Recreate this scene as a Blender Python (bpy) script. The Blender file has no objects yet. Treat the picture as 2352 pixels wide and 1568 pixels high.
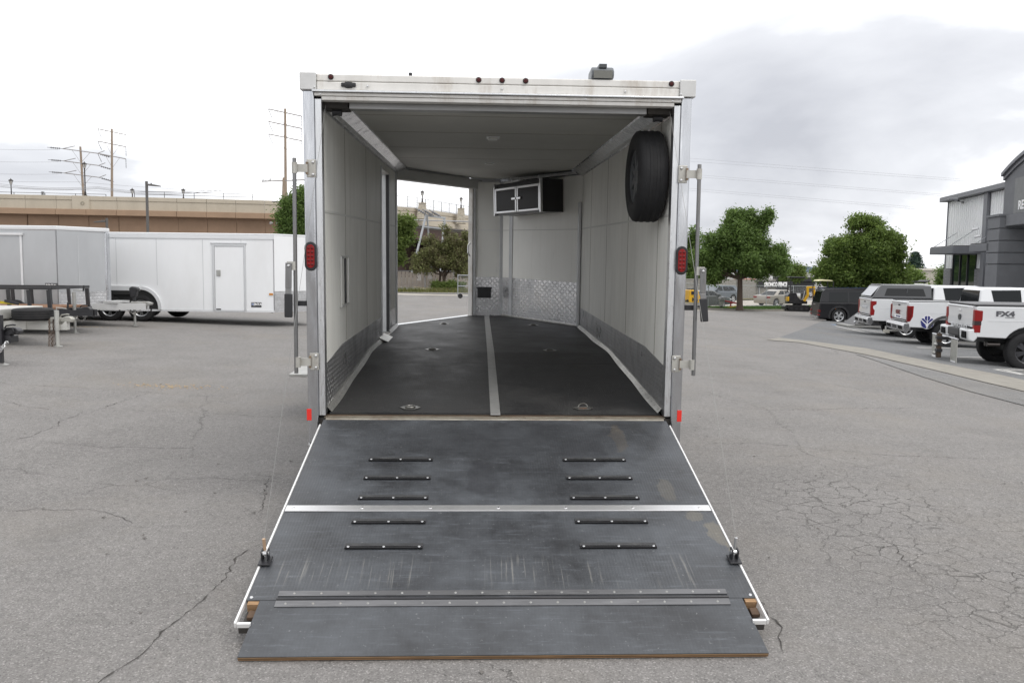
import bpy, bmesh, math, random
import numpy as np
from mathutils import Vector, Matrix, Euler
random.seed(7); rng = np.random.default_rng(11)
sc = bpy.context.scene
col = sc.collection
R = math.radians

# ------------------------------------------------------------------ camera
FL, YAW, ROLL, CAMZ = 1898.0, .0412, .0111, 1.66          # pixels of a 2352 px wide picture
PITCH = math.atan(167 / FL)
PITCH_T = .1163                                             # camera pitch seen from the trailer's own axis
TILT = PITCH_T - PITCH                                      # the trailer stands slightly nose-up
def cam_basis(pitch):
    cy, sy, cp, sp = math.cos(YAW), math.sin(YAW), math.cos(pitch), math.sin(pitch)
    f = Vector((sy*cp, cy*cp, -sp)); r = Vector((cy, -sy, 0)); u = r.cross(f)
    return r*math.cos(ROLL)+u*math.sin(ROLL), u*math.cos(ROLL)-r*math.sin(ROLL), f
cr, cu, cf = cam_basis(PITCH)
cam = bpy.data.objects.new('camera', bpy.data.cameras.new('camera')); col.objects.link(cam)
cam.matrix_world = Matrix(((cr.x, cu.x, -cf.x, 0), (cr.y, cu.y, -cf.y, 0), (cr.z, cu.z, -cf.z, CAMZ), (0, 0, 0, 1)))
cam.data.sensor_width = 36; cam.data.lens = 36*FL/2352
cam.data.clip_start = .05; cam.data.clip_end = 12000
sc.camera = cam

# ------------------------------------------------------------------ sky, sun, exposure
SUN_EL, SUN_AZ = R(58), R(134)                              # azimuth from +Y towards +X
w = bpy.data.worlds.new('World'); sc.world = w; w.use_nodes = True
nt = w.node_tree; N = nt.nodes; Lk = nt.links; N.clear()
def wn(t, **k):
    n = N.new(t)
    for a, b in k.items(): setattr(n, a, b)
    return n
out = wn('ShaderNodeOutputWorld'); bg = wn('ShaderNodeBackground'); bg.inputs[1].default_value = .1
sky = wn('ShaderNodeTexSky', sky_type='NISHITA', sun_disc=False)
sky.sun_elevation = SUN_EL; sky.sun_rotation = SUN_AZ; sky.dust_density = 2.0
tc = wn('ShaderNodeTexCoord'); sep = wn('ShaderNodeSeparateXYZ'); Lk.new(tc.outputs['Generated'], sep.inputs[0])
mz = wn('ShaderNodeMath', operation='MAXIMUM'); mz.inputs[1].default_value = 0; Lk.new(sep.outputs[2], mz.inputs[0])
az_ = wn('ShaderNodeMath', operation='ADD'); az_.inputs[1].default_value = .22; Lk.new(mz.outputs[0], az_.inputs[0])
dx = wn('ShaderNodeMath', operation='DIVIDE'); Lk.new(sep.outputs[0], dx.inputs[0]); Lk.new(az_.outputs[0], dx.inputs[1])
dy = wn('ShaderNodeMath', operation='DIVIDE'); Lk.new(sep.outputs[1], dy.inputs[0]); Lk.new(az_.outputs[0], dy.inputs[1])
cmb = wn('ShaderNodeCombineXYZ'); Lk.new(dx.outputs[0], cmb.inputs[0]); Lk.new(dy.outputs[0], cmb.inputs[1])
cmb.inputs[2].default_value = 9.2
nz = wn('ShaderNodeTexNoise'); nz.inputs['Scale'].default_value = .62; nz.inputs['Detail'].default_value = 7
nz.inputs['Roughness'].default_value = .5; nz.inputs['Distortion'].default_value = .3
mpv = wn('ShaderNodeMapping'); mpv.inputs['Location'].default_value = (5, 5, 0); Lk.new(cmb.outputs[0], mpv.inputs[0]); Lk.new(mpv.outputs[0], nz.inputs['Vector'])
ramp = wn('ShaderNodeValToRGB'); Lk.new(nz.outputs['Fac'], ramp.inputs[0])
e = ramp.color_ramp.elements
e[0].position = .32; e[0].color = (.34, .348, .375, 1)
e[1].position = .60; e[1].color = (1, 1, 1, 1)
m_ = ramp.color_ramp.elements.new(.47); m_.color = (.50, .508, .53, 1)
mul = wn('ShaderNodeMix', data_type='RGBA', blend_type='MULTIPLY'); mul.inputs[0].default_value = 1
Lk.new(ramp.outputs[0], mul.inputs[6]); mul.inputs[7].default_value = (17.5, 17.5, 17.6, 1)
mx = wn('ShaderNodeMix', data_type='RGBA'); mx.inputs[0].default_value = .93
Lk.new(sky.outputs[0], mx.inputs[6]); Lk.new(mul.outputs[2], mx.inputs[7])
Lk.new(mx.outputs[2], bg.inputs[0]); Lk.new(bg.outputs[0], out.inputs[0])

sl = bpy.data.lights.new('sun', 'SUN'); sl.energy = 1.4; sl.angle = R(30); sl.color = (1, .965, .91)
so = bpy.data.objects.new('sun', sl); col.objects.link(so)
sd = Vector((math.sin(SUN_AZ)*math.cos(SUN_EL), math.cos(SUN_AZ)*math.cos(SUN_EL), math.sin(SUN_EL)))
so.rotation_euler = sd.to_track_quat('Z', 'Y').to_euler(); so.location = (20, -20, 40)
sc.view_settings.view_transform = 'Standard'; sc.view_settings.look = 'None'
sc.view_settings.exposure = 0.10; sc.view_settings.gamma = 1.0; sc.view_settings.use_curve_mapping = False

# ------------------------------------------------------------------ pixel -> place helpers (2352 px wide pixels)
def ray(px, py): return cr*((px-1176)/FL) - cu*((py-784)/FL) + cf
def at(px, py, Y):
    d = ray(px, py); return d*(Y/d.y) + Vector((0, 0, CAMZ))
XS = [-200, -20, -9, -3, 3, 8, 13, 16, 20, 26, 40, 200]; ZS = [.3, .3, .18, 0, 0, -.25, -.56, -.70, -.90, -1.0, -1.05, -1.05]
KERB = [None]                                               # (point, unit normal) of the far right kerb, once known
def sstep(t): t = max(0., min(1., t)); return t*t*(3-2*t)
def gz(x, y=0.):
    z = float(np.interp(x, XS, ZS)) - .38*sstep((y-36)/24)*sstep((x-6)/7)
    if KERB[0] is not None:
        p, n = KERB[0]; d = (x-p.x)*n.x+(y-p.y)*n.y
        if x > 4: z += (-1.40-z)*sstep((d-5.2)/1.6)
    return z
def G(px, py):
    d = ray(px, py); z = 0.0
    for i in range(90):
        p = d*((z-CAMZ)/d.z) + Vector((0, 0, CAMZ)); z = .6*z+.4*gz(p.x, p.y)
    return p
_a, _b = G(1581.6, 709.5), G(1819.5, 714.3); _d = Vector((_b.x-_a.x, _b.y-_a.y, 0)).normalized()
KERB[0] = (Vector((_a.x, _a.y, 0)), Vector((-_d.y, _d.x, 0)))
KDIR = _d

# ------------------------------------------------------------------ mesh helpers
class MB:
    def __init__(s): s.v = []; s.f = []
    def add(s, vs, fs):
        o = len(s.v); s.v += [tuple(p) for p in vs]; s.f += [tuple(i+o for i in f) for f in fs]; return s
    def box(s, x0, x1, y0, y1, z0, z1):
        return s.add([(x0,y0,z0),(x1,y0,z0),(x1,y1,z0),(x0,y1,z0),(x0,y0,z1),(x1,y0,z1),(x1,y1,z1),(x0,y1,z1)],
                     [(0,3,2,1),(4,5,6,7),(0,1,5,4),(1,2,6,5),(2,3,7,6),(3,0,4,7)])
    def bar(s, p0, p1, w, h, up=(0,0,1)):
        p0, p1 = Vector(p0), Vector(p1); d = (p1-p0).normalized(); up = Vector(up)
        a = d.cross(up)
        if a.length < 1e-4: a = d.cross(Vector((1,0,0)))
        a.normalize(); b = a.cross(d); a = a*(w/2); b = b*(h/2)
        vs = [p0-a-b, p0+a-b, p0+a+b, p0-a+b, p1-a-b, p1+a-b, p1+a+b, p1-a+b]
        return s.add(vs, [(0,1,2,3),(7,6,5,4),(0,4,5,1),(1,5,6,2),(2,6,7,3),(3,7,4,0)])
    def cyl(s, p0, p1, r0, r1=None, n=12):
        r1 = r0 if r1 is None else r1
        return s.tube([p0, p1], [r0, r1], n)
    def tube(s, pts, r, n=6, caps=True):
        pts = [Vector(p) for p in pts]; k = len(pts)
        rs = r if isinstance(r, (list, tuple)) else [r]*k
        vs = []; prev = None
        for i, p in enumerate(pts):
            d = (pts[min(i+1,k-1)]-pts[max(i-1,0)]).normalized()
            if prev is None:
                a = d.cross(Vector((0,0,1)))
                if a.length < 1e-3: a = d.cross(Vector((1,0,0)))
            else: a = prev - d*prev.dot(d)
            a.normalize(); prev = a; b = d.cross(a)
            for j in range(n):
                t = 2*math.pi*j/n; vs.append(p + (a*math.cos(t)+b*math.sin(t))*rs[i])
        fs = [(i*n+j, i*n+(j+1)%n, (i+1)*n+(j+1)%n, (i+1)*n+j) for i in range(k-1) for j in range(n)]
        if caps: fs += [tuple(range(n-1,-1,-1)), tuple((k-1)*n+j for j in range(n))]
        return s.add(vs, fs)
    def prism(s, poly, a0, a1, axis='y', h0=None, h1=None):
        m = {'y': lambda u, v, a: (u, a, v), 'x': lambda u, v, a: (a, u, v), 'z': lambda u, v, a: (u, v, a)}[axis]
        k = len(poly)
        A = [m(u, v, a0(u, v) if callable(a0) else a0) for u, v in poly]; B = [m(u, v, a1(u, v) if callable(a1) else a1) for u, v in poly]
        return s.add(A+B, [tuple(range(k)), tuple(range(2*k-1, k-1, -1))] + [(i, i+k, (i+1)%k+k, (i+1)%k) for i in range(k)])
    def lathe(s, prof, c, axis, n=24):
        c = Vector(c); d = Vector(axis).normalized(); a = d.cross(Vector((0,0,1)))
        if a.length < 1e-3: a = d.cross(Vector((1,0,0)))
        a.normalize(); b = d.cross(a); k = len(prof); vs = []
        for r_, h in prof:
            for j in range(n):
                t = 2*math.pi*j/n; vs.append(c + d*h + (a*math.cos(t)+b*math.sin(t))*r_)
        return s.add(vs, [(i*n+j, i*n+(j+1)%n, (i+1)*n+(j+1)%n, (i+1)*n+j) for i in range(k-1) for j in range(n)])
    def disc(s, c, axis, r, n=20): return s.lathe([(1e-4, 0), (r, 0)], c, axis, n)
    def slab(s, pts, nrm, t):
        nrm = Vector(nrm).normalized()*t; k = len(pts); A = [Vector(p) for p in pts]; B = [p+nrm for p in A]
        return s.add(A+B, [tuple(range(k-1,-1,-1)), tuple(range(k, 2*k))] + [(i, (i+1)%k, (i+1)%k+k, i+k) for i in range(k)])
    def build(s, name, mat, parent=None, bevel=0, smooth=False, off=None, kind=None, seg=2, fix=True):
        me = bpy.data.meshes.new(name)
        vs = s.v if off is None else [(p[0]+off[0], p[1]+off[1], p[2]+off[2]) for p in s.v]
        me.from_pydata(vs, [], s.f)
        if fix:
            bm = bmesh.new(); bm.from_mesh(me)
            bmesh.ops.recalc_face_normals(bm, faces=bm.faces); bm.to_mesh(me); bm.free()
        return link(name, me, mat, parent, bevel, smooth, kind, seg)
def link(name, me, mat, parent=None, bevel=0, smooth=False, kind=None, seg=2):
    if mat is not None: me.materials.append(mat)
    o = bpy.data.objects.new(name, me); col.objects.link(o)
    if parent is not None: o.parent = parent
    if bevel:
        b = o.modifiers.new('bevel', 'BEVEL'); b.width = bevel; b.segments = seg; b.limit_method = 'ANGLE'; b.angle_limit = R(38)
        b.harden_normals = False
    if smooth:
        me.polygons.foreach_set('use_smooth', [True]*len(me.polygons))
        try: me.set_sharp_from_angle(angle=R(38))
        except Exception: pass
    if kind: o['kind'] = kind
    return o
def npmesh(name, V, F, k):                                  # V (n,3), F (m,k)
    me = bpy.data.meshes.new(name)
    me.vertices.add(len(V)); me.vertices.foreach_set('co', np.asarray(V, dtype=np.float32).ravel())
    m = len(F); me.loops.add(m*k); me.polygons.add(m)
    me.loops.foreach_set('vertex_index', np.asarray(F, dtype=np.int32).ravel())
    me.polygons.foreach_set('loop_start', np.arange(0, m*k, k, dtype=np.int32))
    me.update(calc_edges=True); me.validate(); return me
def tag(o, label, cat, group=None):
    o['label'] = label; o['category'] = cat
    if group: o['group'] = group
    return o
def thing(name, label, cat, loc=(0,0,0), rotz=0, group=None):
    o = bpy.data.objects.new(name, None); col.objects.link(o); o.empty_display_size = .2
    o.location = loc; o.rotation_euler = (0, 0, rotz); return tag(o, label, cat, group)
def dup(root, loc, rotz=0, label=None, scale=1):
    def cp(o, par):
        c = o.copy(); col.objects.link(c)
        if par is not None: c.parent = par
        for ch in o.children: cp(ch, c)
        return c
    r = cp(root, None); r.location = loc; r.rotation_euler = (0, 0, rotz); r.scale = (scale,)*3
    if label: r['label'] = label
    return r
def textmesh(name, s, size, mat, parent, mtx, extrude=.004, bold=0.0, sx=1.0, align='CENTER'):
    cv = bpy.data.curves.new(name, 'FONT'); cv.body = s; cv.size = size; cv.extrude = extrude; cv.offset = bold
    cv.align_x = align; cv.align_y = 'CENTER'; cv.resolution_u = 3
    t = bpy.data.objects.new('tmp', cv); col.objects.link(t)
    bpy.context.view_layer.update()
    me = bpy.data.meshes.new_from_object(t.evaluated_get(bpy.context.evaluated_depsgraph_get()))
    bpy.data.objects.remove(t); me.name = name
    me.transform(mtx @ Matrix.Diagonal((sx, 1, 1, 1)))
    me.materials.clear()
    return link(name, me, mat, parent)
def frame_mtx(o, xdir, ydir):
    x = Vector(xdir).normalized(); y = Vector(ydir).normalized(); z = x.cross(y)
    return Matrix(((x.x,y.x,z.x,o[0]),(x.y,y.y,z.y,o[1]),(x.z,y.z,z.z,o[2]),(0,0,0,1)))

# ------------------------------------------------------------------ materials
MATS = {}
def newmat(name):
    m = bpy.data.materials.new(name); m.use_nodes = True; return m, m.node_tree, m.node_tree.nodes['Principled BSDF']
def nd(t, typ, **k):
    n = t.nodes.new(typ)
    for a, b in k.items():
        if a.startswith('i_'):
            key = a[2:]; n.inputs[int(key) if key.isdigit() else key].default_value = b
        else: setattr(n, a, b)
    return n
def M(name, c=(.5,.5,.5), rough=.6, metal=0., var=0., vs=4., bump=0., bs=60., coat=0., spec=.5, dirt=0., dcol=(.16,.14,.11), ds=2.5, stretch=None, rvar=0.):
    if name in MATS: return MATS[name]
    m, t, p = newmat(name); MATS[name] = m
    c4 = (*c, 1); p.inputs['Base Color'].default_value = c4; p.inputs['Roughness'].default_value = rough
    p.inputs['Metallic'].default_value = metal; p.inputs['Specular IOR Level'].default_value = spec
    p.inputs['Coat Weight'].default_value = coat; p.inputs['Coat Roughness'].default_value = .05
    if var or bump or dirt or rvar:
        co = nd(t, 'ShaderNodeTexCoord'); vec = co.outputs['Object']
        if stretch:
            mp = nd(t, 'ShaderNodeMapping'); mp.inputs['Scale'].default_value = stretch; t.links.new(vec, mp.inputs[0]); vec = mp.outputs[0]
    last = None
    if var:
        n1 = nd(t, 'ShaderNodeTexNoise', i_Scale=vs, i_Detail=6., i_Roughness=.65); t.links.new(vec, n1.inputs['Vector'])
        mr = nd(t, 'ShaderNodeMapRange', i_1=.3, i_2=.7, i_3=1-var, i_4=1+var); t.links.new(n1.outputs['Fac'], mr.inputs[0])
        mu = nd(t, 'ShaderNodeMix', data_type='RGBA', blend_type='MULTIPLY', i_0=1.); mu.inputs[6].default_value = c4
        t.links.new(mr.outputs[0], mu.inputs[7]); last = mu.outputs[2]
    if dirt:
        n2 = nd(t, 'ShaderNodeTexNoise', i_Scale=ds, i_Detail=9., i_Roughness=.7); t.links.new(vec, n2.inputs['Vector'])
        mr2 = nd(t, 'ShaderNodeMapRange', i_1=.5, i_2=.78, i_3=0., i_4=dirt); t.links.new(n2.outputs['Fac'], mr2.inputs[0])
        md = nd(t, 'ShaderNodeMix', data_type='RGBA'); md.inputs[6].default_value = c4; md.inputs[7].default_value = (*dcol, 1)
        if last: t.links.new(last, md.inputs[6])
        t.links.new(mr2.outputs[0], md.inputs[0]); last = md.outputs[2]
    if last: t.links.new(last, p.inputs['Base Color'])
    if rvar:
        n4 = nd(t, 'ShaderNodeTexNoise', i_Scale=vs*1.7, i_Detail=5.); t.links.new(vec, n4.inputs['Vector'])
        mr4 = nd(t, 'ShaderNodeMapRange', i_1=.3, i_2=.7, i_3=max(.02, rough-rvar), i_4=min(1, rough+rvar)); t.links.new(n4.outputs['Fac'], mr4.inputs[0])
        t.links.new(mr4.outputs[0], p.inputs['Roughness'])
    if bump:
        n3 = nd(t, 'ShaderNodeTexNoise', i_Scale=bs, i_Detail=4.); t.links.new(vec, n3.inputs['Vector'])
        b = nd(t, 'ShaderNodeBump', i_Strength=bump, i_Distance=.01); t.links.new(n3.outputs['Fac'], b.inputs['Height']); t.links.new(b.outputs[0], p.inputs['Normal'])
    return m
def math_(t, op, a, b=None, c=None):
    n = t.nodes.new('ShaderNodeMath'); n.operation = op
    for i, x in enumerate((a, b, c)):
        if x is None: continue
        if isinstance(x, (int, float)): n.inputs[i].default_value = x
        else: t.links.new(x, n.inputs[i])
    return n.outputs[0]
def mixc(t, f, a, b):
    n = t.nodes.new('ShaderNodeMix'); n.data_type = 'RGBA'
    for i, x in ((0, f), (6, a), (7, b)):
        if isinstance(x, (int, float)): n.inputs[i].default_value = x
        elif isinstance(x, tuple): n.inputs[i].default_value = (*x, 1)
        else: t.links.new(x, n.inputs[i])
    return n.outputs[2]
def noise(t, vec, scale, detail=5., rough=.6, dist=0.):
    n = nd(t, 'ShaderNodeTexNoise', i_Scale=scale, i_Detail=detail, i_Roughness=rough, i_Distortion=dist); t.links.new(vec, n.inputs['Vector']); return n
def maprange(t, v, a, b, c, d):
    n = nd(t, 'ShaderNodeMapRange', i_1=a, i_2=b, i_3=c, i_4=d); t.links.new(v, n.inputs[0]); return n.outputs[0]
def mapping(t, vec, scale=(1,1,1), rot=(0,0,0), loc=(0,0,0)):
    n = nd(t, 'ShaderNodeMapping'); n.inputs['Scale'].default_value = scale; n.inputs['Rotation'].default_value = rot; n.inputs['Location'].default_value = loc
    t.links.new(vec, n.inputs[0]); return n.outputs[0]

def asphalt(name, base, tint=(1.0, .985, .955), cracks=True):
    m, t, p = newmat(name); co = nd(t, 'ShaderNodeTexCoord').outputs['Object']
    big = noise(t, co, .11, 5, .6).outputs['Fac']; mid = noise(t, co, 1.3, 6, .65).outputs['Fac']
    lng = noise(t, mapping(t, co, (.9, .25, 1), (0, 0, R(12))), .8, 4, .6).outputs['Fac']
    fine = noise(t, mapping(t, co, (1, .75, 1)), 95, 4, .75).outputs['Fac']
    vo = nd(t, 'ShaderNodeTexVoronoi', i_Scale=150.); t.links.new(co, vo.inputs['Vector'])
    sepc = nd(t, 'ShaderNodeSeparateColor'); t.links.new(vo.outputs['Color'], sepc.inputs[0])
    v = math_(t, 'ADD', maprange(t, big, .3, .7, -.07, .07), maprange(t, mid, .3, .7, -.08, .08))
    v = math_(t, 'ADD', v, maprange(t, lng, .3, .7, -.06, .06))
    v = math_(t, 'ADD', v, maprange(t, fine, .3, .7, -.30, .30))
    v = math_(t, 'ADD', v, maprange(t, noise(t, mapping(t, co, (1, .7, 1)), 22, 4, .7).outputs['Fac'], .3, .7, -.15, .15))
    st = maprange(t, sepc.outputs[0], .86, .95, 0., .55)                       # pale stones in the aggregate
    dk = maprange(t, sepc.outputs[1], .86, .96, 0., -.30)
    v = math_(t, 'ADD', math_(t, 'ADD', v, st), dk)
    v = math_(t, 'MULTIPLY', math_(t, 'ADD', v, 1.0), base)
    rgb = nd(t, 'ShaderNodeCombineColor')
    for i in range(3): t.links.new(math_(t, 'MULTIPLY', v, tint[i]), rgb.inputs[i])
    c = rgb.outputs[0]
    wear = noise(t, mapping(t, co, (1, 1, 1), (0, 0, 0), (3, 9, 0)), .33, 6, .7).outputs['Fac']     # tan dust blotches
    c = mixc(t, maprange(t, wear, .50, .75, 0., .5), c, (base*1.14, base*1.03, base*.88))
    oil = noise(t, mapping(t, co, (1, 1, 1), (0, 0, 0), (31, 4, 0)), .5, 5, .6).outputs['Fac']
    c = mixc(t, maprange(t, oil, .66, .8, 0., .4), c, (base*.5, base*.49, base*.47))
    hgt = math_(t, 'ADD', math_(t, 'MULTIPLY', fine, .6), math_(t, 'MULTIPLY', sepc.outputs[0], .5))
    if cracks:
        warp = noise(t, co, 2.2, 6, .75)
        wv = nd(t, 'ShaderNodeVectorMath', operation='MULTIPLY_ADD'); t.links.new(warp.outputs['Color'], wv.inputs[0])
        wv.inputs[1].default_value = (.5, .5, 0); t.links.new(co, wv.inputs[2])
        sx = nd(t, 'ShaderNodeSeparateXYZ'); t.links.new(co, sx.inputs[0])
        wv2 = nd(t, 'ShaderNodeVectorMath', operation='MULTIPLY_ADD'); t.links.new(noise(t, co, 6., 5, .7).outputs['Color'], wv2.inputs[0])
        wv2.inputs[1].default_value = (.16, .16, 0); t.links.new(co, wv2.inputs[2])
        def crack(scale, width, mask, wv=wv):
            vv = nd(t, 'ShaderNodeTexVoronoi', feature='DISTANCE_TO_EDGE', i_Scale=scale); t.links.new(wv.outputs[0], vv.inputs['Vector'])
            return math_(t, 'MULTIPLY', maprange(t, vv.outputs['Distance'], 0., width*scale, 1., 0.), mask)
        # alligator cracking in the area right of the ramp, sparse long cracks elsewhere
        ax = math_(t, 'MULTIPLY', maprange(t, sx.outputs[0], 1.7, 2.4, 0., 1.), maprange(t, sx.outputs[0], 9.0, 15.0, 1., 0.))
        ay = math_(t, 'MULTIPLY', maprange(t, sx.outputs[1], 1.0, 3.0, .2, 1.), maprange(t, sx.outputs[1], 6.5, 7.2, 1., 0.))
        patch = noise(t, co, .55, 3, .5).outputs['Fac']
        al = math_(t, 'MULTIPLY', math_(t, 'MULTIPLY', ax, ay), maprange(t, patch, .40, .54, .15, 1.))
        k1 = math_(t, 'MULTIPLY', crack(6.0, .0042, al, wv2), maprange(t, mid, .35, .62, .15, .85))
        sp = noise(t, co, .3, 4, .6).outputs['Fac']
        k2 = math_(t, 'MULTIPLY', crack(.23, .006, maprange(t, sp, .44, .52, 0., 1.)), .55)
        k = math_(t, 'MAXIMUM', k1, k2)
        c = mixc(t, k, c, (base*.16, base*.15, base*.13))
        hgt = math_(t, 'SUBTRACT', hgt, math_(t, 'MULTIPLY', k, 1.5))
    t.links.new(c, p.inputs['Base Color']); p.inputs['Roughness'].default_value = .9; p.inputs['Specular IOR Level'].default_value = .25
    b = nd(t, 'ShaderNodeBump', i_Strength=.75, i_Distance=.008); t.links.new(hgt, b.inputs['Height']); t.links.new(b.outputs[0], p.inputs['Normal'])
    return m
def diamond(name, base=.62, scale=24., rough=.28, strength=.9):
    """bright tread plate: raised lozenges turned alternately, from a UV in metres"""
    m, t, p = newmat(name); uv = nd(t, 'ShaderNodeUVMap').outputs[0]
    s = nd(t, 'ShaderNodeSeparateXYZ'); t.links.new(mapping(t, uv, (scale, scale, scale)), s.inputs[0])
    u, v = s.outputs[0], s.outputs[1]
    fu = math_(t, 'SUBTRACT', math_(t, 'FRACT', u), .5); fv = math_(t, 'SUBTRACT', math_(t, 'FRACT', v), .5)
    par = math_(t, 'MODULO', math_(t, 'ADD', math_(t, 'ADD', math_(t, 'FLOOR', u), math_(t, 'FLOOR', v)), 2000.), 2.)
    sg = math_(t, 'SUBTRACT', math_(t, 'MULTIPLY', par, 2.), 1.)
    a = math_(t, 'MULTIPLY', math_(t, 'ADD', fu, math_(t, 'MULTIPLY', fv, sg)), .7071)
    b = math_(t, 'MULTIPLY', math_(t, 'SUBTRACT', fu, math_(t, 'MULTIPLY', fv, sg)), .7071)
    d = math_(t, 'SQRT', math_(t, 'ADD', math_(t, 'POWER', math_(t, 'DIVIDE', a, .55), 2.), math_(t, 'POWER', math_(t, 'DIVIDE', b, .17), 2.)))
    h = maprange(t, d, .55, 1.05, 1., 0.)
    co = nd(t, 'ShaderNodeTexCoord').outputs['Object']
    gr = noise(t, co, 3.5, 7, .7).outputs['Fac']
    t.links.new(mixc(t, maprange(t, gr, .46, .76, 0., .6), (base, base, base*1.01), (base*.33, base*.33, base*.33)), p.inputs['Base Color'])
    p.inputs['Metallic'].default_value = .9
    t.links.new(maprange(t, gr, .3, .7, rough-.06, rough+.22), p.inputs['Roughness'])
    bp = nd(t, 'ShaderNodeBump', i_Strength=strength, i_Distance=.010); t.links.new(h, bp.inputs['Height']); t.links.new(bp.outputs[0], p.inputs['Normal'])
    return m
def rubber(name, base, ribs=True, dust=.5, dustcol=(.20,.195,.185), stains=(), streak=None, rough=(.42,.62), spec=.5):
    """ribbed black floor covering with dust, scuffs and pale scratches; UV in metres"""
    m, t, p = newmat(name); uv = nd(t, 'ShaderNodeUVMap').outputs[0]
    s = nd(t, 'ShaderNodeSeparateXYZ'); t.links.new(uv, s.inputs[0]); u, v = s.outputs[0], s.outputs[1]
    cu_ = math_(t, 'PINGPONG', math_(t, 'MULTIPLY', u, 62.), .5); cv_ = math_(t, 'PINGPONG', math_(t, 'MULTIPLY', v, 62.), .5)
    rib = math_(t, 'MULTIPLY', maprange(t, cu_, .1, .3, 0., 1.), maprange(t, cv_, .06, .16, .25, 1.))
    n1 = noise(t, uv, 2.3, 8, .68).outputs['Fac']; n2 = noise(t, mapping(t, uv, (9, 1.1, 1)), 3., 7, .7).outputs['Fac']
    n3 = noise(t, mapping(t, uv, (1.2, 12, 1)), 3.2, 8, .75).outputs['Fac']; n4 = noise(t, uv, 38, 4, .8).outputs['Fac']
    c = mixc(t, maprange(t, n1, .34, .72, 0., dust), (base, base*1.04, base*1.13), dustcol)
    c = mixc(t, maprange(t, n3, .54, .70, 0., .7*dust), c, (dustcol[0]*1.3, dustcol[1]*1.3, dustcol[2]*1.32))
    c = mixc(t, maprange(t, n2, .60, .80, 0., .5*dust), c, (dustcol[0]*1.2, dustcol[1]*1.15, dustcol[2]*1.05))
    c = mixc(t, maprange(t, n4, .62, .72, 0., .7*dust), c, (.42, .43, .43))
    wp_ = noise(t, uv, 7., 6, .7)
    wv_ = nd(t, 'ShaderNodeVectorMath', operation='MULTIPLY_ADD'); t.links.new(wp_.outputs['Color'], wv_.inputs[0]); wv_.inputs[1].default_value = (.16, .16, 0); t.links.new(uv, wv_.inputs[2])
    s2 = nd(t, 'ShaderNodeSeparateXYZ'); t.links.new(wv_.outputs[0], s2.inputs[0])
    for (su, sv, ru, rv, al_, sc_) in stains:                                   # mud and darker blotches with a ragged outline
        d = math_(t, 'ADD', math_(t, 'POWER', math_(t, 'DIVIDE', math_(t, 'SUBTRACT', s2.outputs[0], su+.08), ru), 2.), math_(t, 'POWER', math_(t, 'DIVIDE', math_(t, 'SUBTRACT', s2.outputs[1], sv+.08), rv), 2.))
        c = mixc(t, math_(t, 'MULTIPLY', maprange(t, d, .75, 1.15, al_, 0.), maprange(t, n4, .25, .6, .55, 1.)), c, sc_)
    if streak:                                                                  # water runs down the lower part
        n5 = noise(t, mapping(t, uv, (34, 1.0, 1), (0, 0, R(4))), 1.6, 5, .65, .4).outputs['Fac']; n6 = noise(t, uv, 2.1, 3, .5).outputs['Fac']
        k_ = math_(t, 'MULTIPLY', math_(t, 'MULTIPLY', maprange(t, v, streak[0], streak[0]+.1, 0., 1.), maprange(t, v, streak[1]-.08, streak[1], 1., 0.)), maprange(t, n6, .42, .6, 0., 1.))
        c = mixc(t, math_(t, 'MULTIPLY', k_, maprange(t, n5, .56, .66, 0., .42)), c, (.34, .33, .30))
    c = mixc(t, math_(t, 'MULTIPLY', math_(t, 'SUBTRACT', 1., rib), .05), c, (base*.55, base*.55, base*.55))
    t.links.new(c, p.inputs['Base Color'])
    t.links.new(maprange(t, n1, .3, .7, rough[0], rough[1]), p.inputs['Roughness']); p.inputs['Specular IOR Level'].default_value = spec
    if ribs:
        b = nd(t, 'ShaderNodeBump', i_Strength=.14, i_Distance=.0025); t.links.new(rib, b.inputs['Height']); t.links.new(b.outputs[0], p.inputs['Normal'])
    return m
def leafmat(name, c0, c1, tr=.35):
    m, t, p = newmat(name); g = nd(t, 'ShaderNodeNewGeometry')
    co = nd(t, 'ShaderNodeTexCoord').outputs['Object']; n = noise(t, co, 1.1, 3).outputs['Fac']
    f = math_(t, 'ADD', math_(t, 'MULTIPLY', g.outputs['Random Per Island'], .65), maprange(t, n, .3, .7, 0., .35))
    c = mixc(t, f, c0, c1)
    t.links.new(c, p.inputs['Base Color']); p.inputs['Roughness'].default_value = .5; p.inputs['Specular IOR Level'].default_value = .3
    tb = nd(t, 'ShaderNodeBsdfTranslucent'); t.links.new(c, tb.inputs[0])
    mxs = nd(t, 'ShaderNodeMixShader', i_0=tr); t.links.new(p.outputs[0], mxs.inputs[1]); t.links.new(tb.outputs[0], mxs.inputs[2])
    t.links.new(mxs.outputs[0], t.nodes['Material Output'].inputs[0]); return m
def setuv(o, fu):
    me = o.data; uvl = me.uv_layers.new(name='UVMap')
    co = np.zeros(len(me.vertices)*3); me.vertices.foreach_get('co', co); co = co.reshape(-1, 3)
    li = np.zeros(len(me.loops), dtype=np.int32); me.loops.foreach_get('vertex_index', li)
    uvl.data.foreach_set('uv', np.array([fu(p) for p in co[li]], dtype=np.float32).ravel())

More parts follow.
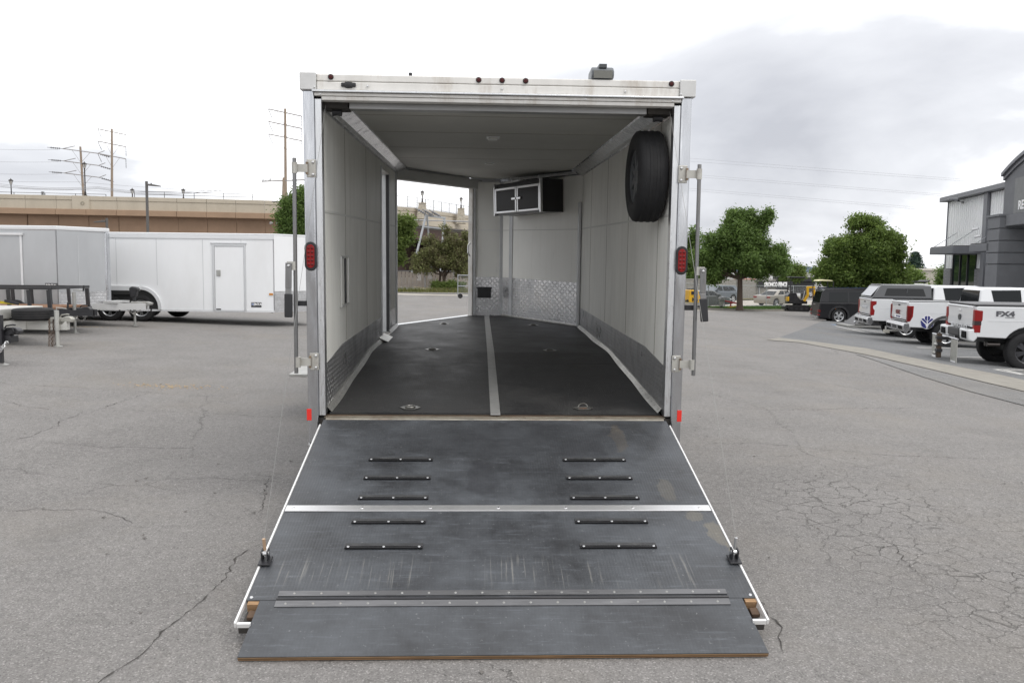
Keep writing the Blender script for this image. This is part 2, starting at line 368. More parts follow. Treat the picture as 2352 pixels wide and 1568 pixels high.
alu = M('brushed_aluminium', (.72,.73,.74), .34, 1., var=.10, vs=6, rvar=.10, stretch=(14, 14, 1.2), dirt=.25, dcol=(.4,.38,.34), ds=1.5)
alu_pol = M('polished_aluminium', (.56,.57,.59), .20, 1., var=.12, vs=2.0, rvar=.10, stretch=(5,5,1), bump=.35, bs=1.6)
alu_flat = M('mill_aluminium', (.58,.59,.60), .45, .85, var=.12, vs=5, dirt=.2, dcol=(.3,.28,.25))
alu_white = M('painted_white_header', (.74,.725,.69), .42, .0, var=.07, vs=5, dirt=.85, dcol=(.34,.27,.19), ds=3.0, stretch=(1.6,1,.6))
steel = M('galvanised_steel', (.42,.42,.40), .45, .75, var=.15, vs=14, dirt=.4, dcol=(.24,.17,.10), ds=9)
zinc = M('zinc_bolt', (.7,.7,.7), .3, 1.)
blackp = M('black_plastic', (.018,.018,.02), .42, var=.2, vs=8)
blackm = M('black_painted_steel', (.022,.022,.025), .38, var=.2, vs=5, dirt=.3, dcol=(.10,.09,.08))
rubberm = M('tyre_rubber', (.011,.011,.012), .8, var=.2, vs=9, bump=.3, bs=90, dirt=.25, dcol=(.07,.065,.06))
redlens = M('red_lens', (.24,.007,.007), .28, coat=.15, spec=.3)
darkred = M('dark_red_lens', (.13,.006,.006), .3, coat=.1, spec=.3)
redrefl = M('red_reflector', (.75,.03,.02), .3, coat=.3)
glass_d = M('tinted_glass', (.010,.012,.013), .10, spec=.28)
white_paint = M('white_car_paint', (.68,.69,.70), .3, coat=.8, var=.02)
wood = M('weathered_plywood_edge', (.34,.21,.11), .85, var=.35, vs=6, stretch=(1,1,40), bump=.4, bs=40)
# ------------------------------------------------------------------ the setting: ground
asph = asphalt('worn_asphalt', .215, (1.022, .98, .942))
asph2 = asphalt('darker_parking_asphalt', .172, (.97, .985, 1.0), cracks=False)
concrete = M('pale_concrete', (.255,.24,.21), .9, var=.16, vs=3, bump=.4, bs=30, dirt=.4, dcol=(.2,.18,.15), ds=1.2)
xl = sorted(set([-3000, -800, -200, -120, -80] + list(np.arange(-60, 60.1, .5)) + [80, 120, 200, 800, 3000])); yl = [-200, -60, -10, 0, 5, 10, 20, 30] + list(range(35, 100, 1)) + [120, 160, 400, 4000]
Vg = [(x, y, gz(x, y)) for y in yl for x in xl]; nx = len(xl)
Fg = [(j*nx+i, j*nx+i+1, (j+1)*nx+i+1, (j+1)*nx+i) for j in range(len(yl)-1) for i in range(nx-1)]
ground = MB().add(Vg, Fg).build('ground', asph, smooth=True, kind='structure', fix=False)
def sheet(name, A, B, mat, h=.006, parent=None, kind='structure', lab=None):
    """strip draped on the ground between polylines A and B (same number of plan points)"""
    def dens(P):
        o = []
        for a, b in zip(P[:-1], P[1:]):
            k = max(1, int((Vector(b)-Vector(a)).length/1.2)); o.append([(Vector(a)*(1-i/k)+Vector(b)*(i/k)) for i in range(k)])
        return o
    mb = MB(); rows = []
    for i in range(len(A)-1):
        k = max(1, int(max((Vector(A[i+1])-Vector(A[i])).length, (Vector(B[i+1])-Vector(B[i])).length)/1.5))
        for j in range(k + (i == len(A)-2)):
            t = j/k; rows.append((Vector(A[i])*(1-t)+Vector(A[i+1])*t, Vector(B[i])*(1-t)+Vector(B[i+1])*t))
    m = max(1, int(max((a-b).length for a, b in rows)/.6)); m = min(m, 120)
    vs = []
    for a, b in rows:
        for q in range(m+1):
            p = a*(1-q/m)+b*(q/m); vs.append((p.x, p.y, gz(p.x, p.y)+h))
    fs = [(r_*(m+1)+q, r_*(m+1)+q+1, (r_+1)*(m+1)+q+1, (r_+1)*(m+1)+q) for r_ in range(len(rows)-1) for q in range(m)]
    o = mb.add(vs, fs).build(name, mat, parent, smooth=True)
    me = o.data
    if me.polygons and me.polygons[0].normal.z < 0: me.flip_normals()
    if parent is None and kind: o['kind'] = kind
    return o
g2 = lambda px, py: tuple(G(px, py)[:2])
lo = [g2(1760,781), g2(1837,787), g2(1990,815), g2(2143,849.6), g2(2260,878), g2(2420,915)]
up = [g2(1790,776), g2(1881,786.5), g2(1990,800.4), g2(2143,832), g2(2297,861.4), g2(2440,893)]
ext = lambda P, d: P+[tuple(Vector(P[-1])+(Vector(P[-1])-Vector(P[-2])).normalized()*d)]
lo, up = ext(lo, 14), ext(up, 14)
gutter = sheet('gutter', lo, up, concrete, .012)
far_park = [g2(1790,770), (16.5,33.2), (19,30), (21,27.5), (22.5,23), (24,16)]
parking = sheet('parking_lot', [(p[0]-.02, p[1]) for p in up], [(27,60), (33,50), (33,40), (32,30), (32,22), (31,12), (31,-2)], asph2, .008)
sheet('asphalt_patch', ext([g2(1960,812), g2(2143,853), g2(2270,883), g2(2440,922)], 13), ext([g2(2010,828), g2(2120,866), g2(2230,900), g2(2440,955)], 13), asphalt('smooth_patch_asphalt', .205, (1.0,.985,.965), cracks=False), .010)
line_w = M('worn_white_road_paint', (.62,.61,.58), .8, var=.15, vs=8, dirt=.5, dcol=(.2,.2,.2), ds=6)
line_b = M('worn_blue_road_paint', (.16,.26,.42), .8, var=.2, vs=6, dirt=.5, dcol=(.2,.2,.2), ds=5)
def stripe(a, b, wd=.10, mat=line_w, name='parking_line', h=.013):
    a, b = Vector(g2(*a)), Vector(g2(*b)); d = (b-a).normalized(); n = Vector((-d.y, d.x))*wd/2
    return sheet(name, [tuple(a+n), tuple(b+n)], [tuple(a-n), tuple(b-n)], mat, h, parent=parking)
zz = lambda x, y: (1837.5+.21877*x, 545.5+.21877*y)
for a, b in (((945,1075),(1330,1082)), ((1230,1157),(1900,1172)), ((1580,1259),(2150,1266)), ((370,930),(740,1010)), ((560,955),(890,1004)), ((2040,1388),(2330,1444)), ((2060,1388),(2352,1395)), ((2150,1396),(2345,1440))):
    stripe(zz(*a), zz(*b))
for k in range(4): stripe(zz(335+55*k, 913+k), zz(400+55*k, 922+k), .28, line_b, 'accessible_marking')

crackm = M('crack_dirt', (.055,.050,.045), .95, var=.4, vs=20)
z8 = lambda x, y: (.31123*x, 832.6+.31123*y)
CR = [[z8(*p) for p in c] for c in (
 [(10,280),(60,290),(180,325),(300,335),(400,352)], [(560,350),(615,362),(560,395),(430,437),(435,465),(300,508),(240,545),(100,570),(0,595),(-60,610)],
 [(615,365),(720,350),(860,300),(1000,255),(1110,220)], [(930,345),(1090,360),(1300,365),(1480,372),(1700,380),(1900,398),(2214,402)],
 [(280,580),(450,598),(600,605),(760,630),(900,622),(1100,630),(1500,632),(1700,622)],
 [(-60,1085),(0,1090),(130,1095),(260,1078),(400,1090),(650,1080),(760,1105),(900,1140),(970,1190)], [(1505,850),(1700,860),(1900,875),(2140,885)])]
CR += [[(602,1248),(570,1262),(540,1285),(505,1340),(470,1372),(450,1392),(400,1430),(372,1452),(350,1480),(330,1500),(285,1530),(250,1548),(200,1590)], [(620,1090),(612,1120),(600,1180)],
       [(1600,1016),(1680,1019),(1740,1017),(1860,1030),(1960,1038),(2060,1047),(2170,1050),(2352,1058)], [(1610,1240),(1680,1300),(1740,1380),(1790,1440),(1800,1500)], [(2050,1240),(2080,1290),(2130,1330)]]
for ci, c in enumerate(CR):
    P = [Vector(g2(*p)) for p in c]; pts = []
    for a, b in zip(P[:-1], P[1:]):
        L = (b-a).length; k = max(2, int(L/.035)); nrm = Vector((-(b-a).y, (b-a).x)).normalized()
        for i in range(k): pts.append(a.lerp(b, i/k) + nrm*random.gauss(0, min(.012, L*.03)))
    pts.append(P[-1]); vs = []; wd = .0042 if ci in (7,) else .0032; brk_ = 0
    for i, p in enumerate(pts):
        d = (pts[min(i+1, len(pts)-1)]-pts[max(i-1, 0)]).normalized(); n = Vector((-d.y, d.x))
        h = wd*random.choice((.05,.5,.8,1,1.3))*random.uniform(.4, 1.25)*min(1, i/4, (len(pts)-1-i)/4) + .0004
        for sgn in (1, -1): q = p+n*h*sgn; vs.append((q.x, q.y, gz(q.x, q.y)+.004))
    MB().add(vs, [(2*i, 2*i+1, 2*i+3, 2*i+2) for i in range(len(pts)-1)]).build('crack', crackm, ground, fix=True)
sandm = M('tan_grit', (.36,.27,.16), .95, var=.3, vs=9)
def spill(name, px, py, rx, ry, mat, n=120, r=.012):
    c = G(px, py); mb = MB()
    for i in range(n):
        x = c.x+random.gauss(0, rx); y = c.y+random.gauss(0, ry); s_ = r*random.uniform(.4, 1.6); a = random.random()*3
        ps = [(x+s_*math.cos(a+k*2.1)*random.uniform(.6,1.6), y+s_*math.sin(a+k*2.1), gz(x)+.004+.5*s_*(k == 0)) for k in range(3)]
        mb.add(ps+[(x, y, gz(x)+.003)], [(0,1,2), (0,1,3), (1,2,3), (2,0,3)])
    return mb.build(name, mat, ground, kind='stuff', fix=False)
spill('grit', 395, 887, .35, .12, sandm, 160)
spill('grit', 200, 1038*.5+232, .3, .02, sandm, 50)
peb = M('small_stones', (.14,.13,.12), .9, var=.4, vs=20)
spill('pebbles', 500, 1150, 1.2, 1.4, peb, 60, .011); spill('pebbles', 1950, 1150, 1.2, 1.6, peb, 60, .011)

# ------------------------------------------------------------------ the open enclosed trailer (its own tilted frame)
X0 = .129; OFF = (-X0, -8.0, 1.9)
def TW(x, y, z): return Vector((x, y*math.cos(TILT)-z*math.sin(TILT), CAMZ+y*math.sin(TILT)+z*math.cos(TILT)))
trailer = thing('enclosed_trailer', 'long white and aluminium enclosed trailer with its rear ramp door lowered onto the asphalt', 'trailer', TW(X0, 8.0, -1.9))
trailer.rotation_euler = (TILT, 0, 0)
def tb(mb, name, mat, parent=None, **k): return mb.build(name, mat, parent or trailer, off=OFF, **k)
XL, XR = X0-1.18, X0+1.18; YR, YF, YN = 5.59, 10.58, 12.2; NL, NR = X0-.205, X0+.205
ZC = .95
def zfl(y): return -1.042 if y > 8.0 else -1.042-.125*(8.0-y)/2.38
def wallmat(name, c, dk, amt):
    m, t, p = newmat(name); MATS[name] = m; co = nd(t, 'ShaderNodeTexCoord').outputs['Object']
    a = noise(t, mapping(t, co, (1, 1, .45)), 1.3, 8, .68).outputs['Fac']; b = noise(t, mapping(t, co, (7, 7, .9), (R(20), 0, 0)), 1.7, 7, .7).outputs['Fac']; d = noise(t, mapping(t, co, (9, 9, .4)), 1.5, 6, .6).outputs['Fac']; sp = noise(t, co, 26, 3, .6).outputs['Fac']
    k = mixc(t, maprange(t, a, .42, .74, 0., amt), c, dk); k = mixc(t, maprange(t, d, .50, .74, 0., amt*.55), k, dk)
    k = mixc(t, maprange(t, b, .63, .74, 0., .35), k, (.12,.12,.115)); k = mixc(t, maprange(t, sp, .74, .80, 0., .6), k, (.10,.095,.085))
    t.links.new(k, p.inputs['Base Color']); p.inputs['Roughness'].default_value = .5; p.inputs['Specular IOR Level'].default_value = .4
    w_ = noise(t, co, 1.1, 2, .5).outputs['Fac']; bm = nd(t, 'ShaderNodeBump', i_Strength=.25, i_Distance=.02); t.links.new(w_, bm.inputs['Height']); t.links.new(bm.outputs[0], p.inputs['Normal']); return m
wallm = wallmat('scuffed_white_wall_panel', (.83,.825,.775), (.46,.45,.40), .50); nosem = wallmat('doorway_lit_nose_panel', (.90,.895,.85), (.66,.645,.58), .30)  # nose copy is paler: light from the doorway painted into its colour
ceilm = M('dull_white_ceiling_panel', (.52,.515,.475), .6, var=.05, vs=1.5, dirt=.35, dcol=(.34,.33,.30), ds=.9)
outm = M('white_trailer_skin', (.80,.81,.82), .32, coat=.3, var=.03, vs=.8, dirt=.22, dcol=(.55,.54,.51), ds=.9, stretch=(1,1,.35), bump=.10, bs=1.3)
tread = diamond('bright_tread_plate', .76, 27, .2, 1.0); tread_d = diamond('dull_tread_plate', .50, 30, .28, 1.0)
floorm = rubber('black_rubber_floor', .015, True, .55, (.085,.083,.080), ((-.45,6.7,.22,.12,.6,(.012,.011,.010)), (-.35,6.1,.16,.1,.5,(.05,.048,.043)), (.62,5.86,.14,.05,.6,(.11,.10,.08)), (-.5,7.3,.2,.1,.5,(.012,.011,.010))), None, (.45,.68), .30); rampm = rubber('dusty_rubber_ramp', .036, True, .60, (.135,.147,.163), ((4.16,.70,.065,.11,.5,(.20,.175,.125)), (4.21,.60,.05,.09,.5,(.20,.175,.125)), (4.07,.86,.05,.06,.4,(.19,.17,.125)), (3.97,1.15,.05,.14,.3,(.17,.15,.11)), (3.80,1.85,.05,.2,.5,(.13,.11,.085)), (2.9,1.3,.10,.2,.5,(.03,.03,.035)), (3.55,1.6,.16,.22,.5,(.03,.03,.035)), (3.1,1.80,.8,.26,.55,(.035,.037,.041)), (3.2,1.25,.55,.2,.35,(.035,.037,.041))), (.20,.52), (.30,.52))
# side walls: panels with open joints
def ypanels(ys, x, out, z0, z1, name='wall_panel', mat=wallm, g=.005):
    for a, b in zip(ys[:-1], ys[1:]):
        t = .012*out
        mb = MB().prism([(a+g, zfl(a)-.02 if z0 is None else z0), (b-g, zfl(b)-.02 if z0 is None else z0), (b-g, z1), (a+g, z1)], min(x, x+t), max(x, x+t), 'x')
        tb(mb, name, mat)
DO, DC = 9.02, 9.76                                            # side door opening along the left wall
ypanels([5.66, 6.62, 7.84, DO-.03], XL, -1, None, .885); ypanels([DC+.03, YF-.03], XL, -1, None, .885); ypanels([DO-.03, DC+.03], XL, -1, .82, .885, 'door_head_panel')
ypanels([5.66, 6.05, 7.27, 8.49, 9.71, YF-.02], XR, 1, None, .885)
for x, o in ((XL, 1), (XR, -1)):                                # mid-height seam ridge
    segs = [(5.67, DO-.04), (DC+.04, YF-.04)] if o == 1 else [(5.67, YF-.04)]
    for a, b in segs: tb(MB().box(min(x, x+.004*o), max(x, x+.004*o), a, b, .205, .222), 'seam_strip', M('wall_seam', (.62,.62,.58), .5))
# outer skin
mb = MB(); o1 = X0-1.285
for a, b, z0 in ((5.60, DO-.03, -1.38), (DC+.03, YF, -1.38), (DO-.03, DC+.03, .83)): mb.box(o1, o1+.012, a, b, z0, 1.05)
tb(mb, 'side_skin', outm); tb(MB().box(X0+1.273, X0+1.285, 5.60, YF, -1.38, 1.05), 'side_skin', outm)
# right slanted nose wall, flat nose panel, left slanted doorway
nw = Vector((NR-XR, YN-YF, 0)); nl = nw.length; nd_ = nw/nl; nn = Vector((-nd_.y, nd_.x, 0))      # nn points to the inside (rear-left)
if nn.y > 0: nn = -nn
def nose(s0, s1, z0, z1, t0, t1, right=True):
    """box along the slanted nose wall: s along the wall from the side corner, t inward offset"""
    mb = MB(); P = []
    for z in (z0, z1):
        for s_, t_ in ((s0,t0),(s1,t0),(s1,t1),(s0,t1)):
            q = Vector((XR, YF, 0)) + nd_*s_ + nn*t_
            x = q.x if right else 2*X0-q.x
            P.append((x, q.y, z))
    return mb.add(P, [(0,3,2,1),(4,5,6,7),(0,1,5,4),(1,2,6,5),(2,3,7,6),(3,0,4,7)])
ZF = -1.042
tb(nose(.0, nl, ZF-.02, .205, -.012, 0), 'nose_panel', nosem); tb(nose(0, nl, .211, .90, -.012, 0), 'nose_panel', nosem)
tb(nose(0, nl, .203, .213, 0.001, .006), 'seam_strip', MATS['wall_seam'])
tb(nose(-.05, nl+.05, -1.38, 1.05, -.105, -.093), 'nose_skin', outm)
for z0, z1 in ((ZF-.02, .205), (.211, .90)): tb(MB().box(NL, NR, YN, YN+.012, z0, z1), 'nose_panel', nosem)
tb(MB().box(NL-.05, NR+.05, YN+.10, YN+.112, -1.38, 1.05), 'nose_skin', outm)
# tread plate kick panels with UVs in metres
def uvplate(mb, name, mat, fu): o = tb(mb, name, mat); setuv(o, fu); return o
kt = [(5.66,-.835), (6.4,-.775), (8.0,-.785), (10.56,-.79)]
def ktop(y): return float(np.interp(y, [k[0] for k in kt], [k[1] for k in kt]))
def kick(x, o, ya, yb):
    ys = sorted(set([ya, yb]+[y for y in (6.4, 8.0) if ya < y < yb]))
    bot = [(y, zfl(y)+.002) for y in ys]; top = [(y, ktop(y)) for y in ys][::-1]
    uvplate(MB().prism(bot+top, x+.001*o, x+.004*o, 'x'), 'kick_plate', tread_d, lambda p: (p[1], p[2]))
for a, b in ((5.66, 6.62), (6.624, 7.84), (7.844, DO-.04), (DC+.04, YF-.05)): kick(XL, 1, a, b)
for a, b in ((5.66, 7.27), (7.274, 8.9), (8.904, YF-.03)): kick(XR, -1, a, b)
uvplate(nose(.02, nl-.02, ZF, -.475, .001, .004), 'kick_plate', tread, lambda p: (p[0]*1.25, p[2]))
uvplate(MB().box(NL+.01, NR-.01, YN-.004, YN-.001, ZF, -.475), 'kick_plate', tread, lambda p: (p[0], p[2]))
# corner trims
for x0_, x1_ in ((NR-.03, NR+.035), (NL-.03, NL+.03)): tb(MB().box(x0_, x1_, YN-.03, YN-.006, ZF, .9), 'corner_trim', alu_flat, bevel=.006)
tb(MB().box(XR-.045, XR-.006, YF-.02, YF+.06, ZF, .55), 'corner_trim', alu_flat, bevel=.008)
tb(nose(nl-.30, nl-.22, ZF, .52, .002, .012), 'corner_trim', alu_flat)
# left doorway in the nose: near post, far jamb, header box, sill
tb(MB().box(XL-.03, XL+.018, YF-.03, YF+.055, ZF-.02, .9), 'door_post', alu_flat, bevel=.006)
tb(nose(nl-.055, nl, ZF-.02, .84, -.06, .012, False), 'door_jamb', alu_white, bevel=.006)
tb(nose(-.01, nl+.18, .80, .935, -.08, .05, False), 'door_header', M('header_box_white', (.55,.55,.53), .5, var=.04), bevel=.01)
tb(nose(.0, nl-.02, ZF-.05, ZF+.004, -.10, .0, False), 'door_sill', alu)
tb(nose(.0, nl+.02, .936, 1.05, -.1, -.088, False), 'nose_skin', outm)
mbh = MB().tube([nose(0,0,0,0,0,0) and (NL-.045, YN-.14, .02), (NL-.075, YN-.16, -.01), (NL-.08, YN-.165, -.12), (NL-.05, YN-.14, -.17)], .011, 8)
tb(mbh, 'grab_handle', zinc, smooth=True)
# floor: rubber sheets and centre strip
def floorsheet(x0_, x1_, y0, y1, name='floor_sheet', mat=floorm, dz=0):
    ys = sorted(set([y0, y1]+([8.0] if y0 < 8 < y1 else [])))
    vs = []
    for y in ys:
        for x in (x0_, x1_):
            vs += [(x, y, zfl(y)+dz), (x, y, zfl(y)+dz-.012)]
    fs = []
    for i in range(len(ys)-1):
        a = i*4; fs += [(a, a+2, a+6, a+4), (a+1, a+5, a+7, a+3), (a, a+4, a+5, a+1), (a+2, a+3, a+7, a+6)]
    k = (len(ys)-1)*4; fs += [(0, 1, 3, 2), (k, k+2, k+3, k+1)]
    o = tb(MB().add(vs, fs), name, mat); setuv(o, lambda p: (p[0], p[1])); return o
SX = X0-.005
for a, b in ((5.665, 7.45), (7.453, 9.28), (9.283, YF)):
    floorsheet(XL+.03, SX-.024, a, b); floorsheet(SX+.024, XR-.03, a, b)
for sgn in (-1, 1):                                              # nose part of the floor
    P = [(SX+.024*sgn, YF+.003), (X0+sgn*1.15, YF+.003), (X0+sgn*.21, YN-.03), (SX+.024*sgn, YN-.03)]
    o = tb(MB().prism(P, ZF-.012, ZF, 'z'), 'floor_sheet', floorm); setuv(o, lambda p: (p[0], p[1]))
stripm = M('worn_alu_strip', (.40,.40,.39), .5, .55, var=.2, vs=7, dirt=.5, dcol=(.14,.13,.12), ds=7)
ys = [5.63, 8.0, YN-.04]
for a, b in zip(ys[:-1], ys[1:]): tb(MB().add([(SX-.034,a,zfl(a)+.004),(SX+.034,a,zfl(a)+.004),(SX+.034,b,zfl(b)+.004),(SX-.034,b,zfl(b)+.004),(SX-.034,a,zfl(a)-.006),(SX+.034,a,zfl(a)-.006),(SX+.034,b,zfl(b)-.006),(SX-.034,b,zfl(b)-.006)], [(0,1,2,3),(4,7,6,5),(0,4,5,1),(1,5,6,2),(2,6,7,3),(3,7,4,0)]), 'centre_strip', stripm)
tb(MB().prism([(XL-.1,5.62),(XR+.1,5.62),(XR+.1,YF),(NR,YN+.1),(NL,YN+.1),(XL-.1,YF)], ZF-.34, ZF-.15, 'z'), 'subfloor', M('dark_underside', (.05,.045,.04), .9))
ply = MB(); ply.box(XL, XR, 5.645, 5.66, zfl(5.66)-.075, zfl(5.66)-.013); tb(ply, 'floor_edge', M('dirty_floor_edge', (.085,.058,.038), .85, var=.45, vs=7, stretch=(1,8,8), dirt=.6, dcol=(.26,.23,.18), ds=6))
# bottom rails with screw holes, screws
rail = M('floor_rail_aluminium', (.44,.435,.41), .42, .8, var=.2, vs=9, dirt=.5, dcol=(.2,.17,.13), ds=5)
def sag(y): return .012*math.sin((y-5.6)*2.1)+.010*math.sin((y-5.6)*4.3)
hole = M('screw_hole', (.015,.015,.015), .8)
for x, o in ((XL+.004, 1), (XR-.004, -1)):
    parts = [(5.67, DO-.03), (DC-.12, YF-.06)] if o == 1 else [(5.67, YF-.06)]
    for a, b in parts:
        k = max(2, int((b-a)/.2)); vs = []; fs = []
        for i in range(k+1):
            y = a+(b-a)*i/k; z = zfl(y); wd = .036+.6*sag(y)
            vs += [(x, y, z+.03), (x+o*.012, y, z+.034), (x+o*(wd*.8), y, z+.012), (x+o*wd, y, z+.002)]
        for i in range(k): fs += [(4*i+j, 4*i+j+1, 4*i+j+5, 4*i+j+4) for j in range(3)]
        rl = tb(MB().add(vs, fs), 'floor_rail', rail, smooth=True); mh = MB()
        for i in range(int((b-a)/.11)):
            y = a+.05+i*.11; z = zfl(y); wd = .036+.6*sag(y); mh.disc((x+o*wd*.62, y, z+.0205), (o*.5, 0, 1), .0055, 8)
        tb(mh, 'screw_holes', hole, rl, kind='stuff')
        ms = MB()
        for i in range(int((b-a)/.36)):
            y = a+.1+i*.36; ms.disc((x+o*.004, y, ktop(y)-.018), (o, 0, 0), .008, 8)
        tb(ms, 'rivets', zinc, rl, kind='stuff')
tb(nose(.03, nl-.05, ZF, ZF+.03, .002, .035), 'floor_rail', rail, bevel=.008)
tb(MB().add([(XL,8.75,ZF+.05),(XL,9.22,ZF+.05),(XL+.10,9.22,ZF+.006),(XL+.10,8.75,ZF+.006),(XL,8.75,ZF+.046),(XL,9.22,ZF+.046),(XL+.10,9.22,ZF+.001),(XL+.10,8.75,ZF+.001)], [(0,1,2,3),(7,6,5,4),(0,4,5,1),(1,5,6,2),(2,6,7,3),(3,7,4,0)]), 'door_threshold', rail)
# recessed tie-down rings in the floor
ringm = M('tie_down_steel', (.22,.215,.20), .4, .85, var=.2, vs=15); rust = M('rust', (.20,.085,.035), .9, var=.4, vs=30)
for x, y, up_ in ((-.478, 5.80, 0), (.754, 5.80, 1), (-.454, 8.16, 0), (.715, 8.15, 0), (-.449, 10.83, 0), (.72, 10.75, 0)):
    z = zfl(y)
    oct_ = [(x+.075*sx_, y+.055*sy_) for sx_, sy_ in ((-.55,-1),(.55,-1),(1,0),(.55,1),(-.55,1),(-1,0))]
    rg = tb(MB().prism(oct_, z+.001, z+.005, 'z'), 'tie_down', ringm, bevel=.0015)
    tb(MB().disc((x, y, z+.0058), (0,0,1), .032, 16), 'recess', rust if up_ else hole, rg)
    tb(MB().tube([(x+.034*math.cos(t), y+.034*math.sin(t)*(.3 if up_ else 1), z+.010+(.026*max(0, math.sin(t)) if up_ else 0)) for t in [2*math.pi*k/16 for k in range(17)]], .005, 6), 'ring', ringm, rg, smooth=True)
# ceiling panels, coves, dome lights
cy_ = [5.75, 6.35, 7.27, 8.41, 9.43, YF]
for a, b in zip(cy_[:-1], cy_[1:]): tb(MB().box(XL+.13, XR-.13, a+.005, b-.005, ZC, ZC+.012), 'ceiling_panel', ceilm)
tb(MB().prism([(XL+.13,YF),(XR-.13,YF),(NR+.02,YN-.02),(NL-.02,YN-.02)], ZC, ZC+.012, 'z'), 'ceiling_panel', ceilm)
for x, o in ((XL, 1), (XR, -1)):
    prof = [(0, .872), (.012, .872), (.016, .885), (.055, .895), (.135, .938), (.142, .949), (.142, .962), (0, .962)]
    ye = YF+.02
    mb = MB(); k = len(prof)
    vs = [(x+o*u, y, z) for y in (5.70, ye) for u, z in prof]
    mb.add(vs, [tuple(range(k)), tuple(range(2*k-1, k-1, -1))]+[(i, i+k, (i+1)%k+k, (i+1)%k) for i in range(k)])
    tb(mb, 'ceiling_cove', alu_pol)
tb(nose(-.02, nl, .885, .955, .0, .055), 'ceiling_cove', alu_pol, bevel=.015)
lens = M('milky_lens', (.7,.7,.66), .3, coat=.3)
for y in (7.55, 9.87):
    dl = tb(MB().box(X0-.055, X0+.035, y-.06, y+.06, ZC-.022, ZC-.001), 'dome_light', lens, bevel=.012, smooth=True)
    tb(MB().box(X0-.068, X0+.048, y-.075, y+.075, ZC-.008, ZC-.0005), 'lamp_base', outm, dl)
# roof and rear frame
tb(MB().prism([(X0-1.285,5.60),(X0+1.285,5.60),(X0+1.285,YF),(NR+.06,YN+.11),(NL-.06,YN+.11),(X0-1.285,YF)], 1.05, 1.075, 'z'), 'roof', outm)
for sgn in (-1, 1):
    xo, xi = X0+sgn*1.285, X0+sgn*1.212
    tb(MB().box(min(xo,xi), max(xo,xi), YR, YR+.10, -1.366, .985), 'rear_post', alu_pol, bevel=.010, seg=3)
    xa, xb = X0+sgn*1.211, X0+sgn*1.166
    tb(MB().box(min(xa,xb), max(xa,xb), YR+.012, YR+.085, -1.175, .935), 'door_frame', alu, bevel=.005)
    xc = X0+sgn*1.19
    tb(MB().box(min(X0+sgn*1.195,X0+sgn*1.302), max(X0+sgn*1.195,X0+sgn*1.302), YR-.012, YR+.12, .986, 1.097), 'corner_cap', M('cap_aluminium', (.62,.62,.61), .5, .35, var=.06, vs=6, dirt=.2, dcol=(.4,.36,.3)), bevel=.005)
hd = tb(MB().box(X0-1.194, X0+1.194, YR+.004, YR+.10, 1.045, 1.09), 'header_beam', alu_white, bevel=.006)
tb(MB().box(X0-1.194, X0+1.194, YR+.002, YR+.10, .988, 1.042), 'header_beam', alu_white, bevel=.006)
tb(MB().box(X0-1.222, X0+1.222, YR-.022, YR+.02, .974, .986), 'drip_rail', alu, bevel=.003)
tb(MB().box(X0-1.21, X0+1.21, YR+.000, YR+.06, .952, .972), 'door_frame', alu_white, bevel=.003)
tb(MB().box(X0-1.165, X0+1.165, YR+.008, YR+.09, .925, .950), 'door_frame', alu_white, bevel=.004)
tb(MB().box(X0-1.0, X0+1.0, YR+.10, YR+.19, .885, .96), 'spring_housing', M('satin_grey_panel', (.30,.30,.295), .38, .6, var=.15, vs=2, stretch=(1,4,4)), bevel=.004)
for sgn in (-1, 1):
    x = X0+sgn*1.09
    sb = tb(MB().box(x-.085, x+.085, YR+.09, YR+.26, .885, .945), 'spring_bracket', M('black_rusty_steel', (.03,.026,.022), .6, .3, var=.4, vs=12), bevel=.008)
    tb(MB().lathe([(.001,-.03),(.03,-.03),(.024,0),(.03,.03),(.001,.03)], (x, YR+.17, .875), (1,0,0), 16), 'pulley', blackm, sb)
# marker lamps, number plate lamp, bolts, work lamp, aerial
for px in (-.972, -.009, .145, .300, 1.268):
    mk = tb(MB().lathe([(.001,-.012),(.011,-.011),(.0145,-.004),(.0145,.004)], (px, YR+.002, 1.071), (0,1,0), 14), 'marker_lamp', M('marker_red', (.060,.007,.007), .35, spec=.3), smooth=True)
    tb(MB().lathe([(.0145,-.003),(.0185,-.003),(.0185,.004)], (px, YR+.002, 1.071), (0,1,0), 14), 'grommet', blackp, mk)
lp = tb(MB().lathe([(.001,-.02),(.016,-.018),(.022,-.006),(.022,.0)], (-.857, YR+.002, 1.022), (0,1,0), 14), 'number_plate_lamp', blackp, smooth=True)
for v in lp.data.vertices: v.co.x = (v.co.x-(-.857-X0))*1.7+(-.857-X0)
tb(MB().box(-.905, -.809, YR-.012, YR+.001, 1.008, 1.036), 'lamp_bracket', blackp, lp, bevel=.006)
for px, pz in ((-.733,1.016), (.145,1.016), (.96,1.014), (-1.075,1.002), (1.33,1.002)): tb(MB().lathe([(.001,-.008),(.006,-.007),(.009,0)], (px, YR-.004 if abs(px-X0)<1.19 else YR-.012, pz), (0,1,0), 10), 'bolt', zinc)
for px in (-1.04, -.32, .145, .70, 1.28): tb(MB().lathe([(.001,-.004),(.006,-.003),(.007,0)], (px, YR, .961), (0,1,0), 8), 'bolt', zinc)
wl = tb(MB().prism([(YR+.015,1.093),(YR+.20,1.093),(YR+.17,1.165),(YR+.03,1.175),(YR-.005,1.15),(YR-.005,1.12)], .735, .885, 'x'), 'work_lamp', M('grey_lamp_housing', (.13,.14,.15), .5, var=.1), bevel=.012)
tb(MB().add([(.748,YR-.010,1.146),(.872,YR-.010,1.146),(.872,YR-.004,1.098),(.748,YR-.004,1.098)], [(0,1,2,3)]), 'lens', M('lamp_glass', (.20,.20,.18), .3), wl)
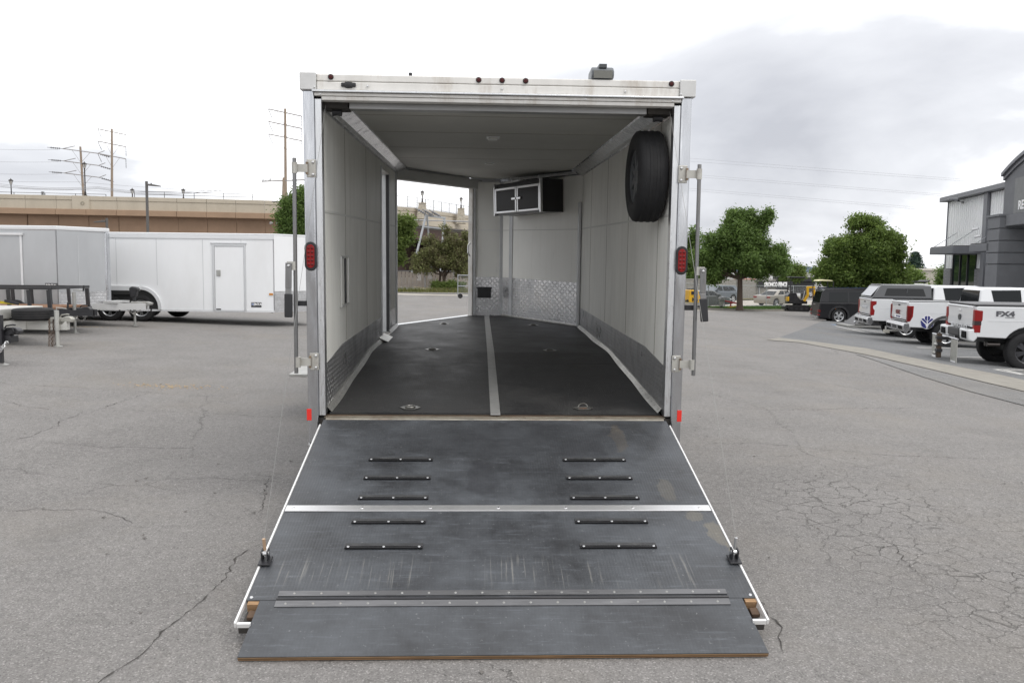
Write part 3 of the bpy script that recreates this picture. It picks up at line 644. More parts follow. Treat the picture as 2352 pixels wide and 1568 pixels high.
tb(MB().box(.785, .835, YR-.0, YR+.10, 1.166, 1.19), 'cooling_fins', M('grey_lamp_housing2', (.06,.065,.07), .5), wl)
ar = tb(MB().cyl((-.495, YR+.5, 1.075), (-.495, YR+.5, 1.205), .013, .013, 10), 'aerial', blackp)
tb(MB().cyl((-.495, YR+.5, 1.073), (-.495, YR+.5, 1.098), .05, .03, 12), 'aerial_base', M('sealant_white', (.6,.6,.6), .6), ar)
tb(MB().box(-.535, -.455, YR+.495, YR+.505, 1.125, 1.140), 'aerial_clip', blackp, ar)
# tail lamps, reflectors, lock rods
def stadium(cx, cz, hw, hh, n=10): return [(cx+hw*math.cos(t), cz+(hh-hw)+hw*math.sin(t)) for t in [math.pi*k/n for k in range(n+1)]]+[(cx+hw*math.cos(t), cz-(hh-hw)+hw*math.sin(t)) for t in [math.pi+math.pi*k/n for k in range(n+1)]]
for px in (-1.122+.004, 1.388-.012):
    tl = tb(MB().prism(stadium(px, -.092, .041, .097), YR-.014, YR+.002, 'y'), 'tail_lamp', blackp, bevel=.006, seg=3)
    ln = tb(MB().prism(stadium(px, -.092, .026, .078), YR-.019, YR-.012, 'y'), 'lens', redlens, tl, bevel=.003)
    for i in range(2):
        for j in range(5): tb(MB().lathe([(.001,-.0035),(.006,-.002),(.0095,0)], (px-.0115+.023*i, YR-.019, -.092-.055+.0275*j), (0,1,0), 12), 'led', darkred, ln, smooth=True)
for px in (-1.147, 1.40): tb(MB().box(px-.016, px+.016, YR-.004, YR-.0005, -1.205, -1.125), 'reflector', redrefl, bevel=.002)
rodm = M('zinc_plated_rod', (.25,.25,.25), .36, .9, var=.15, vs=10, stretch=(10,10,1), dirt=.3, dcol=(.2,.14,.09))
brk = M('bracket_zinc', (.50,.49,.45), .5, .6, var=.12, vs=12, dirt=.3, dcol=(.22,.13,.07), ds=10)
for sgn in (-1, 1):
    xr0 = X0+sgn*1.338; xp = X0+sgn*1.235
    rod = tb(MB().cyl((xr0, YR-.035, .547), (xr0+sgn*.012, YR-.035, -.875), .0135, n=12), 'lock_rod', rodm, smooth=True)
    for z in (.483, -.80):
        br = tb(MB().prism([(xp-.030, z-.058), (xp+.030, z-.058), (xp+.030, z+.058), (xp-.030, z+.058)], YR-.008, YR-.0005, 'y'), 'hinge_bracket', brk, bevel=.004)
        tb(MB().box(min(xp+sgn*.02, xr0), max(xp+sgn*.02, xr0), YR-.026, YR-.016, z-.026, z+.026), 'bracket_arm', brk, br)
        tb(MB().cyl((xp+sgn*.026, YR-.018, z-.04), (xp+sgn*.026, YR-.018, z+.04), .008, n=10), 'hinge_pin', M('rust_stained_zinc', (.26,.19,.13), .6, .5, var=.4, vs=20), br)
        for dz in (-.040, .040): tb(MB().lathe([(.001,-.008),(.008,-.006),(.011,0)], (xp-sgn*.012, YR-.009, z+dz), (0,1,0), 12), 'bolt', zinc, br)
        tb(MB().cyl((xr0, YR-.035, z-.035), (xr0, YR-.035, z+.035), .019, n=12), 'rod_sleeve', brk, br)
    # lever handle pivoting on the rod
    zp = -.155 if sgn < 0 else -.16
    hdl = tb(MB().box(min(xr0, xr0+sgn*.055), max(xr0, xr0+sgn*.055), YR-.062, YR-.052, zp-.028, zp+.028), 'handle_lug', brk, rod)
    hp = [(xr0+sgn*.042, YR-.068, zp+.02), (xr0+sgn*.046, YR-.07, zp-.15), (xr0+sgn*.062*(1 if sgn>0 else .75), YR-.08, zp-.34)]
    lv = tb(MB().bar(hp[0], hp[1], .010, .042, (1,0,0)).bar(hp[1], hp[2], .010, .040, (1,0,0)), 'lever', rodm, bevel=.003)
    tb(MB().bar(Vector(hp[1]).lerp(Vector(hp[2]), .18), hp[2], .022, .052, (1,0,0)), 'grip', blackp, lv, bevel=.006)
    tb(MB().lathe([(.001,-.008),(.008,-.006),(.011,0)], (xr0+sgn*.042, YR-.074, zp), (0,1,0), 12), 'bolt', zinc, lv)
    tb(MB().box(min(X0+sgn*1.286, xr0+sgn*.03), max(X0+sgn*1.286, xr0+sgn*.03), YR+.0, YR+.03, zp-.27, zp-.235), 'lever_catch', blackm)
# escape hatch frame and side door on the left wall
hf = M('hatch_frame_alu', (.62,.62,.60), .4, .7)
for a in ((6.33,6.345,-.49,-.10), (6.665,6.68,-.49,-.10), (6.345,6.665,-.115,-.10), (6.345,6.665,-.49,-.475)): tb(MB().box(XL+.001, XL+.016, *a), 'hatch_frame', hf, bevel=.003)
tb(MB().box(XL+.0015, XL+.006, 6.347, 6.663, -.473, -.117), 'hatch_panel', wallm); tb(MB().box(XL+.0065, XL+.014, 6.50, 6.56, -.47, -.12), 'hatch_gap', blackp)
jointm = M('brown_joint_sealant', (.30,.28,.235), .8)
for x, o, ys_ in ((XL, 1, (6.62, 7.84)), (XR, -1, (6.05, 7.27, 8.49, 9.71))):
    for y in ys_: tb(MB().box(min(x, x+.0012*o), max(x, x+.0012*o), y-.007, y+.007, ktop(y)+.01, .87), 'joint_strip', jointm)
for y in cy_[1:-1]: tb(MB().box(XL+.15, XR-.15, y-.007, y+.007, ZC-.0012, ZC-.0002), 'joint_strip', jointm)
tb(MB().box(-2.08, -1.31, 9.10, 9.72, -1.475, -1.445), 'entry_step', steel, bevel=.004)
for y in (9.15, 9.67): tb(MB().bar((-1.95, y, -1.475), (-1.22, y, -1.26), .02, .03), 'step_brace', steel)
for y0, y1 in ((DO-.028, DO), (DC, DC+.028)): tb(MB().box(XL-.105, XL+.012, y0, y1, ZF, .82), 'side_door_jamb', alu_flat, bevel=.004)
for y0, y1 in ((DO-.001, DO+.012), (DC-.012, DC-.001)): tb(MB().box(XL-.03, XL+.006, y0, y1, ZF+.01, .785), 'door_seal', blackp)
tb(MB().box(XL-.105, XL+.012, DO+.001, DC-.001, .79, .818), 'side_door_head', alu_white)
dth = R(165)
def leaf_pt(s_, t_): return (X0-1.30-math.sin(dth)*s_-math.cos(dth)*t_*-1, DC+.02-math.cos(dth)*s_+math.sin(dth)*t_)
P = [leaf_pt(0,0), leaf_pt(.70,0), leaf_pt(.70,-.035), leaf_pt(0,-.035)]
sdoor = tb(MB().prism(P, ZF+.02, .80, 'z'), 'side_door', outm, bevel=.006)
for z in (-.7, -.1, .55): tb(MB().box(XL-.115, XL-.09, DC-.02, DC+.001, z-.05, z+.05), 'hinge', hf, sdoor)
# nose fittings: black outlet box
ob = tb(MB().box(X0-.145, X0+.055, YN-.06, YN-.008, -.78, -.62), 'outlet_box', blackp, bevel=.012)
tb(MB().box(X0-.160, X0+.070, YN-.066, YN-.055, -.645, -.625), 'box_lid', blackp, ob)
# ramp door
RA, RB = Vector((0, 3.516, -1.657)), Vector((0, YR-.005, -1.195)); RL = (RB-RA).length; rd = (RB-RA)/RL; rn = Vector((0, -rd.z, rd.y))
RXL, RXR = -1.066, 1.324
def rp(x, s_, h=0): q = RA+rd*s_+rn*h; return (x, q.y, q.z)
def rbox(x0_, x1_, s0, s1, h0, h1):
    P = [rp(x, s_, h) for h in (h0, h1) for x, s_ in ((x0_,s0),(x1_,s0),(x1_,s1),(x0_,s1))]
    return MB().add(P, [(0,3,2,1),(4,5,6,7),(0,1,5,4),(1,2,6,5),(2,3,7,6),(3,0,4,7)])
def ruv(p): return (p[0]+3, (Vector((0, p[1]+8.0, p[2]-1.9))-RA).dot(rd))
ramp = tb(rbox(RXL+.018, RXR-.018, .145, RL-.01, -.05, 0), 'ramp_door', rampm); setuv(ramp, ruv)
edge = M('bright_ramp_edge', (.86,.86,.85), .38, .35)
for x0_, x1_ in ((RXL+.005, RXL+.016), (RXR-.016, RXR-.005)): tb(rbox(x0_, x1_, -.02, RL-.09, -.022, .005), 'ramp_edge', edge, ramp, bevel=.003)
FXL, FXR = -.990, 1.246
dww = M('dark_wet_wood', (.11,.07,.045), .8, var=.3, vs=9)
tb(rbox(RXL+.018, RXR-.018, -.002, .144, -.066, -.058), 'end_channel', M('grimy_channel', (.06,.055,.05), .7, var=.3, vs=9), ramp)
for a, b in ((RXL+.018, FXL), (FXR, RXR-.018)):
    tb(rbox(a, b, -.02, -.006, -.022, -.002), 'ramp_edge', edge, ramp); tb(rbox(a, b, -.005, .0, -.06, -.006), 'end_channel', MATS['grimy_channel'], ramp)
    tb(rbox(a+.008, b, .118, .143, -.044, -.004), 'plywood_edge', wood, ramp)
    tb(rbox(a+.02, b, .055, .105, -.044, -.024), 'channel_batten', dww, ramp, bevel=.004)
tb(rbox(RXL+.02, RXR-.02, .915, .975, .001, .006), 'cross_strip', M('shiny_cross_strip', (.80,.80,.80), .32, .8, var=.12, vs=6, dirt=.3, dcol=(.3,.29,.28), ds=6), ramp, bevel=.002)
for i in range(7): tb(MB().lathe([(.001,.0035),(.006,.003),(.009,0)], rp(RXL+.06+i*.375, .945, .006), rn, 10), 'screw', zinc, ramp)
cleatm = M('black_cleat', (.020,.020,.021), .22, .3, var=.3, vs=12)
for s0 in (1.505, 1.272, 1.041, .790, .553):
    for x0_, x1_ in ((-.667,-.273), (.530,.926)):
        cl = tb(rbox(x0_, x1_, s0+.014, s0+.048, .001, .005), 'traction_cleat', M('dusty_cleat_plate', (.045,.046,.048), .5, var=.3, vs=10, dirt=.5, dcol=(.13,.13,.125), ds=9), ramp, bevel=.001)
        tb(rbox(x0_, x1_, s0-.004, s0+.013, .001, .013), 'cleat_fin', cleatm, cl, bevel=.004, seg=3)
        for k in range(3): tb(MB().lathe([(.001,.004),(.005,.0035),(.0075,0)], rp(x0_+.018+k*(x1_-x0_-.036)/2, s0+.005, .0125), rn, 8), 'screw', zinc, cl)
for x, sgn in ((RXL+.008, 1), (RXR-.008, -1)):
    bp_ = tb(rbox(x-.005 if sgn>0 else x-.055, x+.055 if sgn>0 else x+.005, .40, .475, .007, .016), 'cable_bracket', blackm, ramp, bevel=.003)
    for dx_ in (.010, .038): tb(rbox(x+sgn*dx_-.003, x+sgn*dx_+.003, .430, .468, .016, .066), 'bracket_ear', blackm, bp_)
    tb(MB().lathe([(.001,-.02),(.011,-.02),(.011,.02),(.001,.02)], rp(x+sgn*.024, .448, .048), (1,0,0), 12), 'bracket_pin', zinc, bp_)
    tb(MB().cyl(rp(x+sgn*.024, .45, .065), rp(x+sgn*.022, .455, .125), .008, n=8), 'cable_end', M('copper_crimp', (.6,.42,.28), .4, .6) if sgn>0 else zinc, bp_)
    top = (X0-sgn*1.145, YR+.05, .90); bot = rp(x+sgn*.022, .455, .12)
    tb(MB().cyl(bot, top, .0012, n=6), 'ramp_cable', M('steel_cable', (.26,.26,.25), .5, .5))
# continuous hinge and flap
hm = M('hinge_steel', (.20,.20,.205), .40, .75, var=.25, vs=6, stretch=(1,6,6), dirt=.5, dcol=(.05,.05,.05), ds=3)
tb(rbox(-.912, 1.180, .168, .205, .001, .006), 'hinge_leaf', hm, ramp)
FA = Vector((0, 3.660, -1.626)); wT = lambda p: p
gy = 3.335; gzT = (.022-CAMZ-gy*math.sin(TILT))/math.cos(TILT)
FB = Vector((0, gy, gzT)); fd = (FB-FA); fL = fd.length; fd /= fL; fn = Vector((0, -fd.z, fd.y)); fn = fn if fn.z > 0 else -fn
def fp(x, s_, h=0): q = FA+fd*s_+fn*h; return (x, q.y, q.z)
def fbox(x0_, x1_, s0, s1, h0, h1, x2_=None, x3_=None):
    x2_ = x1_ if x2_ is None else x2_; x3_ = x0_ if x3_ is None else x3_
    P = [fp(x, s_, h) for h in (h0, h1) for x, s_ in ((x0_,s0),(x1_,s0),(x2_,s1),(x3_,s1))]
    return MB().add(P, [(0,3,2,1),(4,5,6,7),(0,1,5,4),(1,2,6,5),(2,3,7,6),(3,0,4,7)])
flap = tb(fbox(-.986, 1.242, .008, fL, .0, .004, 1.262, -1.000), 'ramp_flap', rampm); setuv(flap, lambda p: (p[0]+7.3, p[1]*1.1))
for k in range(3): tb(fbox(-.986, 1.242, .010, fL-.001*k, -.0065*(k+1), -.0065*k-.0004, 1.262, -1.000), 'plywood_layer', M('plywood_layer%d' % k, ((.30,.19,.10),(.16,.095,.05),(.27,.165,.085))[k], .85, var=.4, vs=7, stretch=(1,20,20)), flap)
tb(fbox(-.912, 1.176, .012, .052, .0045, .0085), 'hinge_leaf', hm, flap)
tb(MB().cyl(fp(-.912, .004, .008), fp(1.178, .004, .008), .0065, n=10), 'hinge_knuckle', blackm, flap, smooth=True)
for i in range(17):
    x = -.85+i*.124
    tb(MB().lathe([(.001,.003),(.004,.0028),(.0062,0)], rp(x+.01, .186, .006), rn, 10), 'rivet', steel, ramp)
    tb(MB().lathe([(.001,.003),(.004,.0028),(.0062,0)], fp(x-.015, .033, .0085), fn, 10), 'rivet', steel, flap)
for x, s_ in ((RXL+.035,.165),(RXR-.035,.165)): tb(MB().lathe([(.001,.004),(.006,.0035),(.0085,0)], rp(x, s_, .001), rn, 10), 'screw', zinc, ramp)
tb(MB().cyl((RXL+.03, YR+.012, -1.205), (RXR-.03, YR+.012, -1.205), .016, n=10), 'ramp_hinge', M('dirty_hinge', (.30,.28,.24), .6, .5, var=.4, vs=8, dirt=.6, dcol=(.22,.11,.05), ds=6, stretch=(1,5,5)), smooth=True)
tb(MB().box(XL, XR, YR+.03, YR+.055, -1.26, -1.185), 'rear_sill', M('grimy_sill', (.28,.25,.20), .7, .4, var=.35, vs=6, dirt=.6, dcol=(.12,.06,.03), ds=5))
# chassis, wheels and tongue underneath
frm = M('chassis_paint', (.05,.05,.052), .6, var=.2)
for sgn in (-1, 1): tb(MB().bar((X0+sgn*.62, 5.75, ZF-.42), (X0+sgn*.62, YF, ZF-.42), .06, .16), 'chassis_rail', frm)
for sgn in (-1, 1): tb(MB().bar((X0+sgn*.62, YF, ZF-.42), (X0, 13.75, ZF-.50), .06, .12), 'tongue_bar', frm)
def gT(y): return (0-CAMZ-y*math.sin(TILT))/math.cos(TILT)
tb(MB().cyl((X0, 13.6, ZF-.25), (X0, 13.6, gT(13.6)+.02), .035, n=12).cyl((X0, 13.6, gT(13.6)+.02), (X0, 13.6, gT(13.6)+.004), .09, n=16), 'tongue_jack', steel)
tb(MB().bar((X0, 13.7, ZF-.45), (X0, 13.98, ZF-.45), .09, .09), 'coupler', blackm, bevel=.02)
# ------------------------------------------------------------------ wheels
def tyre_prof(Rr, wd, rim):
    h = wd/2; g = .0035
    pr = [(rim, -h*.82), (rim+.01, -h*.95), (rim+(Rr-rim)*.5, -h*1.04), (Rr-.03, -h*.95), (Rr-.006, -h*.78)]
    for c in (-.45, 0, .45): pr += [(Rr, h*(c-.12)-.002), (Rr-g, h*(c-.10)), (Rr-g, h*(c+.10)), (Rr, h*(c+.12)+.002)]
    pr += [(Rr-.006, h*.78), (Rr-.03, h*.95), (rim+(Rr-rim)*.5, h*1.04), (rim+.01, h*.95), (rim, h*.82)]
    return pr
alloy = M('alloy_rim', (.60,.61,.62), .28, .95); dark_rim = M('dark_rim', (.06,.06,.065), .35, .6); rim_in = M('rim_inside', (.02,.02,.02), .7)
def wheel(parent, c, axis, Rr, wd, rim, spokes=5, rmat=alloy, off=None, twin=True, sw=.05, name='wheel'):
    axis = Vector(axis).normalized(); c = Vector(c)
    if off is not None: c = c+Vector(off)
    t = MB().lathe(tyre_prof(Rr, wd, rim), c, axis, 36).build(name, rubberm, parent, smooth=True)
    MB().lathe([(rim*1.005, -wd*.40), (rim*.96, -wd*.38), (rim*.93, wd*.0), (rim*.95, wd*.36), (rim*1.005, wd*.40)], c, axis, 32).build('rim_barrel', rmat, t, smooth=True)
    MB().disc(c+axis*(wd*.02), axis, rim*.95, 28).build('brake_side', rim_in, t)
    mb = MB(); a = axis.cross(Vector((0,0,1)))
    if a.length < .01: a = axis.cross(Vector((1,0,0)))
    a.normalize(); b = axis.cross(a); o = axis*(wd*.30)
    for k in range(spokes):
        for dlt in ((-.16, .16) if twin else (0,)):
            th = 2*math.pi*k/spokes+.3; t0 = th+dlt*.5; t1 = th+dlt
            p0 = c+o*1.05+(a*math.cos(t0)+b*math.sin(t0))*rim*.16; p1 = c+o+(a*math.cos(t1)+b*math.sin(t1))*rim*.95
            mb.bar(p0, p1, sw*rim/.23, .022, axis)
    mb.lathe([(.001, wd*.36), (rim*.20, wd*.35), (rim*.25, wd*.27)], c, axis, 20)
    mb.lathe([(rim*.90, wd*.33), (rim*1.0, wd*.36), (rim*1.01, wd*.30)], c, axis, 32)
    MB().add(mb.v, mb.f).build('spokes', rmat, t, smooth=True)
    return t
wa = TILT
for y in (8.35, 9.20):
    for sgn in (-1, 1): wheel(trailer, (X0+sgn*1.06, y, gT(y)+.355), (sgn, 0, 0), .355, .21, .2, 5, alloy, OFF)
    tb(MB().bar((X0-.95, y, gT(y)+.355), (X0+.95, y, gT(y)+.355), .07, .07), 'axle', frm)

M('white_steel_rim', (.42,.43,.44), .45, .3)
# ------------------------------------------------------------------ things inside the trailer
spare = thing('spare_wheel', 'black spare tyre hung on the inside wall of the open trailer', 'wheel', TW(1.195, 5.98, .495)); spare.rotation_euler = (TILT, 0, 0)
wheel(spare, (0, 0, 0), (-1, 0, 0), .322, .205, .185, 8, M('dull_steel_rim', (.10,.105,.11), .5, .4), twin=False, sw=.06, name='tyre')
MB().cyl((.08, 0, 0), (.108, 0, 0), .06, n=12).build('wall_mount', blackm, spare)
cab_c = Vector((XR, YF, 0))+nd_*((.2006+.802)/2*nl)
cabinet = thing('wall_cabinet', 'black wall cabinet with two silver framed doors high in the trailer nose', 'cabinet', TW(cab_c.x, cab_c.y, .42))
cabinet.rotation_euler = Euler((TILT, 0, math.atan2(nd_.y, nd_.x)+math.pi), 'XYZ')
# local: x along the wall (towards the rear corner), y into the wall
CW, CD, CH = 1.12, .372, .425
sgy = 1
lx = Vector((-nd_.x, -nd_.y, 0)); ly = Vector((-lx.y, lx.x, 0)); sgy = 1 if ly.dot(nn) > 0 else -1     # +1: local +y points inward
def cb(x0_, x1_, y0, y1, z0, z1): return MB().box(x0_, x1_, min(y0*sgy,y1*sgy), max(y0*sgy,y1*sgy), z0, z1)
blackc = M('black_cabinet', (.012,.012,.013), .35, coat=.2); frame_s = M('satin_door_frame', (.66,.66,.66), .3, .85)
h2 = CW/2
cb(-h2, h2, .006, CD-.03, 0, CH).build('carcass', blackc, cabinet, bevel=.004)
for x in (-h2, h2-.016): cb(x-.004, x+.020, CD-.03, CD+.004, -.004, CH+.004).build('side_trim', frame_s, cabinet)
for x0_, x1_, hx in ((-h2+.022, -.006, -.06), (.006, h2-.022, .06)):
    dr = cb(x0_+.03, x1_-.03, CD-.024, CD-.006, .05, CH-.10).build('cabinet_door', M('dark_gloss_door', (.012,.009,.008), .3, spec=.15), cabinet)
    for a in ((x0_, x0_+.032, .022, CH-.06), (x1_-.032, x1_, .022, CH-.06), (x0_+.033, x1_-.033, .022, .052), (x0_+.033, x1_-.033, CH-.092, CH-.06)):
        cb(a[0], a[1], CD-.028, CD, a[2], a[3]).build('door_frame', frame_s, dr, bevel=.006)
    cb(hx-.05, hx+.05, CD-.006, CD+.012, CH/2-.025, CH/2+.008).build('latch', zinc, dr, bevel=.006)

# ------------------------------------------------------------------ white cargo trailer on the left
dmp = diamond('stone_guard_plate', .60, 14., .4, .6)
def box_wheelpair(par, xs, R_, y, mat=alloy, z=0):
    for x in xs: wheel(par, (x, y, R_+z), (0, -1, 0), R_, .22, R_*.62, 5, mat, twin=True, sw=.035)
wz = .182
wp = G(284, 738); AW = -YAW
cargo = thing('cargo_trailer', 'plain white enclosed cargo trailer with a closed side door and two alloy wheels', 'trailer', (wp.x, wp.y+.12, wz), AW)
# local x along the trailer (to the right), y away from the camera; wheels at x=+-.41
trimw = M('white_trim', (.70,.71,.72), .35, .2, var=.03)
tw_, tz0, tz1, xe0, xe1 = 2.1, .27, 2.27, -3.5, 3.80
def wxr(px): return (at(px, 620, wp.y).x-wp.x)/math.cos(AW)
xe1 = wxr(631); xnose = xe1+.85
arch = []
for cx in (.41, -.41): arch += [(cx+.47*math.cos(t), .36+.47*math.sin(t)) for t in [math.pi*k/10 for k in range(1, 10)]]
poly = [(xe0, tz0), (xe0, tz1), (xe1, tz1), (xe1, tz0), (.41+.47, tz0)]+[p for p in arch if p[1] > tz0 and not (-.05 < p[0] < .05)]+[(-.41-.47, tz0)]
seams = [xe0, -2.3, -1.1, -.9+.9, 1.22, 2.4, xe1]
cw = MB().prism(poly, .0, .03, 'y').build('side_wall', outm, cargo)
for x in (-1.3, -.2, .85, 2.05, 3.05): MB().box(x, x+.012, -.004, -.0005, .95 if -1 < x < 1 else tz0+.02, tz1-.12).build('panel_seam', M('seam_grey', (.55,.56,.57), .5), cargo)
MB().prism([(xe0,.03),(xe1,.03),(xnose,tw_/2),(xe1,tw_),(xe0,tw_)], tz0, tz0+.06, 'z').build('floor', frm, cargo)
MB().prism([(xe0,-.012),(xe1,-.012),(xnose+.02,tw_/2),(xe1,tw_+.01),(xe0,tw_+.01)], tz1, tz1+.04, 'z').build('roof', outm, cargo, bevel=.015)
MB().box(xe0, xe1, -.018, -.001, tz1-.11, tz1-.002).build('top_rail', trimw, cargo, bevel=.005); MB().box(xe0, xe1, -.010, -.001, tz0, tz0+.05).build('bottom_rail', trimw, cargo)
MB().box(xe0, xe1, tw_-.03, tw_, tz0, tz1).build('side_wall', outm, cargo); MB().box(xe0-.03, xe0, 0, tw_, tz0, tz1).build('rear_wall', outm, cargo)
for y0, y1 in ((0, tw_/2), (tw_, tw_/2)):
    MB().slab([(xe1,y0,tz0+.55),(xnose,y1,tz0+.55),(xnose,y1,tz1),(xe1,y0,tz1)], (-1,0,0), .03).build('nose_wall', outm, cargo)
    o = MB().slab([(xe1,y0,tz0),(xnose,y1,tz0),(xnose,y1,tz0+.548),(xe1,y0,tz0+.548)], (-1,0,0), .03).build('stone_guard', dmp, cargo); setuv(o, lambda p: (p[0]+p[1], p[2]))
d0, d1 = wxr(488), wxr(565)
door = MB().box(d0+.06, d1-.05, -.014, -.001, tz0+.05, tz1-.30).build('door', outm, cargo, bevel=.006)
for a in ((d0, d0+.055, tz0+.03, tz1-.24), (d1-.045, d1, tz0+.03, tz1-.24), (d0-.04, d1+.03, tz1-.235, tz1-.20), (d0+.056, d1-.046, tz1-.295, tz1-.242), (d0+.056, d1-.046, tz0+.0, tz0+.048)):
    MB().box(a[0], a[1], -.028, -.002, a[2], a[3]).build('door_frame', M('door_frame_alu', (.60,.61,.62), .4, .5), door, bevel=.005)
MB().box(d0+.10, d0+.21, -.035, -.015, 1.20, 1.36).build('door_latch', steel, door, bevel=.01)
MB().box(d0+.08, d0+.20, -.03, -.015, tz0+.055, tz0+.085).build('door_stop', blackp, door)
fr = [(cx, .36) for cx in (.41,)]
ring = [(.41+r_*math.cos(t), .36+r_*math.sin(t)) for r_, rg_ in ((.56, range(0, 11)), (.47, range(10, -1, -1))) for t in [math.pi*.5*k/10-.1 for k in rg_]]
mbf = MB().prism(ring, -.05, .0, 'y'); ring2 = [(-a, b) for a, b in ring]; mbf.prism(ring2, -.05, .0, 'y'); mbf.box(-.41, .41, -.05, 0, .80, .925)
mbf.build('fender', trimw, cargo, bevel=.006)
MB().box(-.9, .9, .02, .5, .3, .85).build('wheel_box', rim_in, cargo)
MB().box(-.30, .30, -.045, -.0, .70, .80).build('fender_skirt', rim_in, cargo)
box_wheelpair(cargo, (.41, -.41), .345, .10); 
for x in (.41, -.41): wheel(cargo, (x+.18, tw_-.12, .345), (0, 1, 0), .345, .22, .21, 5)
stk = M('sticker_black', (.02,.02,.025), .4); txt_w = M('sticker_white', (.8,.8,.8), .5); txt_b = M('sticker_blue', (.08,.18,.45), .5)
s0 = wxr(576); s1 = wxr(600)
st = MB().box(s0, s1, -.004, -.0008, .40, .53).build('sticker', stk, cargo)
textmesh('lettering', 'RENTAL', .085, txt_w, st, frame_mtx(((s0*.4+s1*.6), -.0045, .475), (1,0,0), (0,0,1)), .001, .004)
MB().box(s0+.01, s0+.07, -.0055, -.004, .455, .50).build('logo', txt_b, st)
MB().box(xe1-.14, xe1-.04, -.02, -.011, .72, .77).build('side_marker', M('amber', (.55,.22,.02), .3, coat=.4), cargo)
MB().cyl((xe1-.10, .1, .25), (xe1-.10, .1, .36), .02, n=8).build('hanging_plug', blackp, cargo)
MB().bar((xnose-.2, tw_/2, .35), (xnose+.9, tw_/2, .35), .1, .1).build('tongue', frm, cargo)

# ------------------------------------------------------------------ silver cargo trailer (partly in view)
silver = M('silver_trailer_skin', (.48,.49,.50), .36, .6, var=.10, vs=.7, stretch=(1,1,.5))
sp_ = at(133, 620, 19.3)
sil = thing('silver_cargo_trailer', 'tall silver grey enclosed trailer with tread plate on its wedge nose', 'trailer', (sp_.x, sp_.y, .175), AW)
S0, S1 = .46, 2.24                       # bottom and top of the box; local x=0 at the front corner of the side wall
MB().box(-5, 0, 0, .03, S0, S1).build('side_wall', silver, sil); MB().box(-5, 0, 2.07, 2.1, S0, S1).build('side_wall', silver, sil)
for x in (-.9,): MB().box(x, x+.012, -.004, -.0005, S0, S1-.1).build('panel_seam', M('seam_grey', (.5,.5,.5)), sil)
NX = wxr(238)*0+ (at(238, 620, 20.2).x-sp_.x)
for y0, y1 in ((0, .98), (2.1, 1.12)):
    MB().slab([(0,y0,S0+.38),(NX,y1,S0+.38),(NX,y1,S1),(0,y0,S1)], (-1,.0,0), .03).build('nose_wall', silver, sil)
    o = MB().slab([(0,y0,S0+.02),(NX+.01,y1,S0+.02),(NX+.01,y1,S0+.378),(0,y0,S0+.378)], (-1,0,0), .03).build('stone_guard', dmp, sil); setuv(o, lambda p: (p[0]+p[1], p[2]))
    MB().slab([(NX*.42,y0+(y1-y0)*.42-.006*(1 if y0 == 0 else -1),S0+.39),(NX*.43,y0+(y1-y0)*.43-.006*(1 if y0 == 0 else -1),S0+.39),(NX*.43,y0+(y1-y0)*.43-.006*(1 if y0 == 0 else -1),S1-.1),(NX*.42,y0+(y1-y0)*.42-.006*(1 if y0 == 0 else -1),S1-.1)], (0,-1 if y0 == 0 else 1,0), .003).build('panel_seam', MATS['seam_grey'], sil)
MB().box(NX-.05, NX+.03, .96, 1.14, S0, S1).build('nose_trim', alu_pol, sil, bevel=.02)
MB().prism([(-5,-.015),(0,-.015),(NX+.03,.97),(NX+.03,1.13),(0,2.12),(-5,2.12)], S1, S1+.10, 'z').build('roof', trimw, sil, bevel=.02)
MB().prism([(-5,.03),(0,.03),(NX,1.0),(NX,1.1),(0,2.07),(-5,2.07)], S0, S0+.06, 'z').build('floor', frm, sil)
sdx = at(52, 620, 19.3).x-sp_.x
st2 = MB().box(-.30, -.02, -.005, -.001, .93, 1.04).build('sticker', stk, sil); textmesh('lettering', 'RENTAL', .07, txt_w, st2, frame_mtx((-.16, -.0055, .99), (1,0,0), (0,0,1)), .001, .003)
sd_ = MB().box(sdx-1.2, sdx-.05, -.014, -.001, S0+.1, S1-.16).build('door', silver, sil)
MB().box(sdx-.05, sdx+.0, -.03, -.002, S0+.08, S1-.12).build('door_frame', trimw, sd_, bevel=.008); MB().box(sdx-1.3, sdx+.03, -.05, -.002, S1-.12, S1-.07).build('drip_cap', trimw, sd_)
wheel(sil, (-3.2, .0, .345), (0,-1,0), .345, .22, .21, 5); wheel(sil, (-3.2, 2.1, .345), (0,1,0), .345, .22, .21, 5)
tz = .50
for sgn in (-1, 1): MB().bar((NX-1.2, 1.05+sgn*.62, tz-.02), (NX+.92, 1.05+sgn*.06, tz-.02), .08, .15).build('tongue_beam', M('pale_tongue', (.62,.62,.61), .45, .5, var=.06), sil)
MB().box(NX+.02, NX+.35, .72, 1.38, tz+.06, tz+.11).build('tongue_plate', MATS['pale_tongue'], sil)
cpl = MB().prism([(NX+.55,tz-.02),(NX+.80,tz-.03),(NX+1.05,tz+.02),(NX+1.06,tz+.07),(NX+.95,tz+.10),(NX+.55,tz+.10)], .99, 1.11, 'y').build('coupler', steel, sil, bevel=.015)
jx = NX+.62
MB().cyl((jx,1.05,tz+.1), (jx,1.05,.02), .03, n=12).cyl((jx,1.05,.03),(jx,1.05,.004), .07, n=14).build('jack_leg', steel, sil)
pj = MB().prism([(jx-.07,tz+.20),(jx+.05,tz+.20),(jx+.09,tz+.35),(jx+.13,tz+.38),(jx+.10,tz+.43),(jx-.03,tz+.46),(jx-.10,tz+.42)], .98, 1.12, 'y').build('power_jack_head', blackp, sil, bevel=.03, seg=3)
MB().cyl((jx,1.05,tz+.05),(jx,1.05,tz+.22), .035, n=12).build('jack_tube', blackp, pj)
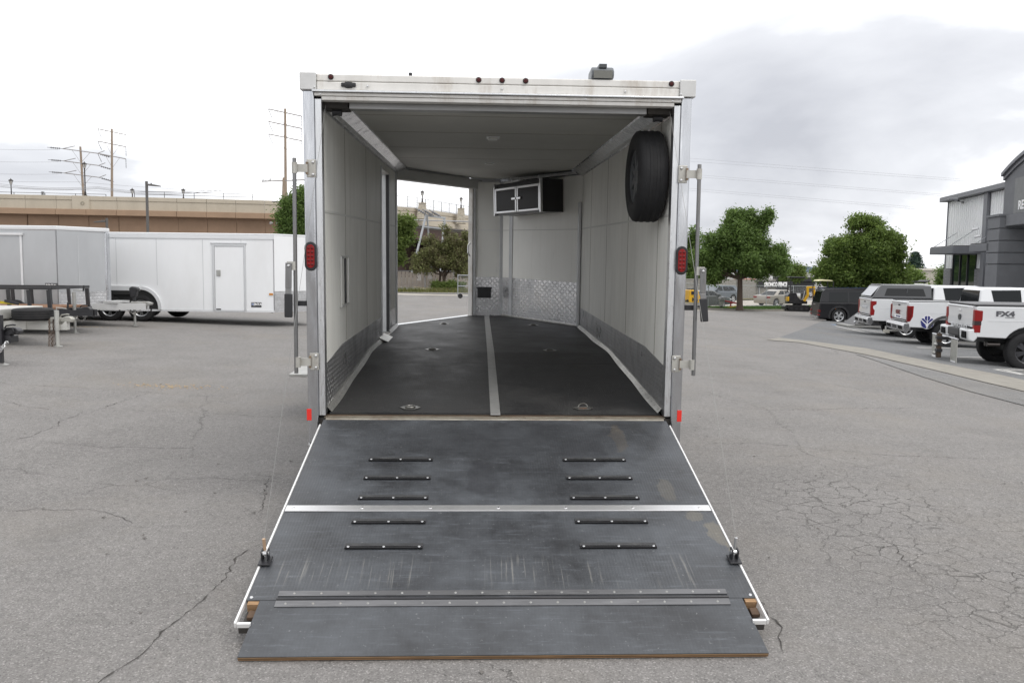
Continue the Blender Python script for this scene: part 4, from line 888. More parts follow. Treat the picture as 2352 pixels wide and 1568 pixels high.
def chain(par, pts, link=.045, r=.006, mat=None):
    mat = mat or M('zinc_chain', (.42,.41,.39), .4, .8, var=.2, vs=20)
    P = [Vector(p) for p in pts]; d = [0]
    for a, b in zip(P[:-1], P[1:]): d.append(d[-1]+(b-a).length)
    mb = MB(); n = int(d[-1]/(link*.78))
    def pt(s_):
        for i in range(len(P)-1):
            if s_ <= d[i+1]: return P[i].lerp(P[i+1], (s_-d[i])/max(1e-6, d[i+1]-d[i]))
        return P[-1]
    for k in range(n):
        a, b = pt(k*link*.78), pt(k*link*.78+link); t = (b-a).normalized(); s_ = t.cross(Vector((0,1,0) if k % 2 else (1,.3,0)))
        if s_.length < .01: s_ = t.cross(Vector((0,0,1)))
        s_.normalize(); c = (a+b)/2; w2 = link*.32
        mb.tube([c+t*(link*.5*math.cos(q))+s_*(w2*math.sin(q)) for q in [2*math.pi*i/8 for i in range(9)]], r, 4, caps=False)
    return mb.build('safety_chain', mat, par, smooth=True)
chain(sil, [(jx-.15,.95,tz+.04),(jx-.10,.93,tz-.12),(jx+.05,.92,tz-.20),(jx+.18,.93,tz-.12),(jx+.22,.95,tz+.0)], .05)

# ------------------------------------------------------------------ three open trailers, tongues pointing right
def jack(par, x, y, ztop, zfoot, r=.032, mat=steel, crank=True, name='tongue_jack'):
    j = MB().cyl((x,y,ztop),(x,y,zfoot+.30), r*1.25, n=14).cyl((x,y,zfoot+.32),(x,y,zfoot+.015), r, n=14).build(name, mat, par, smooth=True)
    MB().lathe([(.001,.03),(.03,.03),(.085,.008),(.085,.0)], (x,y,zfoot), (0,0,1), 18).build('jack_foot', steel, j)
    if crank:
        MB().tube([(x,y,ztop+.01),(x,y,ztop+.05),(x+.10,y-.02,ztop+.045),(x+.22,y-.03,ztop+.03),(x+.22,y-.03,ztop+.04)], .010, 8).build('crank', steel, j)
        MB().cyl((x+.22,y-.03,ztop+.03),(x+.235,y-.03,ztop+.15), .018, n=10).build('crank_grip', blackp, j)
    return j
def coupler(par, x, y, z, mat, ln=.5):
    c = MB().prism([(x-ln,z-.07),(x-.18,z-.09),(x-.12,z-.03),(x,z-.03),(x+.01,z+.03),(x-.04,z+.075),(x-.12,z+.08),(x-.20,z+.05),(x-ln,z+.06)], y-.06, y+.06, 'y').build('coupler', mat, par, bevel=.018, seg=3)
    MB().tube([(x-.25,y,z+.06),(x-.22,y,z+.10),(x-.12,y,z+.115),(x-.08,y,z+.11)], .012, 8).build('coupler_latch', mat, c)
    return c
# black utility trailer with rail
bj = G(148, 768); ut = thing('utility_trailer', 'black steel utility trailer with an open tube rail and plank deck beside the silver trailer', 'trailer', (bj.x, bj.y, gz(bj.x)), AW)
bm_ = lambda px, py, Y=None: (at(px, py, Y or bj.y)-Vector((bj.x, bj.y, gz(bj.x))))
dk = .56
rx1 = bm_(137, 680).x
MB().box(-5.0, rx1+.03, -.35, 1.25, dk-.10, dk-.02).build('deck_frame', blackm, ut)
plank = M('red_brown_deck_plank', (.24,.13,.075), .8, var=.2, vs=5, stretch=(.6,8,8))
for k in range(9): MB().box(-5.0, rx1-.03, -.31+k*.168, -.31+k*.168+.155, dk-.02, dk+.018).build('plank', plank, ut)
for y in (-.32, 1.22):
    ra = MB().bar((-5.0, y, dk+.40), (rx1, y, dk+.42), .055, .055).build('rail', blackm, ut, bevel=.006)
    for k in range(9):
        x = rx1-.03-k*.42
        MB().bar((x, y, dk-.02), (x-.02, y, dk+.385), .06 if k else .075, .05, (0,1,0)).build('rail_post', blackm, ra)
MB().bar((rx1-.02, -.29, dk+.42), (rx1-.02, 1.19, dk+.42), .055, .055).build('front_rail', blackm, ut)
for y in (-.25, 1.15): MB().bar((rx1-.2, y, dk-.10), (.42, .45+(y-.45)*.10, dk-.12), .06, .13).build('tongue_beam', blackm, ut)
coupler(ut, bm_(186, 700).x, .45, dk-.07, blackm, .55); jack(ut, .03, .38, dk+.32, 0, .03, crank=True)
cl_ = MB().bar((.22,.37,dk-.16),(.26,.37,dk-.15),.09,.10).build('warning_label', txt_w, ut)
chain(ut, [(.05,.36,dk-.08),(.12,.33,dk-.28),(.22,.33,dk-.30),(.35,.36,dk-.12)], .05)
for x in (-1.9, -2.75):
    for y in (-.55, 1.45): wheel(ut, (x, y, .33), (0,-1 if y < 0 else 1,0), .33, .2, .19, 5, MATS['white_steel_rim'], twin=False)
strap = M('yellow_ratchet_strap', (.62,.50,.03), .6)
sp1 = bm_(0, 681); sp2 = bm_(48, 690)
sb = tag(MB().bar(Vector((bj.x,bj.y,gz(bj.x)))+Vector((rx1-2.6,-.36,dk+.24)), Vector((bj.x,bj.y,gz(bj.x)))+Vector((rx1-.62,-.40,dk+.10)), .006, .05).build('ratchet_strap', strap), 'yellow ratchet strap slung along the black trailer rail', 'strap')
o_ = Vector((bj.x,bj.y,gz(bj.x)))
for k, (a, b, c, r_) in enumerate(((rx1-1.28,-.42,dk+.20,.06),(rx1-1.16,-.42,dk+.23,.055),(rx1-1.05,-.42,dk+.20,.045))):
    MB().lathe([(.001,-.03),(r_,-.02),(r_*.8,0),(r_,.02),(.001,.03)], o_+Vector((a,b,c)), (.8,.3,.3), 14).build('strap_bundle', strap, sb)
MB().bar(o_+Vector((rx1-.9,-.42,dk+.16)), o_+Vector((rx1-.62,-.42,dk+.10)), .03, .05).build('ratchet', blackm, sb)
# aluminium trailer with a tyre lying on the tongue
aj = G(139.6, 795); al = thing('aluminium_trailer', 'pale aluminium flatbed trailer tongue with chains and a crank jack', 'trailer', (aj.x, aj.y, gz(aj.x)), AW)
am = lambda px, py, Y=None: (at(px, py, Y or aj.y)-Vector((aj.x, aj.y, gz(aj.x))))
almat = M('weathered_aluminium', (.60,.595,.56), .5, .45, var=.10, vs=5, stretch=(1,1,4), dirt=.3, dcol=(.35,.33,.28))
zb0, zb1 = am(100, 757).z, am(100, 736).z
MB().box(am(-120,740).x, am(157,740).x, -.06, .06, zb0, zb1).build('tongue_beam', almat, al, bevel=.006)
for sgn in (-1, 1): MB().bar((am(62,740).x, sgn*.05, (zb0+zb1)/2), (am(-160,740).x, sgn*.75, (zb0+zb1)/2), .06, zb1-zb0-.01).build('side_beam', almat, al)
MB().box(-5.5, am(25,700).x, -1.0, 1.0, zb1+.04, zb1+.22).build('deck', almat, al, bevel=.01)
coupler(al, am(170,738).x, 0, zb1+.005, M('dull_coupler', (.42,.41,.37), .5, .5, var=.12, vs=8), .42)
jack(al, 0, -.10, am(139,712).z, 0, .034, M('jack_aluminium', (.50,.50,.47), .45, .5, var=.1), True)
for x in (am(118,740).x, am(127,740).x):
    chain(al, [(x,-.075,zb1+.03),(x,-.08,zb0-.02),(x-.02,-.08,zb0-.32),(x,-.08,zb0-.36),(x+.03,-.08,zb0-.33),(x+.03,-.078,zb0-.02)], .048, .006, M('rusty_chain', (.20,.15,.12), .6, .5, var=.3, vs=25))
MB().tube([am(100,713)+Vector((0,.05,0)), am(112,711)+Vector((0,.02,0)), am(132,714), am(136,726)+Vector((0,-.08,0)), am(128,736)+Vector((0,-.06,0))], .012, 8).build('trailer_cable', blackp, al, smooth=True)
for x in (-2.6, -3.45):
    for y in (-1.12, 1.12): wheel(al, (x, y, .33), (0,-1 if y < 0 else 1,0), .33, .2, .19, 5)
lt = at(75.5, 736, aj.y); lr = (am(120,720).x-am(31,720).x)/2
lying = thing('loose_tyre', 'worn black tyre lying flat on the pale aluminium trailer tongue', 'tyre', (lt.x, lt.y+.02, gz(aj.x)+zb1+.003))
MB().lathe(tyre_prof(lr, .215, lr*.56), (0,0,.112), (0,0,1), 40).build('tyre', rubberm, lying, smooth=True)
# nearest tongue, black
nj = G(16, 836); nb = thing('black_trailer_tongue', 'black trailer coupler and jack with a hanging bright chain', 'trailer', (nj.x, nj.y, gz(nj.x)), AW)
nm = lambda px, py: (at(px, py, nj.y)-Vector((nj.x, nj.y, gz(nj.x))))
ctip = nm(51, 763)
coupler(nb, ctip.x, -.02, ctip.z, blackm, .62)
MB().box(-4.0, nm(35,780).x, -.10, .10, nm(20,786).z, nm(20,770).z).build('tongue_beam', blackm, nb, bevel=.01)
for sgn in (-1, 1): MB().bar((-.5, sgn*.12, nm(20,778).z), (-2.6, sgn*.75, nm(20,778).z), .07, .12).build('side_beam', blackm, nb)
MB().box(-6, -2.4, -1.0, 1.0, nm(20,778).z, nm(20,765).z).build('deck', blackm, nb)
j_ = MB().box(-.035, .035, -.165, -.095, nm(16,836).z+.3, nm(16,722).z).build('tongue_jack', blackm, nb, bevel=.006)
MB().box(-.026, .026, -.155, -.105, .02, nm(16,800).z).build('jack_leg', blackm, j_); MB().lathe([(.001,.03),(.04,.03),(.10,.008),(.10,0)], (0,-.13,0), (0,0,1), 18).build('jack_foot', steel, j_)
MB().cyl((-.13,-.13,nm(16,719).z), (.0,-.13,nm(16,716).z), .025, n=10).build('jack_crank', steel, j_)
MB().tube([(-.25,-.1,nm(0,772).z), nm(10,765)+Vector((0,-.1,0)), nm(26,752)+Vector((0,-.1,0)), nm(38,752)+Vector((0,-.1,0)), nm(41,760)+Vector((0,-.1,0)), nm(37,769)+Vector((0,-.08,0))], .014, 8).build('trailer_cable', blackp, nb, smooth=True)
chain(nb, [nm(2,768)+Vector((0,-.2,0)), nm(4,785)+Vector((0,-.2,0)), nm(10,803)+Vector((0,-.22,0)), nm(17,807)+Vector((0,-.22,0)), nm(24,798)+Vector((0,-.2,0)), nm(25,786)+Vector((0,-.15,0)), nm(31,785)+Vector((0,-.12,0)), nm(21,782)+Vector((0,-.12,0))], .055, .008, M('bright_chain', (.6,.6,.6), .3, .9))
for x in (-3.6, -4.4):
    for y in (-1.1, 1.1): wheel(nb, (x, y, .33), (0,-1 if y < 0 else 1,0), .33, .2, .19, 5)
# ------------------------------------------------------------------ overpass behind the lot
par_m = M('beige_precast_concrete', (.46,.41,.33), .85, var=.06, vs=.7, bump=.15, bs=8, dirt=.35, dcol=(.30,.26,.20), ds=.5, stretch=(1,1,.35))
band_m = M('brown_precast_concrete', (.33,.225,.15), .85, var=.08, vs=.7, dirt=.25, dcol=(.22,.15,.1), ds=.5)
wall_m = M('brown_panel_wall', (.27,.18,.12), .88, var=.10, vs=.6, bump=.3, bs=6)
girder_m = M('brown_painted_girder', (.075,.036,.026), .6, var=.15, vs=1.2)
stone_m = M('rough_stone', (.40,.36,.29), .9, var=.3, vs=5, bump=.8, bs=4)
metal_d = M('dark_bronze_metal', (.035,.030,.028), .5, .3)
ZT = 8.62
def ovp(px, Y): p = at(px, 470, Y); return Vector((p.x, p.y, 0))
plan = [ovp(-900, 80), ovp(-300, 84), ovp(0, 87), ovp(350, 88.5), ovp(645, 90.5), ovp(800, 93), ovp(939, 97), ovp(1079, 112), ovp(1260, 140)]
dd = [0]
for a, b in zip(plan[:-1], plan[1:]): dd.append(dd[-1]+(b-a).length)
def along(s_):
    for i in range(len(plan)-1):
        if s_ <= dd[i+1] or i == len(plan)-2:
            t = (plan[i+1]-plan[i]).normalized(); return plan[i]+t*(s_-dd[i]), t
def s_of(px):
    best = min(range(int(dd[-1]*5)), key=lambda k: abs(math.atan2(along(k/5)[0].x, along(k/5)[0].y)-math.atan2(ray(px, 480).x, ray(px, 480).y))); return best/5
ob_ = plan[3]
over = thing('overpass', 'long beige and brown concrete road overpass crossing behind the lot', 'overpass', (ob_.x, ob_.y, 0))
oo = (-ob_.x, -ob_.y, 0)
def ob(mb, name, mat, parent=None, **k): return mb.build(name, mat, parent or over, off=oo, **k)
def seg(s0, s1, z0, z1, t0, t1):
    """block along the overpass line; t positive = away from the camera"""
    a, ta = along(s0); b, tb_ = along(s1); na = Vector((-ta.y, ta.x, 0)); nb_ = Vector((-tb_.y, tb_.x, 0))
    if (s1-s0) < 6: nb_ = na
    P = [p+n*t+Vector((0,0,z)) for z in (z0, z1) for p, n, t in ((a,na,t0),(b,nb_,t0),(b,nb_,t1),(a,na,t1))]
    return MB().add(P, [(0,3,2,1),(4,5,6,7),(0,1,5,4),(1,2,6,5),(2,3,7,6),(3,0,4,7)])
SB = s_of(880)                                                   # left of this the wall is solid, right of it a bridge span
PW_ = 2.95; s_ = 2.0; k = 0; vis0 = s_of(-60)
while s_ < dd[-1]-3:
    e_ = min(s_+PW_, dd[-1])
    if e_ > vis0-6:
        ob(seg(s_+.015, e_-.015, ZT-.42, ZT, -.06, .24), 'parapet_cap', par_m, bevel=.02)
        ob(seg(s_+.012, e_-.012, ZT-1.36, ZT-.425, 0, .22), 'parapet_panel', par_m)
        ob(seg(s_+.012, e_-.012, ZT-1.95, ZT-1.365, -.35, .4), 'deck_edge_panel', band_m if e_ < SB else par_m, bevel=.02)
        if e_ < SB:
            z = ZT-2.0
            for r_ in range(4):
                ob(seg(s_+.02+(r_ % 2)*1.2, e_-.02+(r_ % 2)*1.2, z-1.62, z-.03+(.075 if r_ == 0 else 0), .41+.03*random.random(), .62), 'wall_panel', wall_m, bevel=.02); z -= 1.65
    s_ += PW_
def chunks(s0, s1, z0, z1, t0, t1, st=2.5):
    mb = MB(); n = max(1, int((s1-s0)/st))
    for i in range(n): q = seg(s0+(s1-s0)*i/n, s0+(s1-s0)*(i+1)/n, z0, z1, t0, t1); mb.add(q.v, q.f)
    return mb
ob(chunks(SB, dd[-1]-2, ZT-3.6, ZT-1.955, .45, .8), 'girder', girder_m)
ed = [along(q)[0]+Vector((0, 1.0, 0)) for q in np.linspace(SB, dd[-1]-2, 14)]
back = max(p.y for p in ed)+6
ob(MB().prism([(p.x, p.y) for p in ed]+[(ed[-1].x+30, back), (ed[-1].x+30, back+30), (ed[0].x, back+30)], ZT-2.3, ZT-1.97, 'z'), 'deck', M('dark_deck_concrete', (.2,.19,.17), .9))  # deck extended far back to darken the space under the span
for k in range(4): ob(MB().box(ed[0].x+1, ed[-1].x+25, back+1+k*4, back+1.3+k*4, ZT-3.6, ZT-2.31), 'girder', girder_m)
ob(MB().box(ed[0].x, ed[0].x+1, ed[0].y, back+29, 0, ZT-2.31), 'abutment', girder_m); ob(MB().box(ed[0].x, ed[-1].x+30, back+28.5, back+29.5, -.5, ZT-2.31), 'far_retaining_wall', M('shade_toned_wall', (.045,.028,.02), .9, var=.2))  # abutment and far wall: shade under the span painted as near-black brown
ob(MB().box(vis0*0+ed[0].x-60, ed[0].x-.1, ed[0].y+.6, ed[0].y+14, ZT-2.2, ZT-1.99), 'deck', MATS['dark_deck_concrete'])
ob(seg(vis0-5, SB, -.5, ZT-1.6, .63, 1.2), 'retaining_wall_core', wall_m)
for px in (187, 645+20):                                         # pilasters with a round boss
    q = s_of(px); pl = ob(seg(q-.85, q+.85, ZT-1.38, ZT+.02, -.14, .3), 'pilaster', par_m, bevel=.02)
    c, t = along(q+.2); n_ = Vector((-t.y, t.x, 0)); c = c-n_*.15+Vector((0,0,ZT-.72)); ob(MB().lathe([(.001,-.05),(.10,-.05),(.12,-.02),(.16,-.06),(.19,-.03),(.19,0)], c, n_, 18), 'round_boss', stone_m, pl)
def rail_run(p0, p1, z1, step, two):
    a, b = s_of(p0), s_of(p1); n = int((b-a)/step)
    for i in range(n+1):
        c, t = along(a+i*step); ob(MB().cyl(c+Vector((0,.1,ZT)), c+Vector((0,.1,z1)), .03, n=6), 'rail_post', metal_d)
        if i < n:
            d, _ = along(a+(i+1)*step); ob(MB().cyl(c+Vector((0,.1,z1)), d+Vector((0,.1,z1)), .025, n=6), 'rail', metal_d)
            if two: ob(MB().cyl(c+Vector((0,.1,ZT+.30)), d+Vector((0,.1,ZT+.30)), .02, n=6), 'rail', metal_d)
rail_run(-40, 300, ZT+.22, 2.95, False); rail_run(310, 640, ZT+.62, 2.95, True)
# tall safety fence and stone piers over the bridge span (seen through the trailer)
q0, q1 = s_of(900), s_of(1100)
for i in range(int((q1-q0)/2.1)+2):
    c, t = along(q0+i*2.1); d, _ = along(q0+(i+1)*2.1)
    ob(MB().cyl(c+Vector((0,.1,ZT)), c+Vector((0,.1,ZT+1.25)), .035, n=6), 'fence_post', metal_d)
    for z in (ZT+.06, ZT+1.22): ob(MB().cyl(c+Vector((0,.1,z)), d+Vector((0,.1,z)), .022, n=5), 'fence_rail', metal_d)
    mw = MB()
    for j in range(22):
        x = j/22; u = c.lerp(d, x)+Vector((0,.1,0))
        for sg in (0, 1):
            v0 = u+Vector((0,0,ZT+.06)); v1 = c.lerp(d, x+(.5 if sg else -.5))+Vector((0,.1,ZT+1.22)); mw.tube([v0, v1], .002, 3, False)
    ob(mw, 'fence_mesh', M('fence_wire', (.35,.36,.37), .5, .6), kind='stuff')
lanm = M('lantern_glass', (.75,.74,.70), .3)
def lantern(base, h, label, scale=1.0):
    t = thing('lantern_lamp', label, 'lamp post', base, 0, 'lantern lamps along the overpass'); sc_ = scale
    MB().lathe([(.16,0),(.16,.10),(.09,.14),(.10,.35),(.065,.45),(.055,h-.75),(.09,h-.68),(.06,h-.64)], (0,0,0), (0,0,1), 12).build('post', metal_d, t, smooth=True)
    lh = MB().lathe([(.06,h-.64),(.12,h-.58),(.19,h-.22),(.001,h-.2)], (0,0,0), (0,0,1), 6).build('lantern', lanm, t)
    MB().lathe([(.26,h-.24),(.25,h-.18),(.08,h-.06),(.03,h-.04),(.03,h+.05),(.001,h+.08)], (0,0,0), (0,0,1), 6).build('lantern_roof', metal_d, lh)
    mb = MB()
    for k in range(6): a = math.pi*k/3; mb.cyl((.12*math.cos(a),.12*math.sin(a),h-.58), (.2*math.cos(a),.2*math.sin(a),h-.22), .018, n=5)
    mb.build('lantern_frame', metal_d, lh); return t
def pier(px, Y, topy, w0, w1, label):
    c = at(px, 480, Y); zt = at(px, topy, Y).z
    p_ = thing('stone_pier', label, 'pillar', (c.x, c.y, ZT-1.3), 0, 'stone piers on the overpass')
    h = zt-(ZT-1.3)
    MB().add([(-w0,-w0,0),(w0,-w0,0),(w0,w0,0),(-w0,w0,0),(-w1,-w1,h),(w1,-w1,h),(w1,w1,h),(-w1,w1,h)], [(0,3,2,1),(4,5,6,7),(0,1,5,4),(1,2,6,5),(2,3,7,6),(3,0,4,7)]).build('shaft', stone_m, p_, bevel=.05)
    MB().box(-w1-.05, w1+.05, -w1-.05, w1+.05, h, h+.10).build('cap', par_m, p_, bevel=.02)
    return Vector((c.x, c.y, zt+.10))
for px, Y, ty, lab, pl in ((305,101,463,'short lantern lamp on a stone pier nearest the leaning twin poles','squat stone pier carrying a lantern, beside the leaning pole'), (422,102,463,'short lantern lamp on a stone pier above the plain brown wall','squat stone pier carrying a lantern above the brown wall'),
                       (970,98.2,468,'lantern lamp on the tapered stone pier seen through the trailer doorway above the steel frame','tapered stone pier above the steel frame in the trailer doorway'), (1059,107.5,480.5,'lantern lamp on the tapered stone pier seen beside the trailer door jamb','tapered stone pier seen beside the trailer door jamb')):
    b = pier(px, Y, ty, .62, .40, pl); lantern(b, 1.45, lab)
c, _ = along(s_of(195)); lantern((c.x, c.y+.1, ZT+.02), 3.45, 'tall lantern lamp on the overpass pilaster beside the leaning pole')
b = at(27, 466, 96); lantern((b.x, b.y, ZT-1.9), 4.35, 'tall lantern lamp on the overpass standing alone')

# ------------------------------------------------------------------ poles and wires
wood_p = M('weathered_pole_wood', (.30,.235,.18), .9, var=.25, vs=3, stretch=(8,8,.6)); arm_m = M('steel_crossarm', (.33,.31,.30), .6, .4); ins_m = M('grey_insulator', (.20,.20,.21), .4)
wire_m = M('wire_grey', (.34,.34,.35), .5, .3)
def pole(name, label, px, topy, Y, r, arms, arm_half, tilt=0, basepx=None, style='hang', grp='wooden transmission poles'):
    top = at(px, topy, Y); b = at(basepx if basepx else px, 620, Y); b = Vector((b.x, Y, 0))
    p_ = thing(name, label, 'utility pole', b, 0, grp); T = top-b
    MB().tube([(0,0,-.3), T*.5, T], [r*1.15, r, r*.75], 12).build('pole_shaft', wood_p, p_, smooth=True)
    for ay in arms:
        ac = at(px, ay, Y); f = (ac.z)/T.z; c = T*f
        l = c+Vector((-arm_half, -.8, .24)); rr = c+Vector((arm_half, .8, -.24)) if style == 'hang' else c+Vector((arm_half, .6, -.16))
        a = MB().bar(l, rr, .10, .11).build('crossarm', arm_m, p_)
        for e_ in (l.lerp(c, .52), rr.lerp(c, .45)): MB().bar(e_, c+Vector((0,0,-1.6)), .04, .04).build('brace', arm_m, a)
        if style == 'hang':
            for e_, dx_ in ((l, .42), (rr, 0)): MB().lathe([(.03,0),(.05,.1),(.03,.2),(.05,.3),(.03,.5),(.05,.7),(.03,.8),(.05,1.0),(.02,1.3)], e_, (dx_,0,-1), 8).build('insulator', ins_m, a)
        else:
            for e_, dv in ((l, Vector((-1,-.2,.05))), (rr, Vector((1,.3,-.28)))):
                MB().lathe([(.04,0)]+[(.04+.10*(k % 2), .3+k*.13) for k in range(11)]+[(.03,2.0)], e_, dv, 8).build('insulator', ins_m, a)
                MB().cyl(e_, e_+Vector((.9 if dv.x > 0 else 1.6, .2, .42)), .05, n=6).build('jumper_bracket', arm_m, a)
    return p_, T+b
pole('transmission_pole', 'straight tall wooden pole with three drooping crossarms, left of the twin lanterns', 257, 296, 118, .17, (303, 331, 359), 1.55)
pole('leaning_pole', 'leaning wooden pole with three long crossarms and strain insulators', 184.5, 337, 122, .18, (348, 376, 403.5), 2.1, basepx=203, style='strain', grp=None)
pole('transmission_pole', 'tallest wooden transmission pole beside the open trailer', 655, 250, 100, .18, (259, 287.5, 316), 1.75, basepx=657)
ds = at(652, 408, 84); dp = thing('distribution_pole', 'short wooden utility pole with one level crossarm and lamp arm beside the tree', 'utility pole', (ds.x-.15, ds.y, 0))
MB().tube([(-.25,0,-.3), (.15,0,ds.z)], [.18,.14], 10).build('pole_shaft', wood_p, dp, smooth=True)
MB().bar((-2.0,-.1,ds.z-.42), (2.4,.1,ds.z-.18), .10, .12).build('crossarm', arm_m, dp)
for x in (-1.9, -1.2, 1.2, 2.3): MB().cyl((x,0,ds.z-.35+.05*x), (x,0,ds.z-.05+.05*x), .05, n=8).build('insulator', ins_m, dp)
MB().tube([(0,0,ds.z-2.6),(-.6,-.2,ds.z-2.35),(-.8,-.2,ds.z-2.35)], .05, 6).build('lamp_arm', arm_m, dp); MB().box(-1.0,-.6,-.3,-.1,ds.z-2.45,ds.z-2.3).build('lamp_head', arm_m, dp, bevel=.04)
for x in (-1.1, -.5): MB().lathe([(.001,-.12),(.12,-.1),(.15,.1),(.001,.12)], (x,-.2,ds.z-4.5), (-.5,-.8,.1), 12).build('flood_lamp', arm_m, dp)
def wire(name, label, pts, sagz=0, grp='overhead wires', r=.016):
    P = []
    for a, b in zip(pts[:-1], pts[1:]):
        a, b = Vector(a), Vector(b); n = 14
        for i in range(n): t = i/n; P.append(a.lerp(b, t)-Vector((0,0,sagz*4*t*(1-t))))
    P.append(Vector(pts[-1])); return tag(MB().tube(P, r, 4).build(name, wire_m), label, 'wire', grp)
lw = 'thin overhead wire crossing the sky above the overpass'
for (y0, y1) in ((414.5, 428), (443,448), (436, 454), (457, 464), (409.7+9, 436)): wire('overhead_wire', lw, [at(-400, y0-20, 112), at(184, y1-10 if y1 < 430 else y1, 120), at(700, y1+14, 128)], .4, 'wires over the overpass')
for y0, y1, lv_ in ((335,344,'top'), (365,372,'middle'), (393,400,'lowest')): wire('overhead_wire', 'thin wire strung to the %s crossarm of the leaning pole' % lv_, [at(-400, y0-22, 100), at(134, y1, 122.4)], .5, 'wires of the leaning pole')
for y0, y1 in ((405,436.5), (409,438.5), (400.5,434)): wire('overhead_cable', 'sagging dark cable running to the crossarm of the short utility pole', [at(-300, y0-50, 70), at(225, y1-5, 75), at(640, y1-31, 83.6)], 1.0, 'cables to the short utility pole', .016)
for a, b, lv_ in ((364.9,421,'topmost'), (372,424.5,'topmost'), (401.7,459.5,'middle'), (406.5,463,'middle'), (433.9,495,'lowest'), (438.7,499,'lowest')): wire('overhead_wire', 'one of the %s pair of wires over the trees and metal building' % lv_, [at(700, a-62, 130), at(1600, a, 110), at(2330, b, 92), at(3000, b+66, 80)], 0, lv_+' pair of wires', .010)
for a, b in ((431,438), (443,447)): wire('overhead_wire', 'level overhead wire seen through the trailer nose doorway', [at(880, a, 90), at(1120, b, 92)], 0, 'wires in the doorway', .010)
wire('overhead_wire', 'slanting wire falling towards the bridge parapet in the nose doorway', [at(915, 452, 80), at(1120, 516, 90)], 0, None, .012)
pipe_m = M('pale_pipe', (.55,.54,.52), .5)
wire('overhead_cable', 'pale thick cable strung in front of the bridge parapet', [at(938, 505, 94), at(1140, 511, 104)], 0, None, .07)
# lattice-style galvanised A-frame with insulators
galv = M('galvanised_frame', (.38,.395,.41), .5, .5, var=.08, vs=2)
fb = at(985, 668, 74); fr_ = thing('steel_a_frame', 'galvanised steel H-frame with sloping legs and insulators behind the tree', 'power structure', (fb.x, fb.y, 0))
def fr(px, py, Y=74): return at(px, py, Y)-Vector((fb.x, fb.y, 0))
for a, b in ((fr(978,497), fr(938,665,72)), (fr(981,497), fr(994,665,76)), (fr(1020,501,75), fr(1008,665,72)), (fr(1020,501,75), fr(1046,665,78))): MB().bar(a, Vector((b.x, b.y, 0)), .13, .13).build('frame_leg', galv, fr_)
MB().bar(fr(976,494), fr(1023,501,75), .17, .17).build('top_beam', galv, fr_); MB().bar(fr(973,520.5), fr(1026,526,75), .12, .12).build('cross_beam', galv, fr_)
for px in (982, 997, 1013): MB().lathe([(.04,0)]+[(.05+.09*(k % 2), .15+k*.10) for k in range(9)]+[(.03,1.2)], fr(px, 494+(px-980)*.12), (-.75,0,.42), 8).build('insulator', ins_m, fr_)
# plain street lamps behind the white trailer
grey_p = M('grey_lamp_paint', (.12,.115,.11), .5, .3)
for px, ty, Y, s_, lab in ((336.5, 416.5, 60, 1, 'tall square grey lot lamp with its head turned away from the leaning pole'), (245, 501, 66, -1, 'lower grey lot lamp peeping over the silver trailer')):
    tp = at(px, ty, Y); b = Vector((tp.x, tp.y, .3)); sl_ = thing('lot_lamp', lab, 'street lamp', b); h = tp.z-.3
    MB().box(-.075,.075,-.075,.075,0,h).build('post', grey_p, sl_, bevel=.01); MB().cyl((0,0,0),(0,0,.6),.28,n=14).build('base', concrete, sl_)
    hd_ = MB().prism([(s_*.08,h-.30),(s_*.35,h-.32),(s_*.95,h-.36),(s_*.95,h-.30),(s_*.4,h-.20),(s_*.08,h-.18)], -.16, .16, 'y').build('lamp_head', grey_p, sl_, bevel=.02)
    MB().cyl((s_*.32,0,h-.22),(s_*.32,0,h-.12),.045,n=8).build('photocell', grey_p, hd_)
# sign posts on the overpass deck
for px, ty, lab in ((98, 440, 'small road sign edge-on behind the overpass rail'), (76, 448, 'thin marker post behind the overpass rail')):
    t_ = at(px, ty, 98); sp2_ = thing('road_sign', lab, 'sign', (t_.x, t_.y, ZT-1.9)); h = t_.z-ZT+1.9
    MB().cyl((0,0,0),(0,0,h),.05,n=8).build('post', grey_p, sp2_); MB().box(-.18 if px == 98 else -.06, .18 if px == 98 else .06, -.03, .03, h-1.2 if px == 98 else h-.3, h).build('sign_plate', galv, sp2_)

# ------------------------------------------------------------------ far edge of the lot seen through the trailer
grassm = M('dry_grass', (.15,.13,.05), .95, var=.35, vs=3, bump=.6, bs=20); lawn = M('lawn_green', (.055,.11,.022), .95, var=.3, vs=3, bump=.6, bs=25)
roadm = M('road_concrete', (.42,.39,.34), .9, var=.1, vs=1)
ka, kb = G(880, 672.5), G(1160, 676.5); dirk = (kb-ka).normalized()
def koff(p, d_): n = Vector((-dirk.y, dirk.x, 0)); return (p.x+n.x*d_, p.y+n.y*d_)
kl, kr = ka-dirk*18, kb+dirk*14
def strip_box(name, p, q, d0, d1, h, mat):
    P = [koff(p,d0), koff(q,d0), koff(q,d1), koff(p,d1)]; zb = min(gz(a[0]) for a in P); o = MB().prism(P, zb-.05, zb+h, 'z').build(name, mat); o['kind'] = 'structure'; return o
strip_box('kerb', kl, kr, 0, .16, .14, concrete); strip_box('verge', kl, kr, .161, 9, .12, grassm)
far_lane = sheet('concrete_apron', [koff(kl,-2.4), koff(kr,-2.4)], [koff(kl,-.01), koff(kr,-.01)], roadm, .007)
